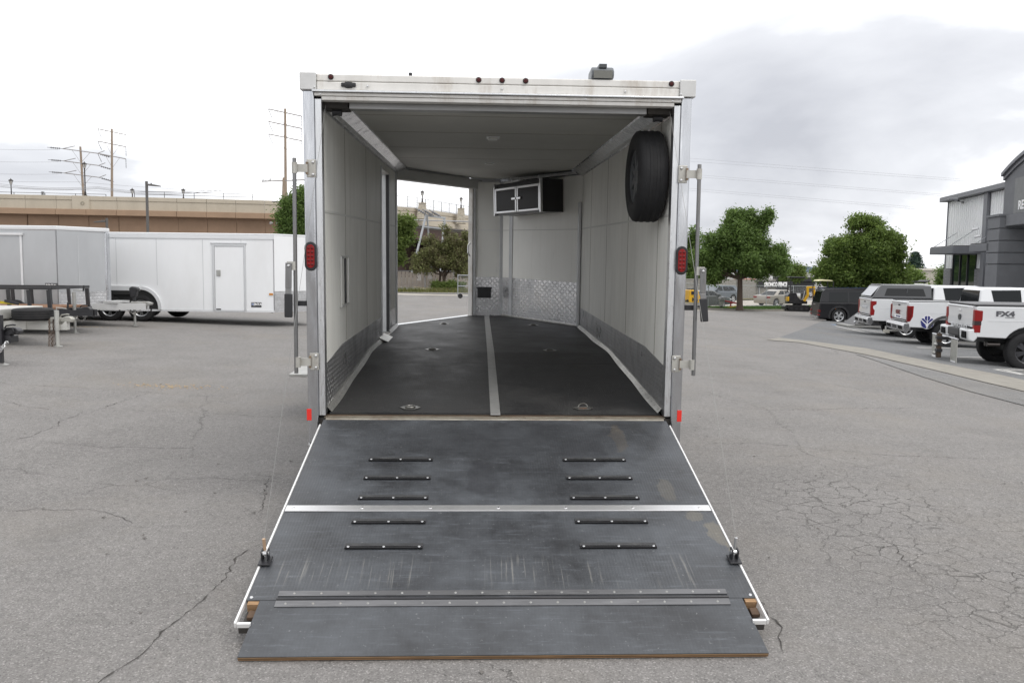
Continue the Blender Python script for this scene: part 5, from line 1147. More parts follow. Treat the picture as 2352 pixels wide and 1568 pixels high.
def tuft(base, n, hh, spread, mat, name, label=None, cat=None):
    V = np.zeros((n, 3, 3)); 
    x = rng.normal(0, spread[0], n); y = rng.normal(0, spread[1], n); a = rng.uniform(0, 6.28, n); h = hh*rng.uniform(.5, 1.3, n); wd = rng.uniform(.01, .03, n)
    V[:,0] = np.stack([x-wd*np.cos(a), y-wd*np.sin(a), 0*x], 1); V[:,1] = np.stack([x+wd*np.cos(a), y+wd*np.sin(a), 0*x], 1)
    V[:,2] = np.stack([x+h*.5*rng.normal(0,.6,n), y+h*.5*rng.normal(0,.6,n), h], 1)
    me = npmesh(name, V.reshape(-1,3), np.arange(n*3).reshape(-1,3), 3); o = link(name, me, mat); o.location = base; return o
gm_ = leafmat('grass_blades', (.16,.14,.05), (.09,.12,.03), .2)
tg = tuft((0,0,0), 10, .1, (1,1), gm_, 'tmp'); bpy.data.objects.remove(tg)
vb = koff(ka.lerp(kb, .5), .7); o = tuft((vb[0], vb[1], .12), 5000, .28, (4.5, .5), gm_, 'verge_grass'); o['kind'] = 'stuff'; tag(o, 'dry grass growing along the far kerb', 'grass')
# board fence behind chain link
fy = 61.5; board_m = M('weathered_fence_board', (.40,.34,.285), .9, var=.22, vs=4, stretch=(6,6,.6))
f0, f1 = at(905, 660, fy), at(1105, 664, fy)
fen = thing('board_fence', 'weathered tan board fence beyond the kerb behind the tree', 'fence', (f0.x, f0.y, 0)); L_ = (f1-f0).length; u_ = (f1-f0)/L_; u_ = Vector((u_.x, u_.y, 0)).normalized()
zt_ = at(930, 624, fy).z; zb_ = .13
n = int(L_/.28)
for i in range(n):
    a = u_*(i*.28); hh = zt_+random.uniform(-.03, .03); t_ = random.uniform(0, .03)
    MB().bar(a+u_*.125+Vector((0,t_,zb_)), a+u_*.125+Vector((0,t_,hh)), .24, .03, (0,1,0)).build('board', board_m, fen)
for z in (zb_+.3, zt_-.25): MB().bar(Vector((0,.08,z)), u_*L_+Vector((0,.08,z)), .05, .09).build('fence_rail', board_m, fen)
def chainlink(name, label, a, b, h, step=3.0, pitch=.11, wr=.0035, grp=None, rails=True, z0f=None):
    a, b = Vector(a), Vector(b); t_ = thing(name, label, 'fence', a, 0, grp); L = (b-a); D = L.length; uu = L/D
    n = max(1, round(D/step))
    for i in range(n+1):
        p = uu*(D*i/n); MB().cyl(p, p+Vector((0,0,h+.06)), .03, n=8).build('fence_post', galv, t_)
    if rails:
        for z in (.06, h): MB().cyl(Vector((0,0,z)), L+Vector((0,0,z)), .021, n=6).build('fence_rail', galv, t_)
    mw = MB(); k = int(D/pitch)
    for i in range(-int(h/pitch), k+1):
        for sg in (1, -1):
            x0_, x1_ = (i*pitch, i*pitch+h) if sg > 0 else (i*pitch+h, i*pitch)
            z0_, z1_ = .03, h
            # clip to the run
            def cl(xa, za, xb, zb2):
                if xa < 0: za += (zb2-za)*(-xa)/(xb-xa); xa = 0
                if xa > D: za += (zb2-za)*(D-xa)/(xb-xa); xa = D
                return xa, za
            if max(x0_, x1_) < 0 or min(x0_, x1_) > D: continue
            A_ = cl(x0_, z0_, x1_, z1_); B_ = cl(x1_, z1_, x0_, z0_)
            mw.tube([uu*A_[0]+Vector((0,0,A_[1])), uu*B_[0]+Vector((0,0,B_[1]))], wr, 3, False)
    mw.build('wire_mesh', M('fence_wire', (.35,.36,.37), .5, .6), t_, kind='stuff'); return t_
cf0, cf1 = at(912, 664, fy-.5), at(1105, 668, fy-.5)
chainlink('chain_link_fence', 'chain link fence standing in front of the tan board fence', (cf0.x, cf0.y, .12), (cf1.x, cf1.y, .12), zt_-.05, 2.4, .10)
for px, ppy, w_ in ((963, 635.5, .28), (987, 633, .30)):
    c = at(px, ppy, fy-.56); tag(MB().box(c.x-w_/2, c.x+w_/2, c.y-.012, c.y, c.z-.28, c.z+.28).build('notice_board', M('faded_notice', (.62,.58,.56), .6, var=.15, vs=10)), 'small faded white notice hung on the chain link fence' + (' nearer the trunk' if px > 970 else ' on the open side'), 'notice')
# rolling chain link gate with a wheel
gw = G(1055, 685); g0 = at(1051.5, 684, gw.y); g1 = at(1110, 684, gw.y)
gate = thing('rolling_gate', 'galvanised chain link rolling gate on a small black wheel', 'gate', (g0.x, g0.y, .0)); gh = at(1052, 632, gw.y).z; gw_ = g1.x-g0.x; zb_ = .12
for a, b in (((0,0,zb_),(0,0,gh+.04)), ((gw_,0,zb_),(gw_,0,gh)), ((0,0,gh),(gw_,0,gh)), ((0,0,zb_),(gw_,0,zb_)), ((0,0,(gh+zb_)/2-.02),(gw_,0,(gh+zb_)/2-.02))): MB().cyl(a, b, .024, n=8).build('gate_frame', galv, gate)
mw = MB()
for i in range(-12, 16):
    for sg in (1, -1):
        x0_ = i*.1; pts = []
        for k in range(24):
            z = zb_+(gh-zb_)*k/23; x = x0_+sg*(z-zb_)+(0 if sg > 0 else 1.2)
            if 0 <= x <= gw_: pts.append((x, 0, z))
        if len(pts) > 1: mw.tube([pts[0], pts[-1]], .0035, 3, False)
mw.build('wire_mesh', MATS['fence_wire'], gate, kind='stuff')
wheel(gate, (.14,-.06,.13), (0,-1,0), .13, .05, .08, 6, dark_rim, twin=False)
for i, (px, py, l) in enumerate(((972,660,1.3), (1003,664.5,1.6))):
    c = at(px, py, 58.8); tag(MB().bar((c.x-l/2,c.y,.20+.1*(i == 0)), (c.x+l/2,c.y+.2,.17), .25, .06).build('timber_offcut', M('pale_timber', (.5,.42,.30), .85, var=.2)), ('pale timber offcut propped on the verge under the fence','flat pale board lying on the verge near the tree')[i], 'timber')
# ------------------------------------------------------------------ right edge: kerb, lawn, street, stone wall
kp, kn = KERB[0]
def kpt(s_, d_): q = kp+KDIR*s_+kn*d_; return (q.x, q.y)
def krun(name, s0, s1, d0, d1, h0, h1, mat, step=2.5):
    n = int((s1-s0)/step)+1; mb = MB()
    for i in range(n):
        a, b = s0+(s1-s0)*i/n, s0+(s1-s0)*(i+1)/n; P = []
        for z in (h0, h1):
            for s_, d_ in ((a,d0),(b,d0),(b,d1),(a,d1)): x, y = kpt(s_, d_); P.append((x, y, gz(*kpt(s_, min(d_, 0)))+z))
        fs = [(4,5,6,7),(0,1,5,4),(2,3,7,6)]
        if i == 0: fs.append((3,0,4,7))
        if i == n-1: fs.append((1,2,6,5))
        mb.add(P, fs)
    o = mb.build(name, mat, smooth=True); o['kind'] = 'structure'; return o
krun('kerb', -12, 30, 0, .16, -.02, .14, concrete); krun('lawn', -12, 30, .162, 5.6, -.3, .13, lawn, 3)
gg = leafmat('lawn_blades', (.045,.10,.02), (.10,.17,.04), .25)
n = 16000; V = np.zeros((n,3,3)); ss = rng.uniform(-9, 26, n); dd_ = rng.uniform(.2, 5.4, n); P = np.array([kpt(a, b) for a, b in zip(ss, dd_)]); zz_ = np.array([gz(*kpt(a, 0)) for a in ss])+.12
a_ = rng.uniform(0, 6.28, n); hh_ = rng.uniform(.05, .12, n)
for k_, sg in ((0,-1),(1,1)): V[:,k_] = np.stack([P[:,0]+sg*.03*np.cos(a_), P[:,1]+sg*.03*np.sin(a_), zz_], 1)
V[:,2] = np.stack([P[:,0]+rng.normal(0,.03,n), P[:,1]+rng.normal(0,.03,n), zz_+hh_], 1)
o = link('lawn_grass', npmesh('lawn_grass', V.reshape(-1,3), np.arange(n*3).reshape(-1,3), 3), gg); o['kind'] = 'stuff'; tag(o, 'mown green grass along the far kerb under the trees', 'grass')
street = sheet('street', [kpt(-14, 6.9), kpt(34, 6.9)], [kpt(-14, 18), kpt(34, 18)], roadm, .02)
sd0 = 20.5; o = krun('wall_verge', -14, 34, 18.3, sd0+1.5, 0, 0.02, grassm, 3)
for v in o.data.vertices: v.co.z = -1.30 if v.co.z > -9 else v.co.z
# fence along the lawn
fa, fb2 = kpt(-10, 5.0), kpt(24, 5.0)
q = [kpt(-10+i*3.4, 4.9) for i in range(11)]
for i in range(0, 10, 5):
    a, b = q[i], q[i+5]; chainlink('chain_link_fence', 'chain link fence on the lawn behind the '+('red tow-behind frame' if i == 0 else 'yellow mini excavator'), (a[0], a[1], gz(*kpt(-10+i*3.4,0))+.1), (b[0], b[1], gz(*kpt(-10+(i+5)*3.4,0))+.1), 1.72, 3.4, .16, .003)
# precast stone wall with posts, sign
stw = M('grey_stone_wall', (.25,.24,.22), .92, var=.4, vs=7, bump=.8, bs=9, dirt=.4, dcol=(.13,.12,.10), ds=3)
capm = M('wall_cap', (.33,.32,.29), .9, var=.1)
wa_ = kpt(-14, sd0); wall = thing('stone_wall', 'grey precast stone wall with posts beyond the street', 'wall', (wa_[0], wa_[1], -1.38), math.atan2(KDIR.y, KDIR.x))
for i in range(15):
    x = i*3.2
    for r_ in range(4): MB().box(x+.17, x+3.03, .0, .12, .04+r_*.52, .04+r_*.52+.505).build('wall_panel', stw, wall, bevel=.012)
    MB().box(x-.16, x+.16, -.06, .18, 0, 2.2).build('wall_post', stw, wall, bevel=.02); MB().box(x+.17, x+3.03, -.03, .15, 2.125, 2.20).build('wall_cap', capm, wall)
sgn_c = at(1780.6, 652.6, 81); 
def on_wall(px, py, off=.1):
    d = ray(px, py); o_ = Vector((wa_[0], wa_[1], 0))-kn*off; t = (o_-Vector((0,0,CAMZ))).dot(kn)/Vector((d.x,d.y,0)).dot(kn); return d*t+Vector((0,0,CAMZ))
s_a, s_b = on_wall(1741, 646, .22), on_wall(1820.5, 660, .22)
mid = (s_a+s_b)/2; sw_ = (Vector((s_b.x,s_b.y,0))-Vector((s_a.x,s_a.y,0))).length; sh_ = abs(s_a.z-s_b.z)
sign = thing('fence_company_sign', 'long black sign with white block lettering fixed on the stone wall', 'sign', (mid.x, mid.y, mid.z), math.atan2(KDIR.y, KDIR.x))
MB().box(-sw_/2, sw_/2, -.03, .03, -sh_/2, sh_/2).build('sign_board', M('sign_black', (.012,.012,.014), .5), sign)
for x in (-sw_/2+.3, sw_/2-.3): MB().box(x-.05, x+.05, .03, .20, -sh_/2-.8, sh_/2).build('sign_bracket', galv, sign)
textmesh('lettering', 'BRONCO FENCE', sh_*.95, M('sign_white', (.85,.85,.85), .5), sign, frame_mtx((0,-.034,-.02), (1,0,0), (0,0,1)), .003, .035, .78)
def kthing(px, py): g_ = G(px, py); return g_
# small beige shed and a distant hill
sb_ = at(2143, 655, 92); shed = thing('beige_shed', 'low beige ribbed metal shed beside the conifer', 'building', (sb_.x, sb_.y, -1.1)); sz = at(2143, 621, 92).z+1.1; sxw = at(2175,640,92).x-sb_.x; sxl = at(2117,640,92).x-sb_.x
MB().box(sxl, sxw+6, 0, 6, 0, sz).build('wall', M('beige_siding', (.47,.44,.38), .7, var=.04), shed); MB().box(sxl-.2, sxw+6.2, -.15, 6.2, sz, sz+.22).build('roof_edge', M('shed_trim', (.6,.57,.5), .6), shed)
for i in range(20): MB().box(sxl+.1+i*.42, sxl+.16+i*.42, -.03, -.001, 0, sz).build('rib', MATS['beige_siding'], shed)
MB().box(at(2155,650,92).x-sb_.x, at(2175,650,92).x-sb_.x, -.05, -.002, 0, at(2160,643,92).z+1.1).build('door', M('dark_open_door', (.015,.015,.015), .8), shed)
hv = []; hf_ = []
for i in range(61):
    a = R(-40+2*i); d = 4200; h = 24+12*math.sin(i*.7)+8*math.sin(i*1.9+1)
    hv += [(d*math.sin(a), d*math.cos(a), -20), (d*math.sin(a), d*math.cos(a), h), (1.25*d*math.sin(a), 1.25*d*math.cos(a), h*1.3), (1.3*d*math.sin(a), 1.3*d*math.cos(a), -20)]
for i in range(60): hf_ += [(4*i+j, 4*i+j+1, 4*i+j+5, 4*i+j+4) for j in range(3)]
MB().add(hv, hf_).build('hills', M('hazy_blue_hill', (.20,.25,.33), .95), kind='structure')

# ------------------------------------------------------------------ metal building on the right
BAZ = R(11.6); bc = at(2180, 463, 52); bd = Vector((-math.sin(BAZ), -math.cos(BAZ), 0)); bn_ = Vector((-math.cos(BAZ), math.sin(BAZ), 0)); ZB = -1.06
bld = thing('metal_building', 'white ribbed metal building with grey trim, canopies and an arched grey entrance', 'building', (bc.x, bc.y, ZB), math.atan2(bd.y, bd.x))
def bu(px, py, off=0.):
    d = ray(px, py); o_ = Vector((bc.x, bc.y, 0))+bn_*off; t = (o_-Vector((0,0,CAMZ))).dot(bn_)/d.dot(bn_); p = d*t+Vector((0,0,CAMZ)); return (p-Vector((bc.x,bc.y,0))).dot(bd), p.z-ZB
zr = lambda x, y: (1952.3+.2014*x, 344.5+.2014*y)
EV = bc.z-ZB; zblk = bu(*zr(1460,1350))[1]
siding = M('white_ribbed_siding', (.80,.81,.81), .45, var=.03); gtrim = M('grey_metal_trim', (.17,.175,.19), .5, var=.05); stucco = M('dark_grey_stucco', (.175,.18,.19), .9, var=.08, vs=2, bump=.25, bs=40)
blockm = M('grey_block', (.24,.24,.245), .9, var=.15, vs=6, bump=.5, bs=20)
uw0, uw1 = bu(*zr(1180,1300))[0], bu(*zr(1435,1300))[0]; uend = bu(2352, 600)[0]+14
zwin = bu(*zr(1300,1185))[1]
def spanel(u0, u1, z0, z1):
    n = max(1, round((u1-u0)/.92)); wd = (u1-u0)/n
    for i in range(n):
        a = u0+i*wd; mb = MB().box(a+.004, a+wd-.004, 0, .05, z0, z1)
        for k in range(3): x = a+wd*(k+.5)/3; mb.prism([(x-.055,0),(x-.03,-.045),(x+.03,-.045),(x+.055,0)], z0, z1, 'z')
        mb.build('siding_panel', siding, bld)
spanel(0, uw0-.12, zblk, EV-.05); spanel(uw0-.12, uw1+.12, zwin+.1, EV-.05); spanel(uw1+.12, uend, zblk, EV-.05)
for u0, u1 in ((0, uw0-.12), (uw1+.12, uend)):
    r_ = 0; z = 0
    while z < zblk-.05:
        x = u0
        while x < u1-.05 and x < u0+8:
            w_ = min(.4 if not (x == u0 and r_ % 2) else .2, u1-x); MB().box(x+.006, x+w_-.006, -.10, .06, z+.006, min(z+.2, zblk)-.006).build('block', blockm, bld, bevel=.008); x += w_
        z += .2; r_ += 1
MB().box(.05, uend, .07, 12, 0, EV).build('core_walls', M('core_grey', (.35,.35,.35), .9), bld); MB().box(-.06, 0.05, -.06, 12.1, zblk, EV).build('corner_trim', gtrim, bld); MB().box(-.03, .05, .0, 12, 0, EV).build('gable_wall', siding, bld)
MB().prism([(-.35,EV+.30),(.55,EV-.02),(.62,EV+.22),(-.30,EV+.55)], 0, 0.01, 'x')
MB().box(-.5, uend, -.42, .2, EV-.02, EV+.26).build('eave_gutter', gtrim, bld, bevel=.03); MB().prism([(-.42,EV+.26),(6,EV+1.1),(12.2,EV+.26)], -.5, uend, 'x').build('roof', siding, bld)
ucl = bu(*zr(1560,900))[0]; MB().box(ucl-.10, ucl+.42, -.22, -.06, 0, EV-.02).build('downpipe', gtrim, bld, bevel=.01)
MB().box(uw0-.10, uw1+.10, .03, .06, 0, zwin+.08).build('window_frame', M('dark_window_frame', (.02,.02,.022), .5), bld)
nb_w = 3
for i in range(nb_w):
    a = uw0+(uw1-uw0)*i/nb_w; b = uw0+(uw1-uw0)*(i+1)/nb_w
    MB().box(a+.06, b-.06, .0, .025, .1, zwin-.05).build('window_pane', M('green_tinted_glass', (.02,.035,.032), .05, coat=1., spec=.8), bld)
    MB().box(a-.05, a+.05, -.06, .03, 0, zwin+.0).build('mullion', MATS['dark_window_frame'], bld)
MB().box(uw0-.1, uw1+.1, -.06, .03, zwin-.02, zwin+.09).build('window_head', MATS['dark_window_frame'], bld)
def canopy(px0, py0, px1, py1, off, label, rods):
    u0, z1 = bu(*zr(px0, py0), off); u1, z0 = bu(*zr(px1, py1), off)
    c = MB().box(u0, u1, -off, -.06, z0, z1).build('canopy', gtrim, bld, bevel=.02)
    MB().box(u0+.05, u1-.05, -off+.05, -.08, z1, z1+.05).build('canopy_roof', blackm, c)
    for a, b in rods:
        p = bu(*zr(*a), .05); q_ = bu(*zr(*b), off-.1); MB().cyl((p[0], -.05, p[1]), (q_[0], -off+.1, q_[1]), .02, n=6).build('tie_rod', galv, c)
canopy(910, 1118, 1165, 1180, 1.7, '', (((1220,945),(955,1110)), ((1412,918),(1140,1092))))
canopy(1360, 1080, 1578, 1152, 1.7, '', (((1560,985),(1410,1082)),))
MB().tube([(bu(*zr(1310,600))[0], -.06, bu(*zr(1310,600))[1]), (bu(*zr(1290,580))[0], -.3, bu(*zr(1290,580))[1]), (bu(*zr(1190,570),1.2)[0], -1.2, bu(*zr(1190,570),1.2)[1])], .06, 8).build('wall_lamp_arm', gtrim, bld)
u_ = bu(*zr(1180,570),1.2); MB().box(u_[0]-.3, u_[0]+.2, -1.5, -1.0, u_[1]-.03, u_[1]+.10).build('wall_lamp_head', gtrim, bld, bevel=.03)
for a in ((1545,980), (1520,895)):
    u_ = bu(*zr(*a), .3); MB().cyl((u_[0], -.55, u_[1]), (u_[0]-.3, -.75, u_[1]-.05), .07, n=10).build('security_camera', M('camera_white', (.75,.75,.75), .4), bld)
# banded pier, arched entrance wall and banner
po = 1.7; pu0, pz = bu(*zr(1577,750), po); pu1, _ = bu(*zr(1712,752), po); bands = [bu(*zr(1705, y), po)[1] for y in (900, 1038, 1175, 1308)]
lv = [pz-.12]+bands+[0]
pr_ = MB().box(pu0-.05, pu1+.05, -po-.06, -.1, pz-.12, pz).build('pier_cap', stucco, bld, bevel=.01)
for i in range(len(lv)-1): MB().box(pu0+.02*0, pu1, -po, -.1, lv[i+1]+(.05 if i < len(lv)-2 else 0), lv[i]).build('pier_band', stucco, bld, bevel=.015)
MB().box(pu0+.07, pu1-.07, -po+.07, -.15, 0, pz-.2).build('pier_core', stucco, bld)
ao = .55; au0, az0 = bu(*zr(1772,300), ao); au1, az1 = bu(2352, 361, ao)
hw = 5.2; um = au0+hw; A_ = (az1-az0)/(1-((au1-um)/hw)**2) if au1 < um else az1-az0
zbot = bu(*zr(1900,870), ao)[1]
def arc(u): return az0+A_*(1-((u-um)/hw)**2)
us = [au0+2*hw*i/24 for i in range(25)]
MB().prism([(u, arc(u)) for u in us]+[(us[-1], zbot), (us[0], zbot)], -ao, -.02, 'y').build('entrance_wall', stucco, bld)
for k, (d0, d1, off) in enumerate(((-.02, .16, .22), (-.22, -.03, .10))):
    MB().prism([(u, arc(u)+d1) for u in us]+[(u, arc(u)+d0) for u in us[::-1]], -ao-off, -.02, 'y').build('arch_moulding', gtrim, bld)
MB().box(pu1+.02, us[-1], -ao-.9, -ao-.01, zbot-.05, bu(*zr(1900,725), ao+.9)[1]).build('entrance_beam', stucco, bld, bevel=.02)
MB().box(us[-1]-1.2, us[-1], -po, -.1, 0, pz).build('pier_band', stucco, bld)
b0 = bu(*zr(1885,325), ao+.06); b1 = bu(*zr(1860,728), ao+.06)
ban = MB().box(b0[0], us[-1]-.8, -ao-.05, -ao-.03, b1[1], b0[1]).build('banner', M('grey_banner', (.20,.205,.205), .7, var=.1, vs=3), bld)
tu, tz_ = bu(*zr(1915,635), ao+.06); th = bu(*zr(1915,588), ao+.06)[1]-bu(*zr(1915,684), ao+.06)[1]
textmesh('lettering', 'RE', th/.70, MATS['sign_white'], ban, frame_mtx((tu, -ao-.055, tz_), (1,0,0), (0,0,1)), .003, .02, 1.0, 'LEFT')
# ------------------------------------------------------------------ vehicles
black_paint = M('black_car_paint', (.010,.010,.012), .3, coat=.2, spec=.3); grey_paint = M('steel_grey_paint', (.12,.14,.16), .3, .4, coat=.8); champ = M('champagne_paint', (.36,.33,.28), .3, .5, coat=.8); dkgrey_paint = M('dark_green_grey_paint', (.055,.06,.055), .3, .3, coat=.8)
blue_paint = M('blue_car_paint', (.03,.06,.30), .3, coat=.8); chrome = M('chrome', (.55,.55,.56), .2, 1.); matte_k = M('matte_black', (.015,.015,.016), .9, spec=.1); charcoal = M('charcoal_shell', (.055,.058,.062), .35, coat=.6)
grey_pl = M('grey_trim_plastic', (.05,.05,.052), .6); seamk = M('panel_gap', (.03,.03,.03), .6)
def arcpts(cx, cz, r_, zb, n=10):
    a0 = math.asin(max(-1, min(1, (zb-cz)/r_))); return [(cx+r_*math.cos(t), cz+r_*math.sin(t)) for t in [a0+(math.pi-2*a0)*k/n for k in range(n+1)]]
def lower_poly(top, zb, arches):
    """closed side outline: top from rear-bottom to front-bottom, then the underside with wheel arches"""
    p = list(top)
    for cx, cz, r_ in sorted(arches, reverse=True): p += arcpts(cx, cz, r_, zb)
    return p
def side_glass(par, poly, hw, mat=glass_d, name='window'):
    for sg in (-1, 1):
        MB().add([(x, sg*(hw(x, z)+.004), z) for x, z in poly]+[(x, sg*(hw(x, z)-.02), z) for x, z in poly], [tuple(range(len(poly)))]+[(i, (i+1)%len(poly), (i+1)%len(poly)+len(poly), i+len(poly)) for i in range(len(poly))]).build(name, mat, par)
def pickup(name, label, loc, rotz, zbed=1.42, roof=1.92, W=2.02, lift=0., Rt=.42, tail='plain', cover=None, rimmat=alloy, flare=None, bump=chrome, paint=white_paint, L=5.9, rb=1.22, wb=3.75, spokes=5):
    t = thing(name, label, 'pickup truck', loc, rotz, None); h = W/2; zl = .60+lift; zt = zbed
    ra, fa_ = rb, rb+wb
    bl = 2.02                                                    # bed length
    side = lower_poly([(.03, zl+.05), (.0, zl+.25), (.0, zt-.03), (.05, zt), (bl, zt)], zl, [])
    side = [(.02, zl+.02), (.0, zl+.25), (.0, zt-.03), (.03, zt), (bl, zt), (bl, zl)]+arcpts(ra, Rt+.02, Rt+.11, zl)
    for sg in (-1, 1): MB().prism(side, sg*h, sg*(h-.13), 'y').build('bed_side', paint, t, bevel=.03, seg=3)
    for sg in (-1, 1): MB().box(.26, bl-.02, min(sg*(h+.006), sg*h), max(sg*(h+.006), sg*h), zt-.34, zt-.325).build('body_crease', paint, t, bevel=.003)
    MB().box(.05, bl, -h+.131, h-.131, zl+.20, zl+.26).build('bed_floor', blackp, t); MB().box(bl-.06, bl, -h+.131, h-.131, zl+.2, zt).build('bed_front', paint, t)
    for sg in (-1, 1): MB().box(.02, bl, min(sg*(h-.01), sg*(h-.125)), max(sg*(h-.01), sg*(h-.125)), zt+.001, zt+.02).build('rail_cap', blackp, t, bevel=.005)
    MB().box(ra-.5, ra+.5, -h+.135, h-.135, zl+.0, zl+.19).build('wheel_well', rim_in, t)
    tg = MB().prism([(-.012, zl+.24), (-.03, zl+.30), (-.012, zt-.30), (-.02, zt-.06), (-.05, zt-.02), (-.02, zt+.005), (.05, zt+.005), (.05, zl+.24)], -h+.14, h-.14, 'y').build('tailgate', paint, t, bevel=.012)
    MB().box(-.035, -.018, -.10, .10, zt-.15, zt-.10).build('tailgate_handle', blackp if tail != 'ford' else paint, tg, bevel=.01)
    MB().box(-.026, -.016, -h+.24, h-.24, zt-.62, zt-.60).build('tailgate_crease', paint, tg)
    # tail lamps
    for sg in (-1, 1):
        y0, y1 = sorted((sg*(h+.004), sg*(h-.135)))
        if tail == 'ford':
            tl = MB().prism([(-.03, zt-.62), (.11, zt-.62), (.12, zt-.36), (.145, zt-.32), (.145, zt-.10), (-.03, zt-.08)], y0, y1, 'y').build('tail_lamp', redlens, t, bevel=.012)
            MB().box(-.034, .115, *(sorted((sg*(h+.008), sg*(h-.13)))), zt-.44, zt-.34).build('dark_band', M('smoked_lens', (.03,.012,.012), .2, coat=.5), tl)
        elif tail == 'gmc':
            tl = MB().prism([(-.03, zt-.62), (.06, zt-.62), (.14, zt-.46), (.155, zt-.12), (-.03, zt-.12)], y0, y1, 'y').build('tail_lamp', redlens, t, bevel=.015)
            MB().prism([(-.034, zt-.58), (.05, zt-.58), (.10, zt-.40), (.10, zt-.16), (-.034, zt-.16)], *(sorted((sg*(h+.008), sg*(h-.10)))), 'y').build('dark_band', darkred, tl)
        else:
            tl = MB().prism([(-.03, zt-.60), (.09, zt-.60), (.11, zt-.42), (.05, zt-.34), (.05, zt-.26), (.16, zt-.20), (.16, zt-.08), (-.03, zt-.08)], y0, y1, 'y').build('tail_lamp', redlens, t, bevel=.012)
    # bumper
    if tail == 'ford':
        for sg in (-1, 1):
            y0, y1 = sorted((sg*h, sg*(h-.62))); bmp = MB().prism([(-.02, zl-.10), (-.14, zl-.06), (-.16, zl+.19), (.0, zl+.21), (.06, zl+.0)], y0, y1, 'y').build('rear_bumper', paint, t, bevel=.03)
            y0, y1 = sorted((sg*(h-.12), sg*(h-.42))); MB().box(-.175, -.12, y0, y1, zl-.02, zl+.14).build('bumper_recess', matte_k, bmp, bevel=.015)
        MB().box(-.17, .0, -h+.63, h-.63, zl+.0, zl+.18).build('bumper_step', grey_pl, t, bevel=.02)
    else:
        bmp = MB().prism([(.0, zl-.16), (-.13, zl-.12), (-.16, zl+.06), (-.13, zl+.16), (.05, zl+.17), (.10, zl-.02)], -h+.0, h-.0, 'y').build('rear_bumper', bump, t, bevel=.035, seg=3)
        for sg in (-1, 1): y0, y1 = sorted((sg*(h-.10), sg*(h-.56))); MB().prism([(-.1455,zl-.06),(-.1630,zl+.05),(-.10,zl+.05),(-.10,zl-.06)], y0, y1, 'y').build('bumper_recess', matte_k, bmp)
        MB().prism([(-.1455,zl-.06),(-.1630,zl+.05),(-.10,zl+.05),(-.10,zl-.06)], -.22, .22, 'y').build('plate_recess', grey_pl, bmp)
    # cab
    c0, c1 = bl+.04, bl+2.5; belt = zt-.07
    low = [(c0, zl-.02), (c0, belt), (c1-.15, belt), (c1+.05, zt-.06), (L-.15, zt-.12), (L, zt-.28), (L+.02, zl+.1), (L-.1, zl-.05)]+arcpts(fa_, Rt+.02, Rt+.11, zl-.02)
    MB().prism(low, -h, h, 'y').build('cab_body', paint, t, bevel=.045, seg=3)
    hw = lambda x, z: h-.035-.21*(z-belt)/(roof-belt)
    gp = [(c0, belt-.01), (c0+.06, roof-.08), (c0+.22, roof), (c1-1.0, roof), (c1-.75, roof-.04), (c1-.02, belt-.01)]
    gh_ = MB().add([(x, -hw(x,z), z) for x, z in gp]+[(x, hw(x,z), z) for x, z in gp], [tuple(range(6)), tuple(range(11,5,-1))]+[(i, i+6, (i+1)%6+6, (i+1)%6) for i in range(6)]).build('greenhouse', paint, t, bevel=.05, seg=3)
    zb_, zt2 = belt+.03, roof-.075
    for poly in ([(c0+.42, zb_), (c0+.36, zt2-.02), (c0+1.20, zt2), (c0+1.20, zb_)], [(c0+1.30, zb_), (c0+1.30, zt2), (c1-.98, zt2), (c1-.36, zb_)]): side_glass(gh_, poly, hw)
    MB().add([(c0-.012, -h+.20, zb_+.0), (c0-.012, h-.20, zb_+.0), (c0+.038, h-.26, roof-.10), (c0+.038, -h+.26, roof-.10), (c0+.03, -h+.20, zb_), (c0+.03, h-.20, zb_), (c0+.08, h-.26, roof-.10), (c0+.08, -h+.26, roof-.10)], [(0,1,2,3),(4,7,6,5),(0,4,5,1),(1,5,6,2),(2,6,7,3),(3,7,4,0)]).build('rear_window', glass_d, gh_)
    MB().add([(c1-.02+.01, -h+.12, belt+.04), (c1+.01-.02, h-.12, belt+.04), (c1-.70, h-.28, roof-.06), (c1-.70, -h+.28, roof-.06)], [(0,1,2,3)]).build('windscreen', glass_d, gh_)
    for x in (c0+.30, c0+1.25, c1-.22):
        for sg in (-1, 1): MB().box(x, x+.012, min(sg*(h+.003), sg*(h-.02)), max(sg*(h+.003), sg*(h-.02)), zl+.08, belt-.02).build('door_gap', seamk, t)
    for x in (c0+.98, c0+1.95):
        for sg in (-1, 1): MB().box(x, x+.2, min(sg*(h+.025), sg*h), max(sg*(h+.025), sg*h), belt-.16, belt-.12).build('door_handle', paint, t, bevel=.008)
    for sg in (-1, 1): MB().box(c1-.55, c1-.38, min(sg*(h-.02), sg*(h+.24)), max(sg*(h-.02), sg*(h+.24)), belt+.02, belt+.26).build('wing_mirror', blackp, t, bevel=.03)
    MB().box(.4, L-.6, -.45, .45, zl-.14, zl+.1).build('frame', frm, t)
    MB().bar((ra, -.75, Rt), (ra, .75, Rt), .14, .14).build('rear_axle', frm, t)
    if flare:
        for cx in (ra, fa_):
            for sg in (-1, 1):
                o_, i_ = arcpts(cx, Rt+.02, Rt+.18, zl), arcpts(cx, Rt+.02, Rt+.105, zl); MB().prism(o_+i_[::-1], min(sg*(h+.03), sg*(h-.05)), max(sg*(h+.03), sg*(h-.05)), 'y').build('wheel_flare', flare, t, bevel=.01)
    for cx in (ra, fa_):
        for sg in (-1, 1): wheel(t, (cx, sg*(h-.15), Rt), (0, sg, 0), Rt, .285, Rt*.60, spokes, rimmat, twin=True, sw=.05)
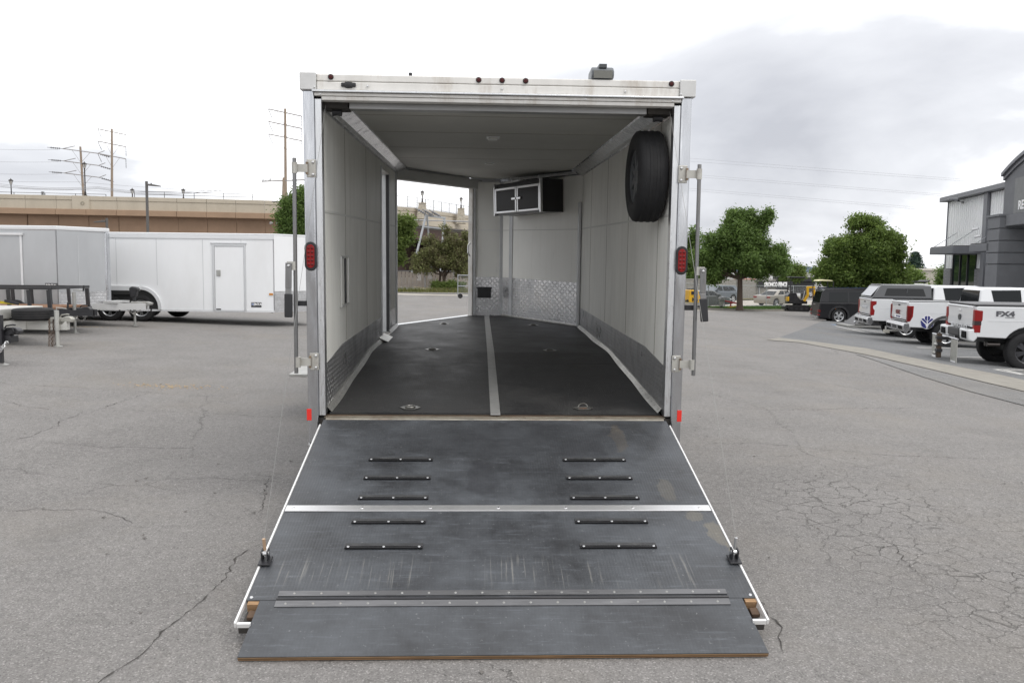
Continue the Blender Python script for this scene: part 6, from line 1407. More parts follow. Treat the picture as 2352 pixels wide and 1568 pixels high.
    for sg in (-1, 1): MB().box(ra+Rt+.12, ra+Rt+.15, sg*(h-.15)-.13, sg*(h-.15)+.13, .22+lift, zl+.05).build('mud_flap', blackp, t)
    return t, dict(h=h, zl=zl, zt=zt, bl=bl, c0=c0, c1=c1, belt=belt, roof=roof, ra=ra)
TAZ = R(103); TR = R(90)-TAZ; tf = Vector((math.sin(TAZ), math.cos(TAZ), 0)); tl_ = Vector((-math.cos(TAZ), math.sin(TAZ), 0))
def truck_loc(near_px, ra, h, Rt=0):
    g = G(*near_px); o = Vector((g.x, g.y, 0))+tl_*(h-.02)-tf*ra; return Vector((o.x, o.y, gz(o.x+tf.x*2, o.y)))
# right-most: tall truck with grey bed cover
f1, d1 = pickup('pickup_truck', 'lifted white pickup truck with grey bed cover and steel mud flaps on its tow hitch', truck_loc((2358,848), 1.16, 1.02), TR, zbed=1.50, roof=2.06, W=2.05, lift=.16, Rt=.455, tail='ford', rimmat=dark_rim, rb=1.16, wb=4.05, L=6.3, spokes=6)
MB().box(-.01, d1['bl'], -d1['h']+.10, d1['h']-.10, d1['zt']+.021, d1['zt']+.055).build('bed_cover', M('grey_bed_cover', (.14,.14,.145), .6), f1, bevel=.012)
tgo = [c for c in f1.children if c.name.startswith('tailgate')][0]
mL = frame_mtx((-.034, 0, d1['zt']-.52), (0,-1,0), (0,0,1)); textmesh('lettering', 'SUPER DUTY', .15, M('white_emboss', (.62,.63,.64), .4), tgo, mL, .006, .004, 1.35)
MB().lathe([(.001,0),(.075,0),(.075,.03)], (-.045,0,d1['zt']-.30), (1,0,0), 18).build('oval_badge', M('dark_badge', (.08,.085,.09), .3, .5), tgo)
textmesh('side_lettering', 'FX4', .16, M('fx_grey', (.09,.09,.10), .4), f1, frame_mtx((.62, -d1['h']-.004, d1['zt']-.17), (1,0,0), (0,0,1)), .004, .008, 1.5)
MB().box(.62, .82, -d1['h']-.006, -d1['h']-.001, d1['zt']-.255, d1['zt']-.243).build('lettering_underline', MATS['fx_grey'], f1)
zl = d1['zl']
hit = MB().bar((.1,0,zl-.10), (-.42,0,zl-.10), .07, .07).build('tow_hitch', blackm, f1)
MB().box(-.52,-.42,-.06,.06,zl-.58,zl+.02).build('drop_shank', M('rusty_shank', (.07,.05,.035), .6, .4, var=.3, vs=9), hit, bevel=.008)
for z in (zl-.08, zl-.24, zl-.40): MB().box(-.54,-.40,-.075,.075,z-.04,z+.04).build('shank_block', blackm, hit, bevel=.01)
for y in (-.11, .11): MB().lathe([(.001,-.05),(.045,-.03),(.055,0),(.045,.03),(.001,.05)], (-.55,y*.3,zl-.36-y), (0,0,1), 12).build('tow_ball', steel, hit)
MB().cyl((-.34,-.95,zl-.05), (-.34,.95,zl-.05), .022, n=8).build('flap_bar', chrome, hit)
fm = M('stainless_flap', (.40,.40,.37), .5, .5, var=.15, vs=6)
for y in (-.72, .72):
    fl_ = MB().box(-.352,-.336,y-.22,y+.22,zl-.72,zl-.07).build('mud_flap_plate', fm, hit, bevel=.004)
    MB().box(-.358,-.353,y-.16,y+.16,zl-.68,zl-.58).build('flap_plate_label', txt_w, fl_)
for y in (-.78, -.64): MB().cyl((.35,y,zl-.16), (.62,y,zl-.16), .055, n=14).build('exhaust_tip', M('dark_chrome', (.10,.09,.085), .3, .9), f1)
# middle: truck with leaf emblem
f2, d2 = pickup('pickup_truck', 'white pickup truck with a blue leaf emblem on the bed side and chrome bumper', truck_loc((2172,797), 1.14, 1.02), TR, zbed=1.44, roof=1.93, lift=.03, Rt=.42, tail='gmc', flare=grey_pl, rb=1.14, spokes=6)
tgo = [c for c in f2.children if c.name.startswith('tailgate')][0]
textmesh('lettering', 'GMC', .17, M('badge_dark_red', (.16,.03,.03), .3), tgo, frame_mtx((-.034, 0.10, d2['zt']-.36), (0,-1,0), (0,0,1)), .006, .008, 1.3)
ex, ez, er = .56, d2['zt']-.62, .21; yb = -d2['h']-.003
em = MB().prism([(ex+er*math.cos(t)*(1-.06*abs(math.sin(2*t))), ez+er*math.sin(t)*1.02) for t in [2*math.pi*k/28 for k in range(28)]], yb-.002, yb+.001, 'y').build('leaf_emblem', M('emblem_white', (.78,.78,.80), .4), f2)
nav = M('emblem_navy', (.02,.025,.16), .4)
def pet(pts): MB().prism([(ex+er*a, ez+er*b) for a, b in pts], yb-.005, yb-.002, 'y').build('leaf_segment', nav, em)
for sg in (-1, 1):
    pet([(sg*.05,.15),(sg*.05,.93),(sg*.36,.86),(sg*.36,.42)]); pet([(sg*.07,-.28),(sg*.07,.06),(sg*.62,.62),(sg*.84,.42)]); pet([(sg*.12,-.48),(sg*.90,.30),(sg*.95,-.06),(sg*.50,-.50)]); pet([(sg*.06,-.92),(sg*.10,-.60),(sg*.92,-.18),(sg*.74,-.62),(sg*.40,-.88)])
pl = MB().box(-.040, -.031, -.35, .45, d2['zl']+.26, d2['zl']+.36).build('dealer_strip', txt_w, tgo); textmesh('lettering', 'NEW HOLLAND', .07, nav, pl, frame_mtx((-.042, 0, d2['zl']+.31), (0,-1,0), (0,0,1)), .001, .002)
MB().bar((.0,0,d2['zl']-.16), (-.42,0,d2['zl']-.16), .06, .06).build('tow_hitch', steel, f2); MB().cyl((-.40,0,d2['zl']-.14), (-.40,0,d2['zl']-.02), .03, n=10).build('tow_ball', steel, f2); MB().box(-.46,-.3,-.09,.09,d2['zl']-.24,d2['zl']-.14).build('ball_mount', M('pale_mount', (.5,.48,.42), .5, .4), f2)
# truck with camper shell
f3, d3 = pickup('pickup_truck', 'white pickup truck with a charcoal camper shell over its bed', truck_loc((2080,776), 1.20, 1.02), TR, zbed=1.44, roof=1.95, lift=.03, Rt=.41, tail='chevy', rb=1.20)
hwc = lambda x, z: d3['h']-.03-.13*(z-d3['zt'])/.5
zs0, zs1 = d3['zt']+.021, d3['roof']-.02
sp3 = [(.0, zs0), (.30, zs1-.02), (.42, zs1+.02), (d3['bl']+.0, zs1+.0), (d3['bl'], zs0)]
sh = MB().add([(x, -hwc(x,z), z) for x, z in sp3]+[(x, hwc(x,z), z) for x, z in sp3], [tuple(range(5)), tuple(range(9,4,-1))]+[(i, i+5, (i+1)%5+5, (i+1)%5) for i in range(5)]).build('camper_shell', charcoal, f3, bevel=.035, seg=3)
side_glass(sh, [(.42, zs0+.09), (.52, zs1-.11), (d3['bl']-.28, zs1-.11), (d3['bl']-.20, zs0+.09)], hwc, M('shell_window', (.012,.013,.014), .10, spec=.3))
for sg in (-1, 1): MB().box(1.18, 1.22, min(sg*(hwc(0, zs0+.2)+.0), sg*(hwc(0, zs0+.2)-.05)), max(sg*(hwc(0, zs0+.2)+.0), sg*(hwc(0, zs0+.2)-.05)), zs0+.08, zs1-.1).build('window_divider', charcoal, sh)
MB().add([(.0-.006, -.78, zs0+.08), (.0-.006+.0, .78, zs0+.08), (.27, .70, zs1-.06), (.27, -.70, zs1-.06)], [(0,1,2,3)]).build('shell_rear_window', M('pale_rear_glass', (.35,.36,.36), .12, coat=1), sh)
MB().add([(.35, -.82, zs1+.012), (.35, .82, zs1+.012), (d3['bl']-.05, .82, zs1+.01), (d3['bl']-.05, -.82, zs1+.01), (.35, -.82, zs1+.03), (.35, .82, zs1+.03), (d3['bl']-.05, .82, zs1+.028), (d3['bl']-.05, -.82, zs1+.028)], [(0,3,2,1),(4,5,6,7),(0,1,5,4),(1,2,6,5),(2,3,7,6),(3,0,4,7)]).build('shell_roof', white_paint, sh)
textmesh('lettering', 'CHEVROLET', .13, M('white_emboss', (.62,.63,.64), .4), [c for c in f3.children if c.name.startswith('tailgate')][0], frame_mtx((-.034, 0, d3['zt']-.34), (0,-1,0), (0,0,1)), .006, .004, 1.25)
MB().bar((.0,0,d3['zl']-.18), (-.34,0,d3['zl']-.18), .06, .06).build('tow_hitch', steel, f3); MB().lathe([(.001,-.05),(.04,-.03),(.05,0),(.04,.03),(.001,.05)], (-.34,0,d3['zl']-.10), (0,0,1), 12).build('tow_ball', chrome, f3)

def car(name, label, loc, rotz, L, W, top, gl, roofz, belt, wheels, Rt, paint, windows, zb=.22, rimmat=alloy, taper=.2, clad=None, rear_glass=None, spokes=5, cat='car'):
    t = thing(name, label, cat, loc, rotz); h = W/2
    MB().prism(lower_poly(top, zb, [(x, Rt, Rt+.06) for x in wheels]), -h, h, 'y').build('body', paint, t, bevel=.06, seg=3)
    hw = lambda x, z: h-.04-taper*(z-belt)/(roofz-belt); k = len(gl)
    g_ = MB().add([(x, -hw(x,z), z) for x, z in gl]+[(x, hw(x,z), z) for x, z in gl], [tuple(range(k)), tuple(range(2*k-1, k-1, -1))]+[(i, i+k, (i+1)%k+k, (i+1)%k) for i in range(k)]).build('greenhouse', paint, t, bevel=.05, seg=3)
    for w_ in windows: side_glass(g_, w_, hw)
    for (a, b) in (rear_glass or ()):
        (x0_, z0_), (x1_, z1_) = a, b; d = Vector((x1_-x0_, 0, z1_-z0_)); n_ = Vector((-d.z, 0, d.x)).normalized()*(.012 if a[0] < L/2 else -.012)
        if n_.z < 0 and abs(n_.z) > .002: n_ = -n_
        P = [(x0_+n_.x, -hw(x0_,z0_)+.10, z0_+n_.z), (x0_+n_.x, hw(x0_,z0_)-.10, z0_+n_.z), (x1_+n_.x, hw(x1_,z1_)-.10, z1_+n_.z), (x1_+n_.x, -hw(x1_,z1_)+.10, z1_+n_.z)]
        MB().add(P, [(0,1,2,3)]).build('screen', glass_d, g_)
    MB().box(L*.12, L*.88, -h+.25, h-.25, zb-.04, zb+.3).build('underbody', frm, t)
    for x in wheels:
        for sg in (-1, 1): wheel(t, (x, sg*(h-.11), Rt), (0, sg, 0), Rt, .225, Rt*.66, spokes, rimmat, sw=.05)
        if clad:
            for sg in (-1, 1): o_, i_ = arcpts(x, Rt, Rt+.15, zb), arcpts(x, Rt, Rt+.055, zb); MB().prism(o_+i_[::-1], min(sg*(h+.025), sg*(h-.05)), max(sg*(h+.025), sg*(h-.05)), 'y').build('wheel_cladding', clad, t, bevel=.01)
    for sg in (-1, 1): MB().box(L*.66, L*.66+.16, min(sg*(h-.02), sg*(h+.2)), max(sg*(h-.02), sg*(h+.2)), belt+.0, belt+.16).build('wing_mirror', paint, t, bevel=.03)
    return t
def lamps(t, x, pairs, zc, hz, W, mat, name='tail_lamp', ln=.25):
    for sg in (-1, 1):
        y0, y1 = sorted((sg*(W/2+.006), sg*(W/2-.35))); MB().box(min(x, x+ln), max(x, x+ln), y0, y1, zc-hz, zc+hz).build(name, mat, t, bevel=.02)
# black SUV
SAZ = R(100); g = G(1925, 739); sf = Vector((math.sin(SAZ), math.cos(SAZ), 0)); slf = Vector((-math.cos(SAZ), math.sin(SAZ), 0)); o_ = Vector((g.x, g.y, 0))+slf*.84-sf*1.02
suv_top = [(.06,.22),(.0,.45),(.02,.70),(.05,1.06),(3.75,1.08),(4.65,.98),(4.80,.82),(4.84,.45),(4.75,.22)]
suv_gl = [(.06,1.04),(.20,1.60),(.34,1.74),(2.7,1.76),(3.05,1.70),(3.85,1.05)]
suv_win = [[(.50,1.11),(.55,1.60),(1.45,1.62),(1.45,1.11)], [(1.53,1.11),(1.53,1.62),(2.35,1.62),(2.35,1.11)], [(2.43,1.11),(2.43,1.62),(2.92,1.60),(3.55,1.11)]]
suv = car('black_suv', 'boxy black suv parked at the end of the pickup row', (o_.x, o_.y, gz(g.x+1.5, g.y)), R(90)-SAZ, 4.84, 1.9, suv_top, suv_gl, 1.75, 1.06, (1.02, 3.83), .375, black_paint, suv_win, .24, alloy, .20, blackp, [((.06,1.06),(.20,1.60))], 5, 'suv')
lamps(suv, -.012, 0, .62, .07, 1.9, darkred, 'tail_lamp', .12); lamps(suv, -.010, 0, .42, .03, 1.9, redlens, 'rear_reflector', .1)
for sg in (-1, 1): MB().box(.25, 3.2, sg*.74-.02, sg*.74+.02, 1.75, 1.80).build('roof_rail', blackp, suv)
MB().box(-.05, .20, -.62, .62, 1.70, 1.74).build('roof_spoiler', black_paint, suv, bevel=.015); MB().box(-.04,.1,-.8,.8,.24,.36).build('bumper_trim', chrome, suv, bevel=.02)
MB().box(1.4, 1.62, -.985, -.95, .98, 1.02).build('door_handle', black_paint, suv)
textmesh('lettering', 'SANTA FE', .10, chrome, suv, frame_mtx((-.004, 0, .92), (0,-1,0), (0,0,1)), .004, .003, 1.4)
# pale SUV with roof rack and a blue car hidden behind the row
p_ = at(2041, 655, 62); ws = car('white_suv', 'white suv with a black roof rack half hidden behind the camper shell truck', (p_.x-.35, p_.y, gz(p_.x, p_.y)), 0, 4.84, 1.9, suv_top, suv_gl, 1.75, 1.06, (1.02, 3.83), .375, white_paint, suv_win, .24, alloy, .2, blackp, [((.06,1.06),(.20,1.60))], 5, 'suv')
ws.location.z = at(2080, 645, 62).z-1.93
rk = MB().box(.35, 3.0, -.72, .72, 1.86, 1.90).build('roof_rack', blackm, ws)
for x in (.5, 1.6, 2.8):
    for sg in (-1, 1): MB().box(x-.05, x+.05, sg*.66-.03, sg*.66+.03, 1.70, 1.86).build('rack_foot', blackm, rk)
MB().prism([(2.9,1.82),(3.1,1.88),(3.18,2.02),(3.05,1.97)], -.72, .72, 'y').build('wind_deflector', blackp, rk); MB().box(.2,.5,-.74,.74,1.90,1.95).build('rack_bar', blackm, rk)
p_ = at(1950, 662, 48); bc_ = car('blue_car', 'blue car whose roof just shows over the black suv', (p_.x-2.0, p_.y, at(1950,658.5,48).z-1.80), R(90)-SAZ, 4.84, 1.9, suv_top, suv_gl, 1.75, 1.06, (1.02, 3.83), .375, blue_paint, suv_win, .24, alloy, .2, None, [((.06,1.06),(.20,1.60))], 5)
# street cars
KR = math.atan2(KDIR.y, KDIR.x); kd3 = Vector((KDIR.x, KDIR.y, 0))
def on_line(px, d_):
    """point on the line parallel to the kerb at distance d_ seen under pixel column px"""
    d = ray(px, 690); o2 = Vector(kpt(0, d_)+(0,)); t = o2.dot(kn)/Vector((d.x,d.y,0)).dot(kn); return Vector((d.x*t, d.y*t, -1.38))
sed_top = [(.05,.22),(.0,.42),(.02,.66),(.10,.93),(1.0,.97),(3.5,.96),(4.5,.80),(4.68,.62),(4.70,.30),(4.6,.22)]
sed_gl = [(.75,.93),(1.45,1.36),(1.75,1.42),(2.6,1.42),(2.9,1.37),(3.65,.93)]
sed_win = [[(1.22,1.0),(1.68,1.33),(2.12,1.35),(2.12,1.0)], [(2.20,1.0),(2.20,1.35),(2.68,1.34),(3.28,1.0)]]
p_ = on_line(1748, 8.0); sedan = car('silver_sedan', 'champagne silver sedan parked on the street below the fence company sign', (p_.x, p_.y, -1.38), KR, 4.7, 1.78, sed_top, sed_gl, 1.42, .95, (.98, 3.62), .315, champ, sed_win, .2, alloy, .22, None, [((.75,.95),(1.45,1.34))])
lamps(sedan, -.008, 0, .78, .07, 1.78, redlens, 'tail_lamp', .16); MB().box(-.05,.12,-.82,.82,.40,.60).build('rear_bumper', champ, sedan, bevel=.04)
p_ = on_line(1684, 15.0); gs = car('grey_suv', 'steel grey suv parked on the street facing away from the tree trunk', (p_.x, p_.y, -1.38), KR+math.pi, 4.84, 1.9, suv_top, [(.06,1.04),(.42,1.50),(.62,1.66),(2.7,1.70),(3.05,1.64),(3.85,1.05)], 1.70, 1.06, (1.02, 3.83), .37, grey_paint, [[(.62,1.13),(.95,1.52),(1.55,1.56),(1.55,1.13)], suv_win[1][:1]+[(1.63,1.55),(2.35,1.56),(2.35,1.13)], [(2.43,1.13),(2.43,1.56),(2.85,1.55),(3.5,1.13)]], .22, alloy, .2, None, [((.06,1.06),(.42,1.5))], 5, 'suv')
lamps(gs, -.012, 0, .95, .09, 1.9, redlens, 'tail_lamp', .28)
p_ = on_line(1661, 8.0); dc = car('dark_sedan', 'dark grey sedan on the street with its bonnet towards the tree trunk', (p_.x-kd3.x*4.7, p_.y-kd3.y*4.7, -1.38), KR, 4.7, 1.82, sed_top, sed_gl, 1.45, .95, (.98, 3.70), .33, dkgrey_paint, sed_win, .2, alloy, .22, None, [((.75,.95),(1.45,1.34))])
lamps(dc, 4.71, 0, .68, .05, 1.82, M('headlamp', (.6,.6,.6), .1, coat=1), 'headlamp', -.2)

# ------------------------------------------------------------------ machines at the kerb
yel = M('machine_yellow', (.72,.40,.012), .4, coat=.3, var=.05); redp = M('machine_red', (.33,.015,.02), .4, coat=.3); yel2 = M('dull_yellow', (.55,.42,.05), .5)
# mini excavator
g = G(1831, 714.6); ex_ = thing('mini_excavator', 'small yellow and black mini excavator with folded boom and roll bar at the kerb', 'excavator', (g.x, g.y, gz(g.x, g.y)), R(-8)); ex_.scale = (1.12,)*3
S = 1.0
for y in (-.42, .42):
    tr = MB().prism([(-.75,.12),(-.65,.0),(.65,.0),(.75,.12),(.75,.30),(.62,.42),(-.62,.42),(-.75,.30)], y-.13, y+.13, 'y').build('crawler_track', rubberm, ex_, bevel=.03)
    for x in (-.5, -.17, .17, .5): MB().cyl((x,y-.135,.2),(x,y+.135,.2), .09, n=12).build('track_roller', blackm, tr)
MB().box(-.95,-.85,-.6,.6,.05,.36).build('dozer_blade', blackm, ex_, bevel=.02); MB().bar((-.85,0,.2),(-.3,0,.3),.3,.1).build('blade_arm', blackm, ex_)
MB().lathe([(.3,.42),(.3,.52)], (0,0,0), (0,0,1), 20).build('slew_ring', blackm, ex_)
bd_ = MB().prism([(-.75,.52),(.55,.52),(.55,.72),(.1,.82),(-.1,1.0),(-.2,1.28),(-.62,1.28),(-.8,1.05)], -.45, .45, 'y').build('upper_body', blackm, ex_, bevel=.04)
MB().box(-.80,-.66,-.47,.10,.68,1.02).build('engine_cover', yel, bd_, bevel=.05); MB().box(-.5,-.05,-.25,.25,.84,.98).build('seat', blackp, bd_, bevel=.04); MB().box(-.5,-.38,-.25,.25,.98,1.4).build('seat_back', blackp, bd_, bevel=.04)
for y in (-.42, .42):
    MB().tube([(-.6,y,1.2),(-.62,y,2.1),(-.5,y,2.28),(.25,y,2.28)], .03, 8).build('roll_bar', blackm, ex_)
MB().box(-.7,.35,-.47,.47,2.28,2.36).build('canopy', blackp, ex_, bevel=.03)
bm2 = MB().bar((.30,-.5,.72),(.52,-.55,1.15),.17,.2,(0,1,0)).bar((.52,-.55,1.12),(.48,-.55,1.66),.15,.2,(0,1,0)).build('boom', yel, ex_, bevel=.02)
MB().bar((.42,-.55,1.66),(.92,-.58,1.66),.13,.18,(0,1,0)).bar((.88,-.58,1.72),(.96,-.58,.50),.17,.2,(0,1,0)).build('dipper_arm', yel, ex_, bevel=.02)
MB().cyl((.22,-.5,.85),(.34,-.52,1.4),.04,n=8).build('boom_ram', chrome, ex_)
MB().prism([(.72,.06),(1.05,.02),(1.15,.30),(1.0,.52),(.78,.45)], -.78, -.38, 'y').build('bucket', blackm, ex_, bevel=.02)
MB().box(.25,.35,-.3,.3,.82,1.25).build('control_levers', blackp, ex_)
# yellow loader behind the lock rod
g = G(1592, 709); ld = thing('compact_loader', 'compact yellow loader with black counterweight half hidden by the trailer lock rod', 'loader', (g.x, g.y, gz(g.x, g.y)))
MB().prism([(-.42,.42),(.42,.42),(.42,.75),(.28,1.05),(.24,1.32),(-.42,1.36)], -.5, .9, 'y').build('hood', yel, ld, bevel=.08, seg=3)
MB().box(-.55,.75,-.62,-.30,.02,.36).build('counterweight', blackm, ld, bevel=.03); MB().box(-.3,.1,-.53,-.495,1.02,1.26).build('grille', blackm, ld)
textmesh('lettering', 'KB', .34, M('sign_black', (.012,.012,.014), .5), ld, frame_mtx((-.02,-.508,.66), (1,0,0), (0,0,1)), .004, .02, 1.0)
for y in (-.1, .75): wheel(ld, (.42,y,.33), (1,0,0), .33, .2, .18, 6, yel, twin=False); wheel(ld, (-.42,y,.33), (-1,0,0), .33, .2, .18, 6, yel, twin=False)
MB().box(-.35,.3,0,.7,1.36,1.42).build('rear_deck', blackm, ld)
# red tow-behind frame
g = G(1682, 711.5); rf = thing('red_towable_frame', 'red arched tube frame machine with yellow drawbar on the kerb by the tree', 'machine', (g.x, g.y, gz(g.x, g.y)+.0))
MB().tube([(-.62,0,.66),(-.35,0,.62),(.35,0,.48),(.62,0,.40),(.70,0,.26),(.68,0,.06)], .055, 8).build('arched_frame', redp, rf, smooth=True); MB().tube([(-.15,0,.58),(-.12,0,.25),(-.05,-.05,.03)], .05, 8).build('front_leg', redp, rf)
MB().bar((-.15,0,.60),(-.02,0,.46),.05,.08).build('gusset', redp, rf)
MB().bar((-.55,-.05,.12),(.62,-.02,.36),.07,.08).build('drawbar', yel2, rf); wheel(rf, (.45,-.1,.14), (0,-1,0), .14, .09, .08, 6, dark_rim, twin=False); wheel(rf, (-.85,-.1,.14), (0,-1,0), .14, .09, .08, 6, dark_rim, twin=False)
MB().box(-1.02,-.62,-.16,.16,.62,.86).build('engine', M('engine_grey', (.30,.30,.29), .4, .6, var=.2, vs=8), rf, bevel=.04); MB().box(-.95,-.7,-.1,.1,.22,.62).build('engine_mount', steel, rf)
MB().cyl((-1.05,0,.86),(-.7,0,.93),.05,n=10).build('silencer', chrome, rf)
# canopied tractor behind the black SUV
p_ = at(1890, 660, 47); tz2 = at(1886, 642.5, 47).z; tr_ = thing('canopied_tractor', 'compact tractor with a pale yellow sun canopy behind the black suv', 'tractor', (p_.x, p_.y, gz(p_.x, p_.y)))
hz_ = tz2-gz(p_.x, p_.y)
MB().prism([(-.42,hz_-.08),(-.36,hz_-.01),(-.1,hz_+.02),(.36,hz_-.02),(.42,hz_-.08)], -.42, .42, 'y').build('canopy', M('pale_canopy', (.70,.66,.40), .5), tr_, bevel=.03)
for y in (-.4, .4): MB().tube([(-.35,y,.9),(-.42,y,hz_-.4),(-.3,y,hz_-.1)], .03, 8).build('canopy_post', blackm, tr_); MB().tube([(.42,y,1.0),(.44,y,hz_-.1)], .03, 8).build('canopy_post', blackm, tr_)
MB().prism([(-.3,.5),(1.3,.5),(1.3,.95),(.5,1.05),(.3,.85),(-.3,.85)], -.32, .32, 'y').build('tractor_body', M('machine_orange', (.50,.12,.02), .4), tr_, bevel=.05)
for y in (-.5, .5): wheel(tr_, (.1,y,.4), (0,math.copysign(1,y),0), .4, .24, .2, 5, yel2, twin=False); wheel(tr_, (1.0,y,.3), (0,math.copysign(1,y),0), .3, .2, .15, 5, yel2, twin=False)
# dark machine with a beige box behind the wall (truck crane body)
c = on_wall(1826, 640, -3.0); lift = thing('work_truck', 'dark flat truck body with a beige box behind the mini excavator', 'truck', (c.x, c.y, -1.38))
zt3 = on_wall(1826, 628, -3.0).z+1.38; zt4 = on_wall(1826, 636, -3.0).z+1.38
MB().box(-2.4,2.6,-.9,.9,zt4-.55,zt4).build('flat_bed', blackm, lift, bevel=.05); MB().box(-1.2,1.2,-.7,.7,zt4,zt3+.2).build('storage_box', M('beige_box', (.52,.48,.38), .6), lift, bevel=.05)
MB().box(-2.2,2.2,-.5,.5,.5,zt4-.56).build('chassis', frm, lift)
for x in (-1.6,1.6):
    for y in (-.9,.9): wheel(lift, (x,y,.45), (0,math.copysign(1,y),0), .45, .28, .25, 6)
wht = M('white_flat_panel', (.75,.75,.75), .5); orr = M('orange_red_panel', (.52,.10,.03), .5)
for i, (px0, px1, y0, y1, m_, lab) in enumerate(((1700,1738,640,650,orr,'orange barrier panel showing over the stone wall by the trunk'), (1765,1815,636,646.5,wht,'white panel stack showing over the stone wall behind the sign'), (1822,1870,645,652,wht,'white panel stack showing over the stone wall behind the excavator'), (1822,1872,643,645.5,orr,'orange rail showing over the stone wall behind the excavator'), (1600,1665,643,647.5,wht,'low white roof edge showing over the stone wall'))):
    a, b = on_wall(px0, y0, -5.5), on_wall(px1, y1, -5.5); tag(MB().box(a.x, b.x, max(a.y, b.y), max(a.y, b.y)+1.0, -1.4 if m_ is wht else b.z, a.z).build('stored_panel', m_, bevel=.03), lab, 'panel')
# black wedge ramp between the SUV and the truck
g0 = G(1955, 752.5); g1 = G(2008, 757); wr = thing('wedge_ramp', 'black steel wedge ramp lying beside the camper shell truck', 'ramp', (g0.x, g0.y, gz(g0.x, g0.y)), R(-6))
lw_ = 1.5
MB().prism([(0,.0),(lw_,.0),(lw_,.95),(lw_-.3,.95)], .0, 1.5, 'y').build('ramp_side', blackm, wr, bevel=.01); MB().box(-.15, lw_, -.05, 1.55, .02, .10).build('ramp_frame', steel, wr)
# ------------------------------------------------------------------ trees and shrubs
bark = M('tree_bark', (.075,.055,.042), .95, var=.3, vs=6, stretch=(6,6,1), bump=.6, bs=30)
def crown_mesh(name, lobes, n, size, clump=.32, flat=.75, seed=1, shell=.55):
    r = np.random.default_rng(seed); lob = np.array(lobes, dtype=float)      # x y z rx ry rz
    sub = []
    for l in lob:                                                   # break every lobe into uneven lumps
        for k in range(11):
            d = r.normal(size=3); d /= np.linalg.norm(d); f = r.uniform(.35, 1.04); q = r.uniform(.24, .47)
            sub.append([*(l[:3]+d*f*l[3:]*.82), *(l[3:]*q)])
    lob = np.array(sub); wgt = (lob[:,3]*lob[:,4]*lob[:,5])**.7; wgt /= wgt.sum()
    nc = max(8, n//38); li = r.choice(len(lob), nc, p=wgt); d = r.normal(size=(nc,3)); d /= np.linalg.norm(d, axis=1)[:,None]
    rad = shell+(1-shell)*r.random(nc)**.6; rad *= r.uniform(.85, 1.12, nc)
    C = lob[li,:3]+d*rad[:,None]*lob[li,3:]
    ci = r.integers(0, nc, n); cs = clump*r.uniform(.55, 1.3, nc)
    P = C[ci]+r.normal(size=(n,3))*cs[ci][:,None]*np.array([1,1,flat])
    nr = d[ci]*.6+r.normal(size=(n,3))*.75+np.array([0,0,.45]); nr /= np.linalg.norm(nr, axis=1)[:,None]
    a = np.cross(nr, r.normal(size=(n,3))); a /= np.linalg.norm(a, axis=1)[:,None]; b = np.cross(nr, a)
    s = size*r.uniform(.4, 1.5, n)[:,None]
    V = np.stack([P-a*s, P-b*s*.5+nr*s*.12, P+a*s, P+b*s*.5+nr*s*.12], 1).reshape(-1,3)
    return npmesh(name, V, np.arange(n*4).reshape(-1,4), 4)
def tree(name, label, base, H, lobes, n, size, mat, trunk_r=.16, trunk_h=None, seed=1, clump=.32, shell=.55, stems=1, grp=None, cat='tree', bmat=None):
    t = thing(name, label, cat, base, 0, grp); rr = random.Random(seed); th = trunk_h or H*.35; mb = MB()
    for k in range(stems):
        o = Vector((rr.uniform(-.3,.3), rr.uniform(-.3,.3), 0)) if stems > 1 else Vector((0,0,0)); lean = Vector((rr.uniform(-.5,.5), rr.uniform(-.3,.3), 0)) if stems > 1 else Vector((rr.uniform(-.1,.1),0,0))
        tp = o+lean+Vector((0,0,th)); mb.tube([o-Vector((0,0,.15)), o+Vector((0,0,.2)), o+lean*.5+Vector((0,0,th*.5)), tp], [trunk_r*1.5, trunk_r*1.1, trunk_r*.95, trunk_r*.85], 10)
        for i, l in enumerate(lobes):
            if stems > 1 and i % stems != k: continue
            c = Vector(l[:3]); m1 = tp.lerp(c, .5)+Vector((rr.uniform(-.2,.2), rr.uniform(-.2,.2), -.1))
            mb.tube([tp-Vector((0,0,.2)), m1, c], [trunk_r*.6, trunk_r*.38, trunk_r*.15], 7)
            for q in range(5):
                d = Vector((rr.gauss(0,1), rr.gauss(0,1), rr.gauss(.2,.8))); d.normalize(); e_ = c+Vector((d.x*l[3], d.y*l[4], d.z*l[5]))*.85; mb.tube([m1.lerp(c, rr.uniform(.3,1)), m1.lerp(e_, .6)+Vector((0,0,.1)), e_], [trunk_r*.2, trunk_r*.12, trunk_r*.04], 5)
    mb.build('trunk', bmat or bark, t, smooth=True, fix=False)
    link('crown', crown_mesh('crown', lobes, n, size, clump, .8, seed, shell), mat, t); return t
lf_g = leafmat('maple_leaves', (.062,.112,.028), (.21,.31,.085), .5); lf_d = leafmat('dense_leaves', (.072,.122,.028), (.24,.33,.080), .5)
lf_p = leafmat('purple_tinged_leaves', (.10,.065,.055), (.24,.28,.095), .4); lf_c = leafmat('blue_green_needles', (.030,.060,.045), (.060,.095,.070), .15); lf_y = leafmat('light_green_leaves', (.08,.13,.03), (.20,.26,.07), .45)
def lob(px, py, Y, rpx, rz=None, base=None, ry=None):
    c = at(px, py, Y); s_ = Y/FL; r_ = rpx*s_; return (c.x-base[0], c.y-base[1], c.z-base[2], r_, (ry or 1)*r_, (rz*s_ if rz else r_))
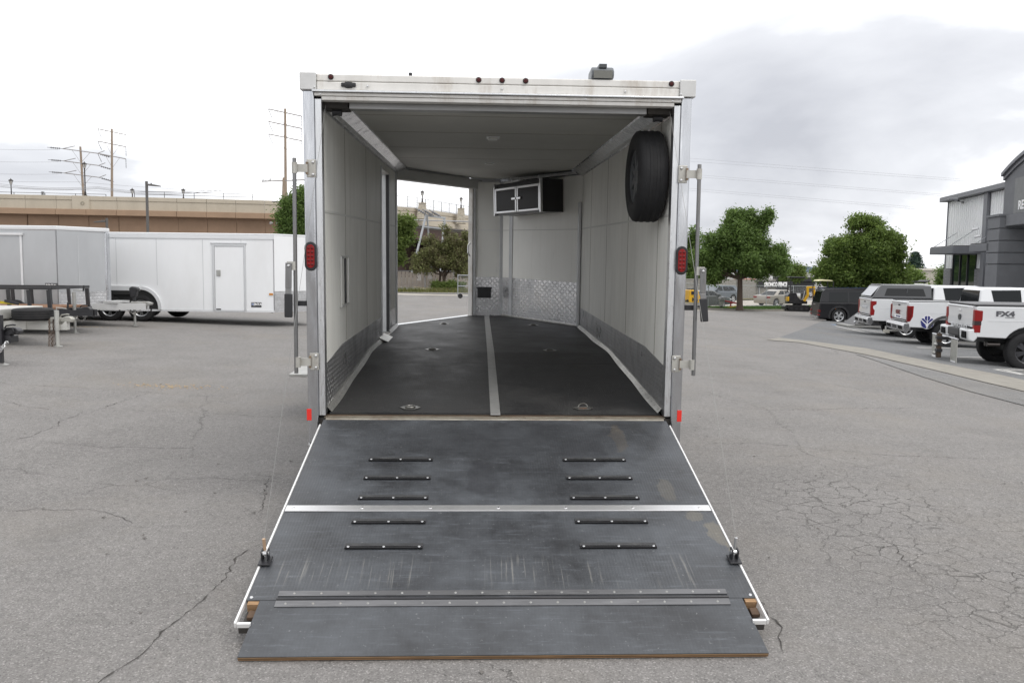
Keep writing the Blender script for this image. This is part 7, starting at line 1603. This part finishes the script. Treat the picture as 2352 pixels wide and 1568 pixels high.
# big maple at the kerb
b = kpt(0,0); Y1 = 58.5; tb1 = at(1699, 703, Y1); B1 = (tb1.x, tb1.y, tb1.z-.15)
L1 = [lob(px, py, Y1, r, rz, B1) for px, py, r, rz in ((1690,545,55,50),(1650,575,50,48),(1620,605,38,42),(1735,545,45,45),(1765,580,46,46),(1786,606,34,32),(1700,610,70,48),(1640,628,42,28),(1742,616,44,24),(1757,500,18,30),(1690,505,32,24),(1718,500,26,22))]
tree('maple_tree', 'broad green maple on the lawn in front of the stone wall', B1, 6.5, L1, 120000, .085, lf_g, .20, 2.3, 3, .20, .35)
Y2 = 50.5; tb2 = at(1985, 722, Y2); B2 = (tb2.x, tb2.y, gz(tb2.x, tb2.y))
L2 = [lob(px, py, Y2, r, rz, B2) for px, py, r, rz in ((1985,555,62,48),(1940,575,45,50),(2030,560,52,45),(2040,598,40,46),(1965,615,70,45),(2025,632,54,34),(1925,625,45,34),(1892,622,30,28),(1975,515,28,18),(2010,520,30,22),(2068,640,20,20),(1985,645,90,25))]
tree('round_tree', 'dense rounded green tree behind the black suv', B2, 6.5, L2, 125000, .082, lf_d, .22, 1.8, 5, .20, .35)
def simple(name, label, px, pyb, Y, lobs, n, size, mat, seed, stems=1, tr=.12, th=1.2, z=None, grp=None, clump=.3, shell=.5, cat='tree'):
    p = at(px, pyb, Y); B = (p.x, p.y, p.z if z is None else z); L = [lob(a, b, Y, r, rz, B) for a, b, r, rz in lobs]
    return tree(name, label, B, 4, L, n, size, mat, tr, th, seed, clump, shell, stems, grp, cat)
simple('street_tree', 'slim pale green tree in the gap between the two big trees', 1812, 700, 95, ((1812,632,17,22),(1832,628,15,20),(1822,618,10,14)), 12000, .11, lf_y, 8, z=-1.4, th=2.5)
simple('street_tree', 'green tree glimpsed behind the trailer post', 1588, 700, 90, ((1592,560,22,40),(1580,600,26,36),(1600,630,20,24),(1575,640,24,20)), 16000, .11, lf_g, 9, z=-1.4, th=2.5)
simple('low_tree', 'small green tree at the end of the beige shed', 2105, 690, 70, ((2098,642,13,14),(2092,632,10,10),(2104,655,12,12)), 14000, .10, lf_d, 10, z=-1.1, th=1.2)
simple('corner_shrub', 'narrow green shrub beside the corner of the metal building', 2170, 690, 60, ((2168,640,8,18),(2170,660,9,18),(2172,625,5,10)), 5000, .08, lf_g, 12, z=-1.1, th=.8, cat='shrub')
# conifer
Yc = 100; pc = at(2122, 660, Yc); con = thing('blue_conifer', 'blue green conifer standing behind the round tree', 'tree', (pc.x, pc.y, -1.1)); hC = at(2100, 577, Yc).z+1.1; cx = at(2102,600,Yc).x-pc.x
MB().tube([(cx,0,0),(cx,0,hC)], [.25,.03], 8).build('trunk', bark, con)
r = np.random.default_rng(4); Vc = []; Vp = []
tw = MB()
for k in range(80):
    h = hC*(.12+.86*(k/80)**.9); L = (hC-h)*.42+.25; a = k*2.4; 
    e_ = Vector((cx+math.cos(a)*L, math.sin(a)*L, h-.12*L)); tw.tube([(cx,0,h), e_], [.04,.01], 4)
    m = 120; t_ = r.random(m)**.7; q = np.stack([cx+math.cos(a)*L*t_, math.sin(a)*L*t_, h-.12*L*t_], 1)+r.normal(0,.10+.05*L,(m,3))*np.array([1,1,.5])
    Vp.append(q)
tw.build('branches', bark, con, fix=False)
P = np.concatenate(Vp); n = len(P); d = r.normal(size=(n,3)); d /= np.linalg.norm(d,axis=1)[:,None]; e_ = np.cross(d, r.normal(size=(n,3))); e_ /= np.linalg.norm(e_,axis=1)[:,None]
V = np.stack([P-d*.16, P+e_*.05, P+d*.16, P-e_*.05], 1).reshape(-1,3); link('crown', npmesh('crown', V, np.arange(n*4).reshape(-1,4), 4), lf_c, con)
# left of the open trailer, and through its nose doorway
simple('roadside_tree', 'leafy green tree left of the open trailer in front of the overpass', 680, 700, 72, ((672,490,26,40),(655,505,22,30),(690,470,22,34),(668,545,28,40),(700,520,26,60),(684,580,30,40),(655,470,9,14)), 45000, .10, lf_g, 14, z=0, th=2.6, tr=.2)
simple('roadside_tree', 'leafy green tree filling the edge of the nose doorway', 905, 668, 60, ((920,520,22,26),(935,510,14,14),(925,555,18,18),(940,548,14,10),(912,590,14,16),(905,540,26,50)), 26000, .085, lf_y, 15, z=.12, th=1.8, tr=.14, clump=.22)
tp_ = at(1014, 667, 59); Bp = (tp_.x, tp_.y, .12)
Lp = [lob(px, py, 59, r_*1.1, rz*1.1, Bp) for px, py, r_, rz in ((1000,575,38,26),(975,595,30,22),(1030,560,26,26),(1050,590,30,26),(1066,560,20,22),(1000,610,45,20),(1060,620,24,18),(960,612,16,13),(1025,528,13,14),(990,558,16,16),(1030,600,30,20),(1070,545,12,16))]
tree('crabapple_tree', 'multi-stemmed crabapple with purple tinged leaves in the nose doorway', Bp, 4.5, Lp, 50000, .062, lf_p, .09, 1.2, 21, .14, .3, 3)
for px, lab, sx_ in ((1008, 'bright green low bush left of the crabapple stems', 1), (1036, 'bright green low bush right of the crabapple stems', 2), (1053, 'bright green low bush beside the rolling gate', 3)):
    p = at(px, 663, 58); tree('low_bush', lab, (p.x, p.y, .12), 1, [(0,0,.35,.38,.3,.32),(.3,0,.25,.25,.2,.22),(-.3,.05,.28,.28,.2,.25)], 2200, .06, lf_y, .02, .15, 30+sx_, .12, .3, 2, None, 'shrub')
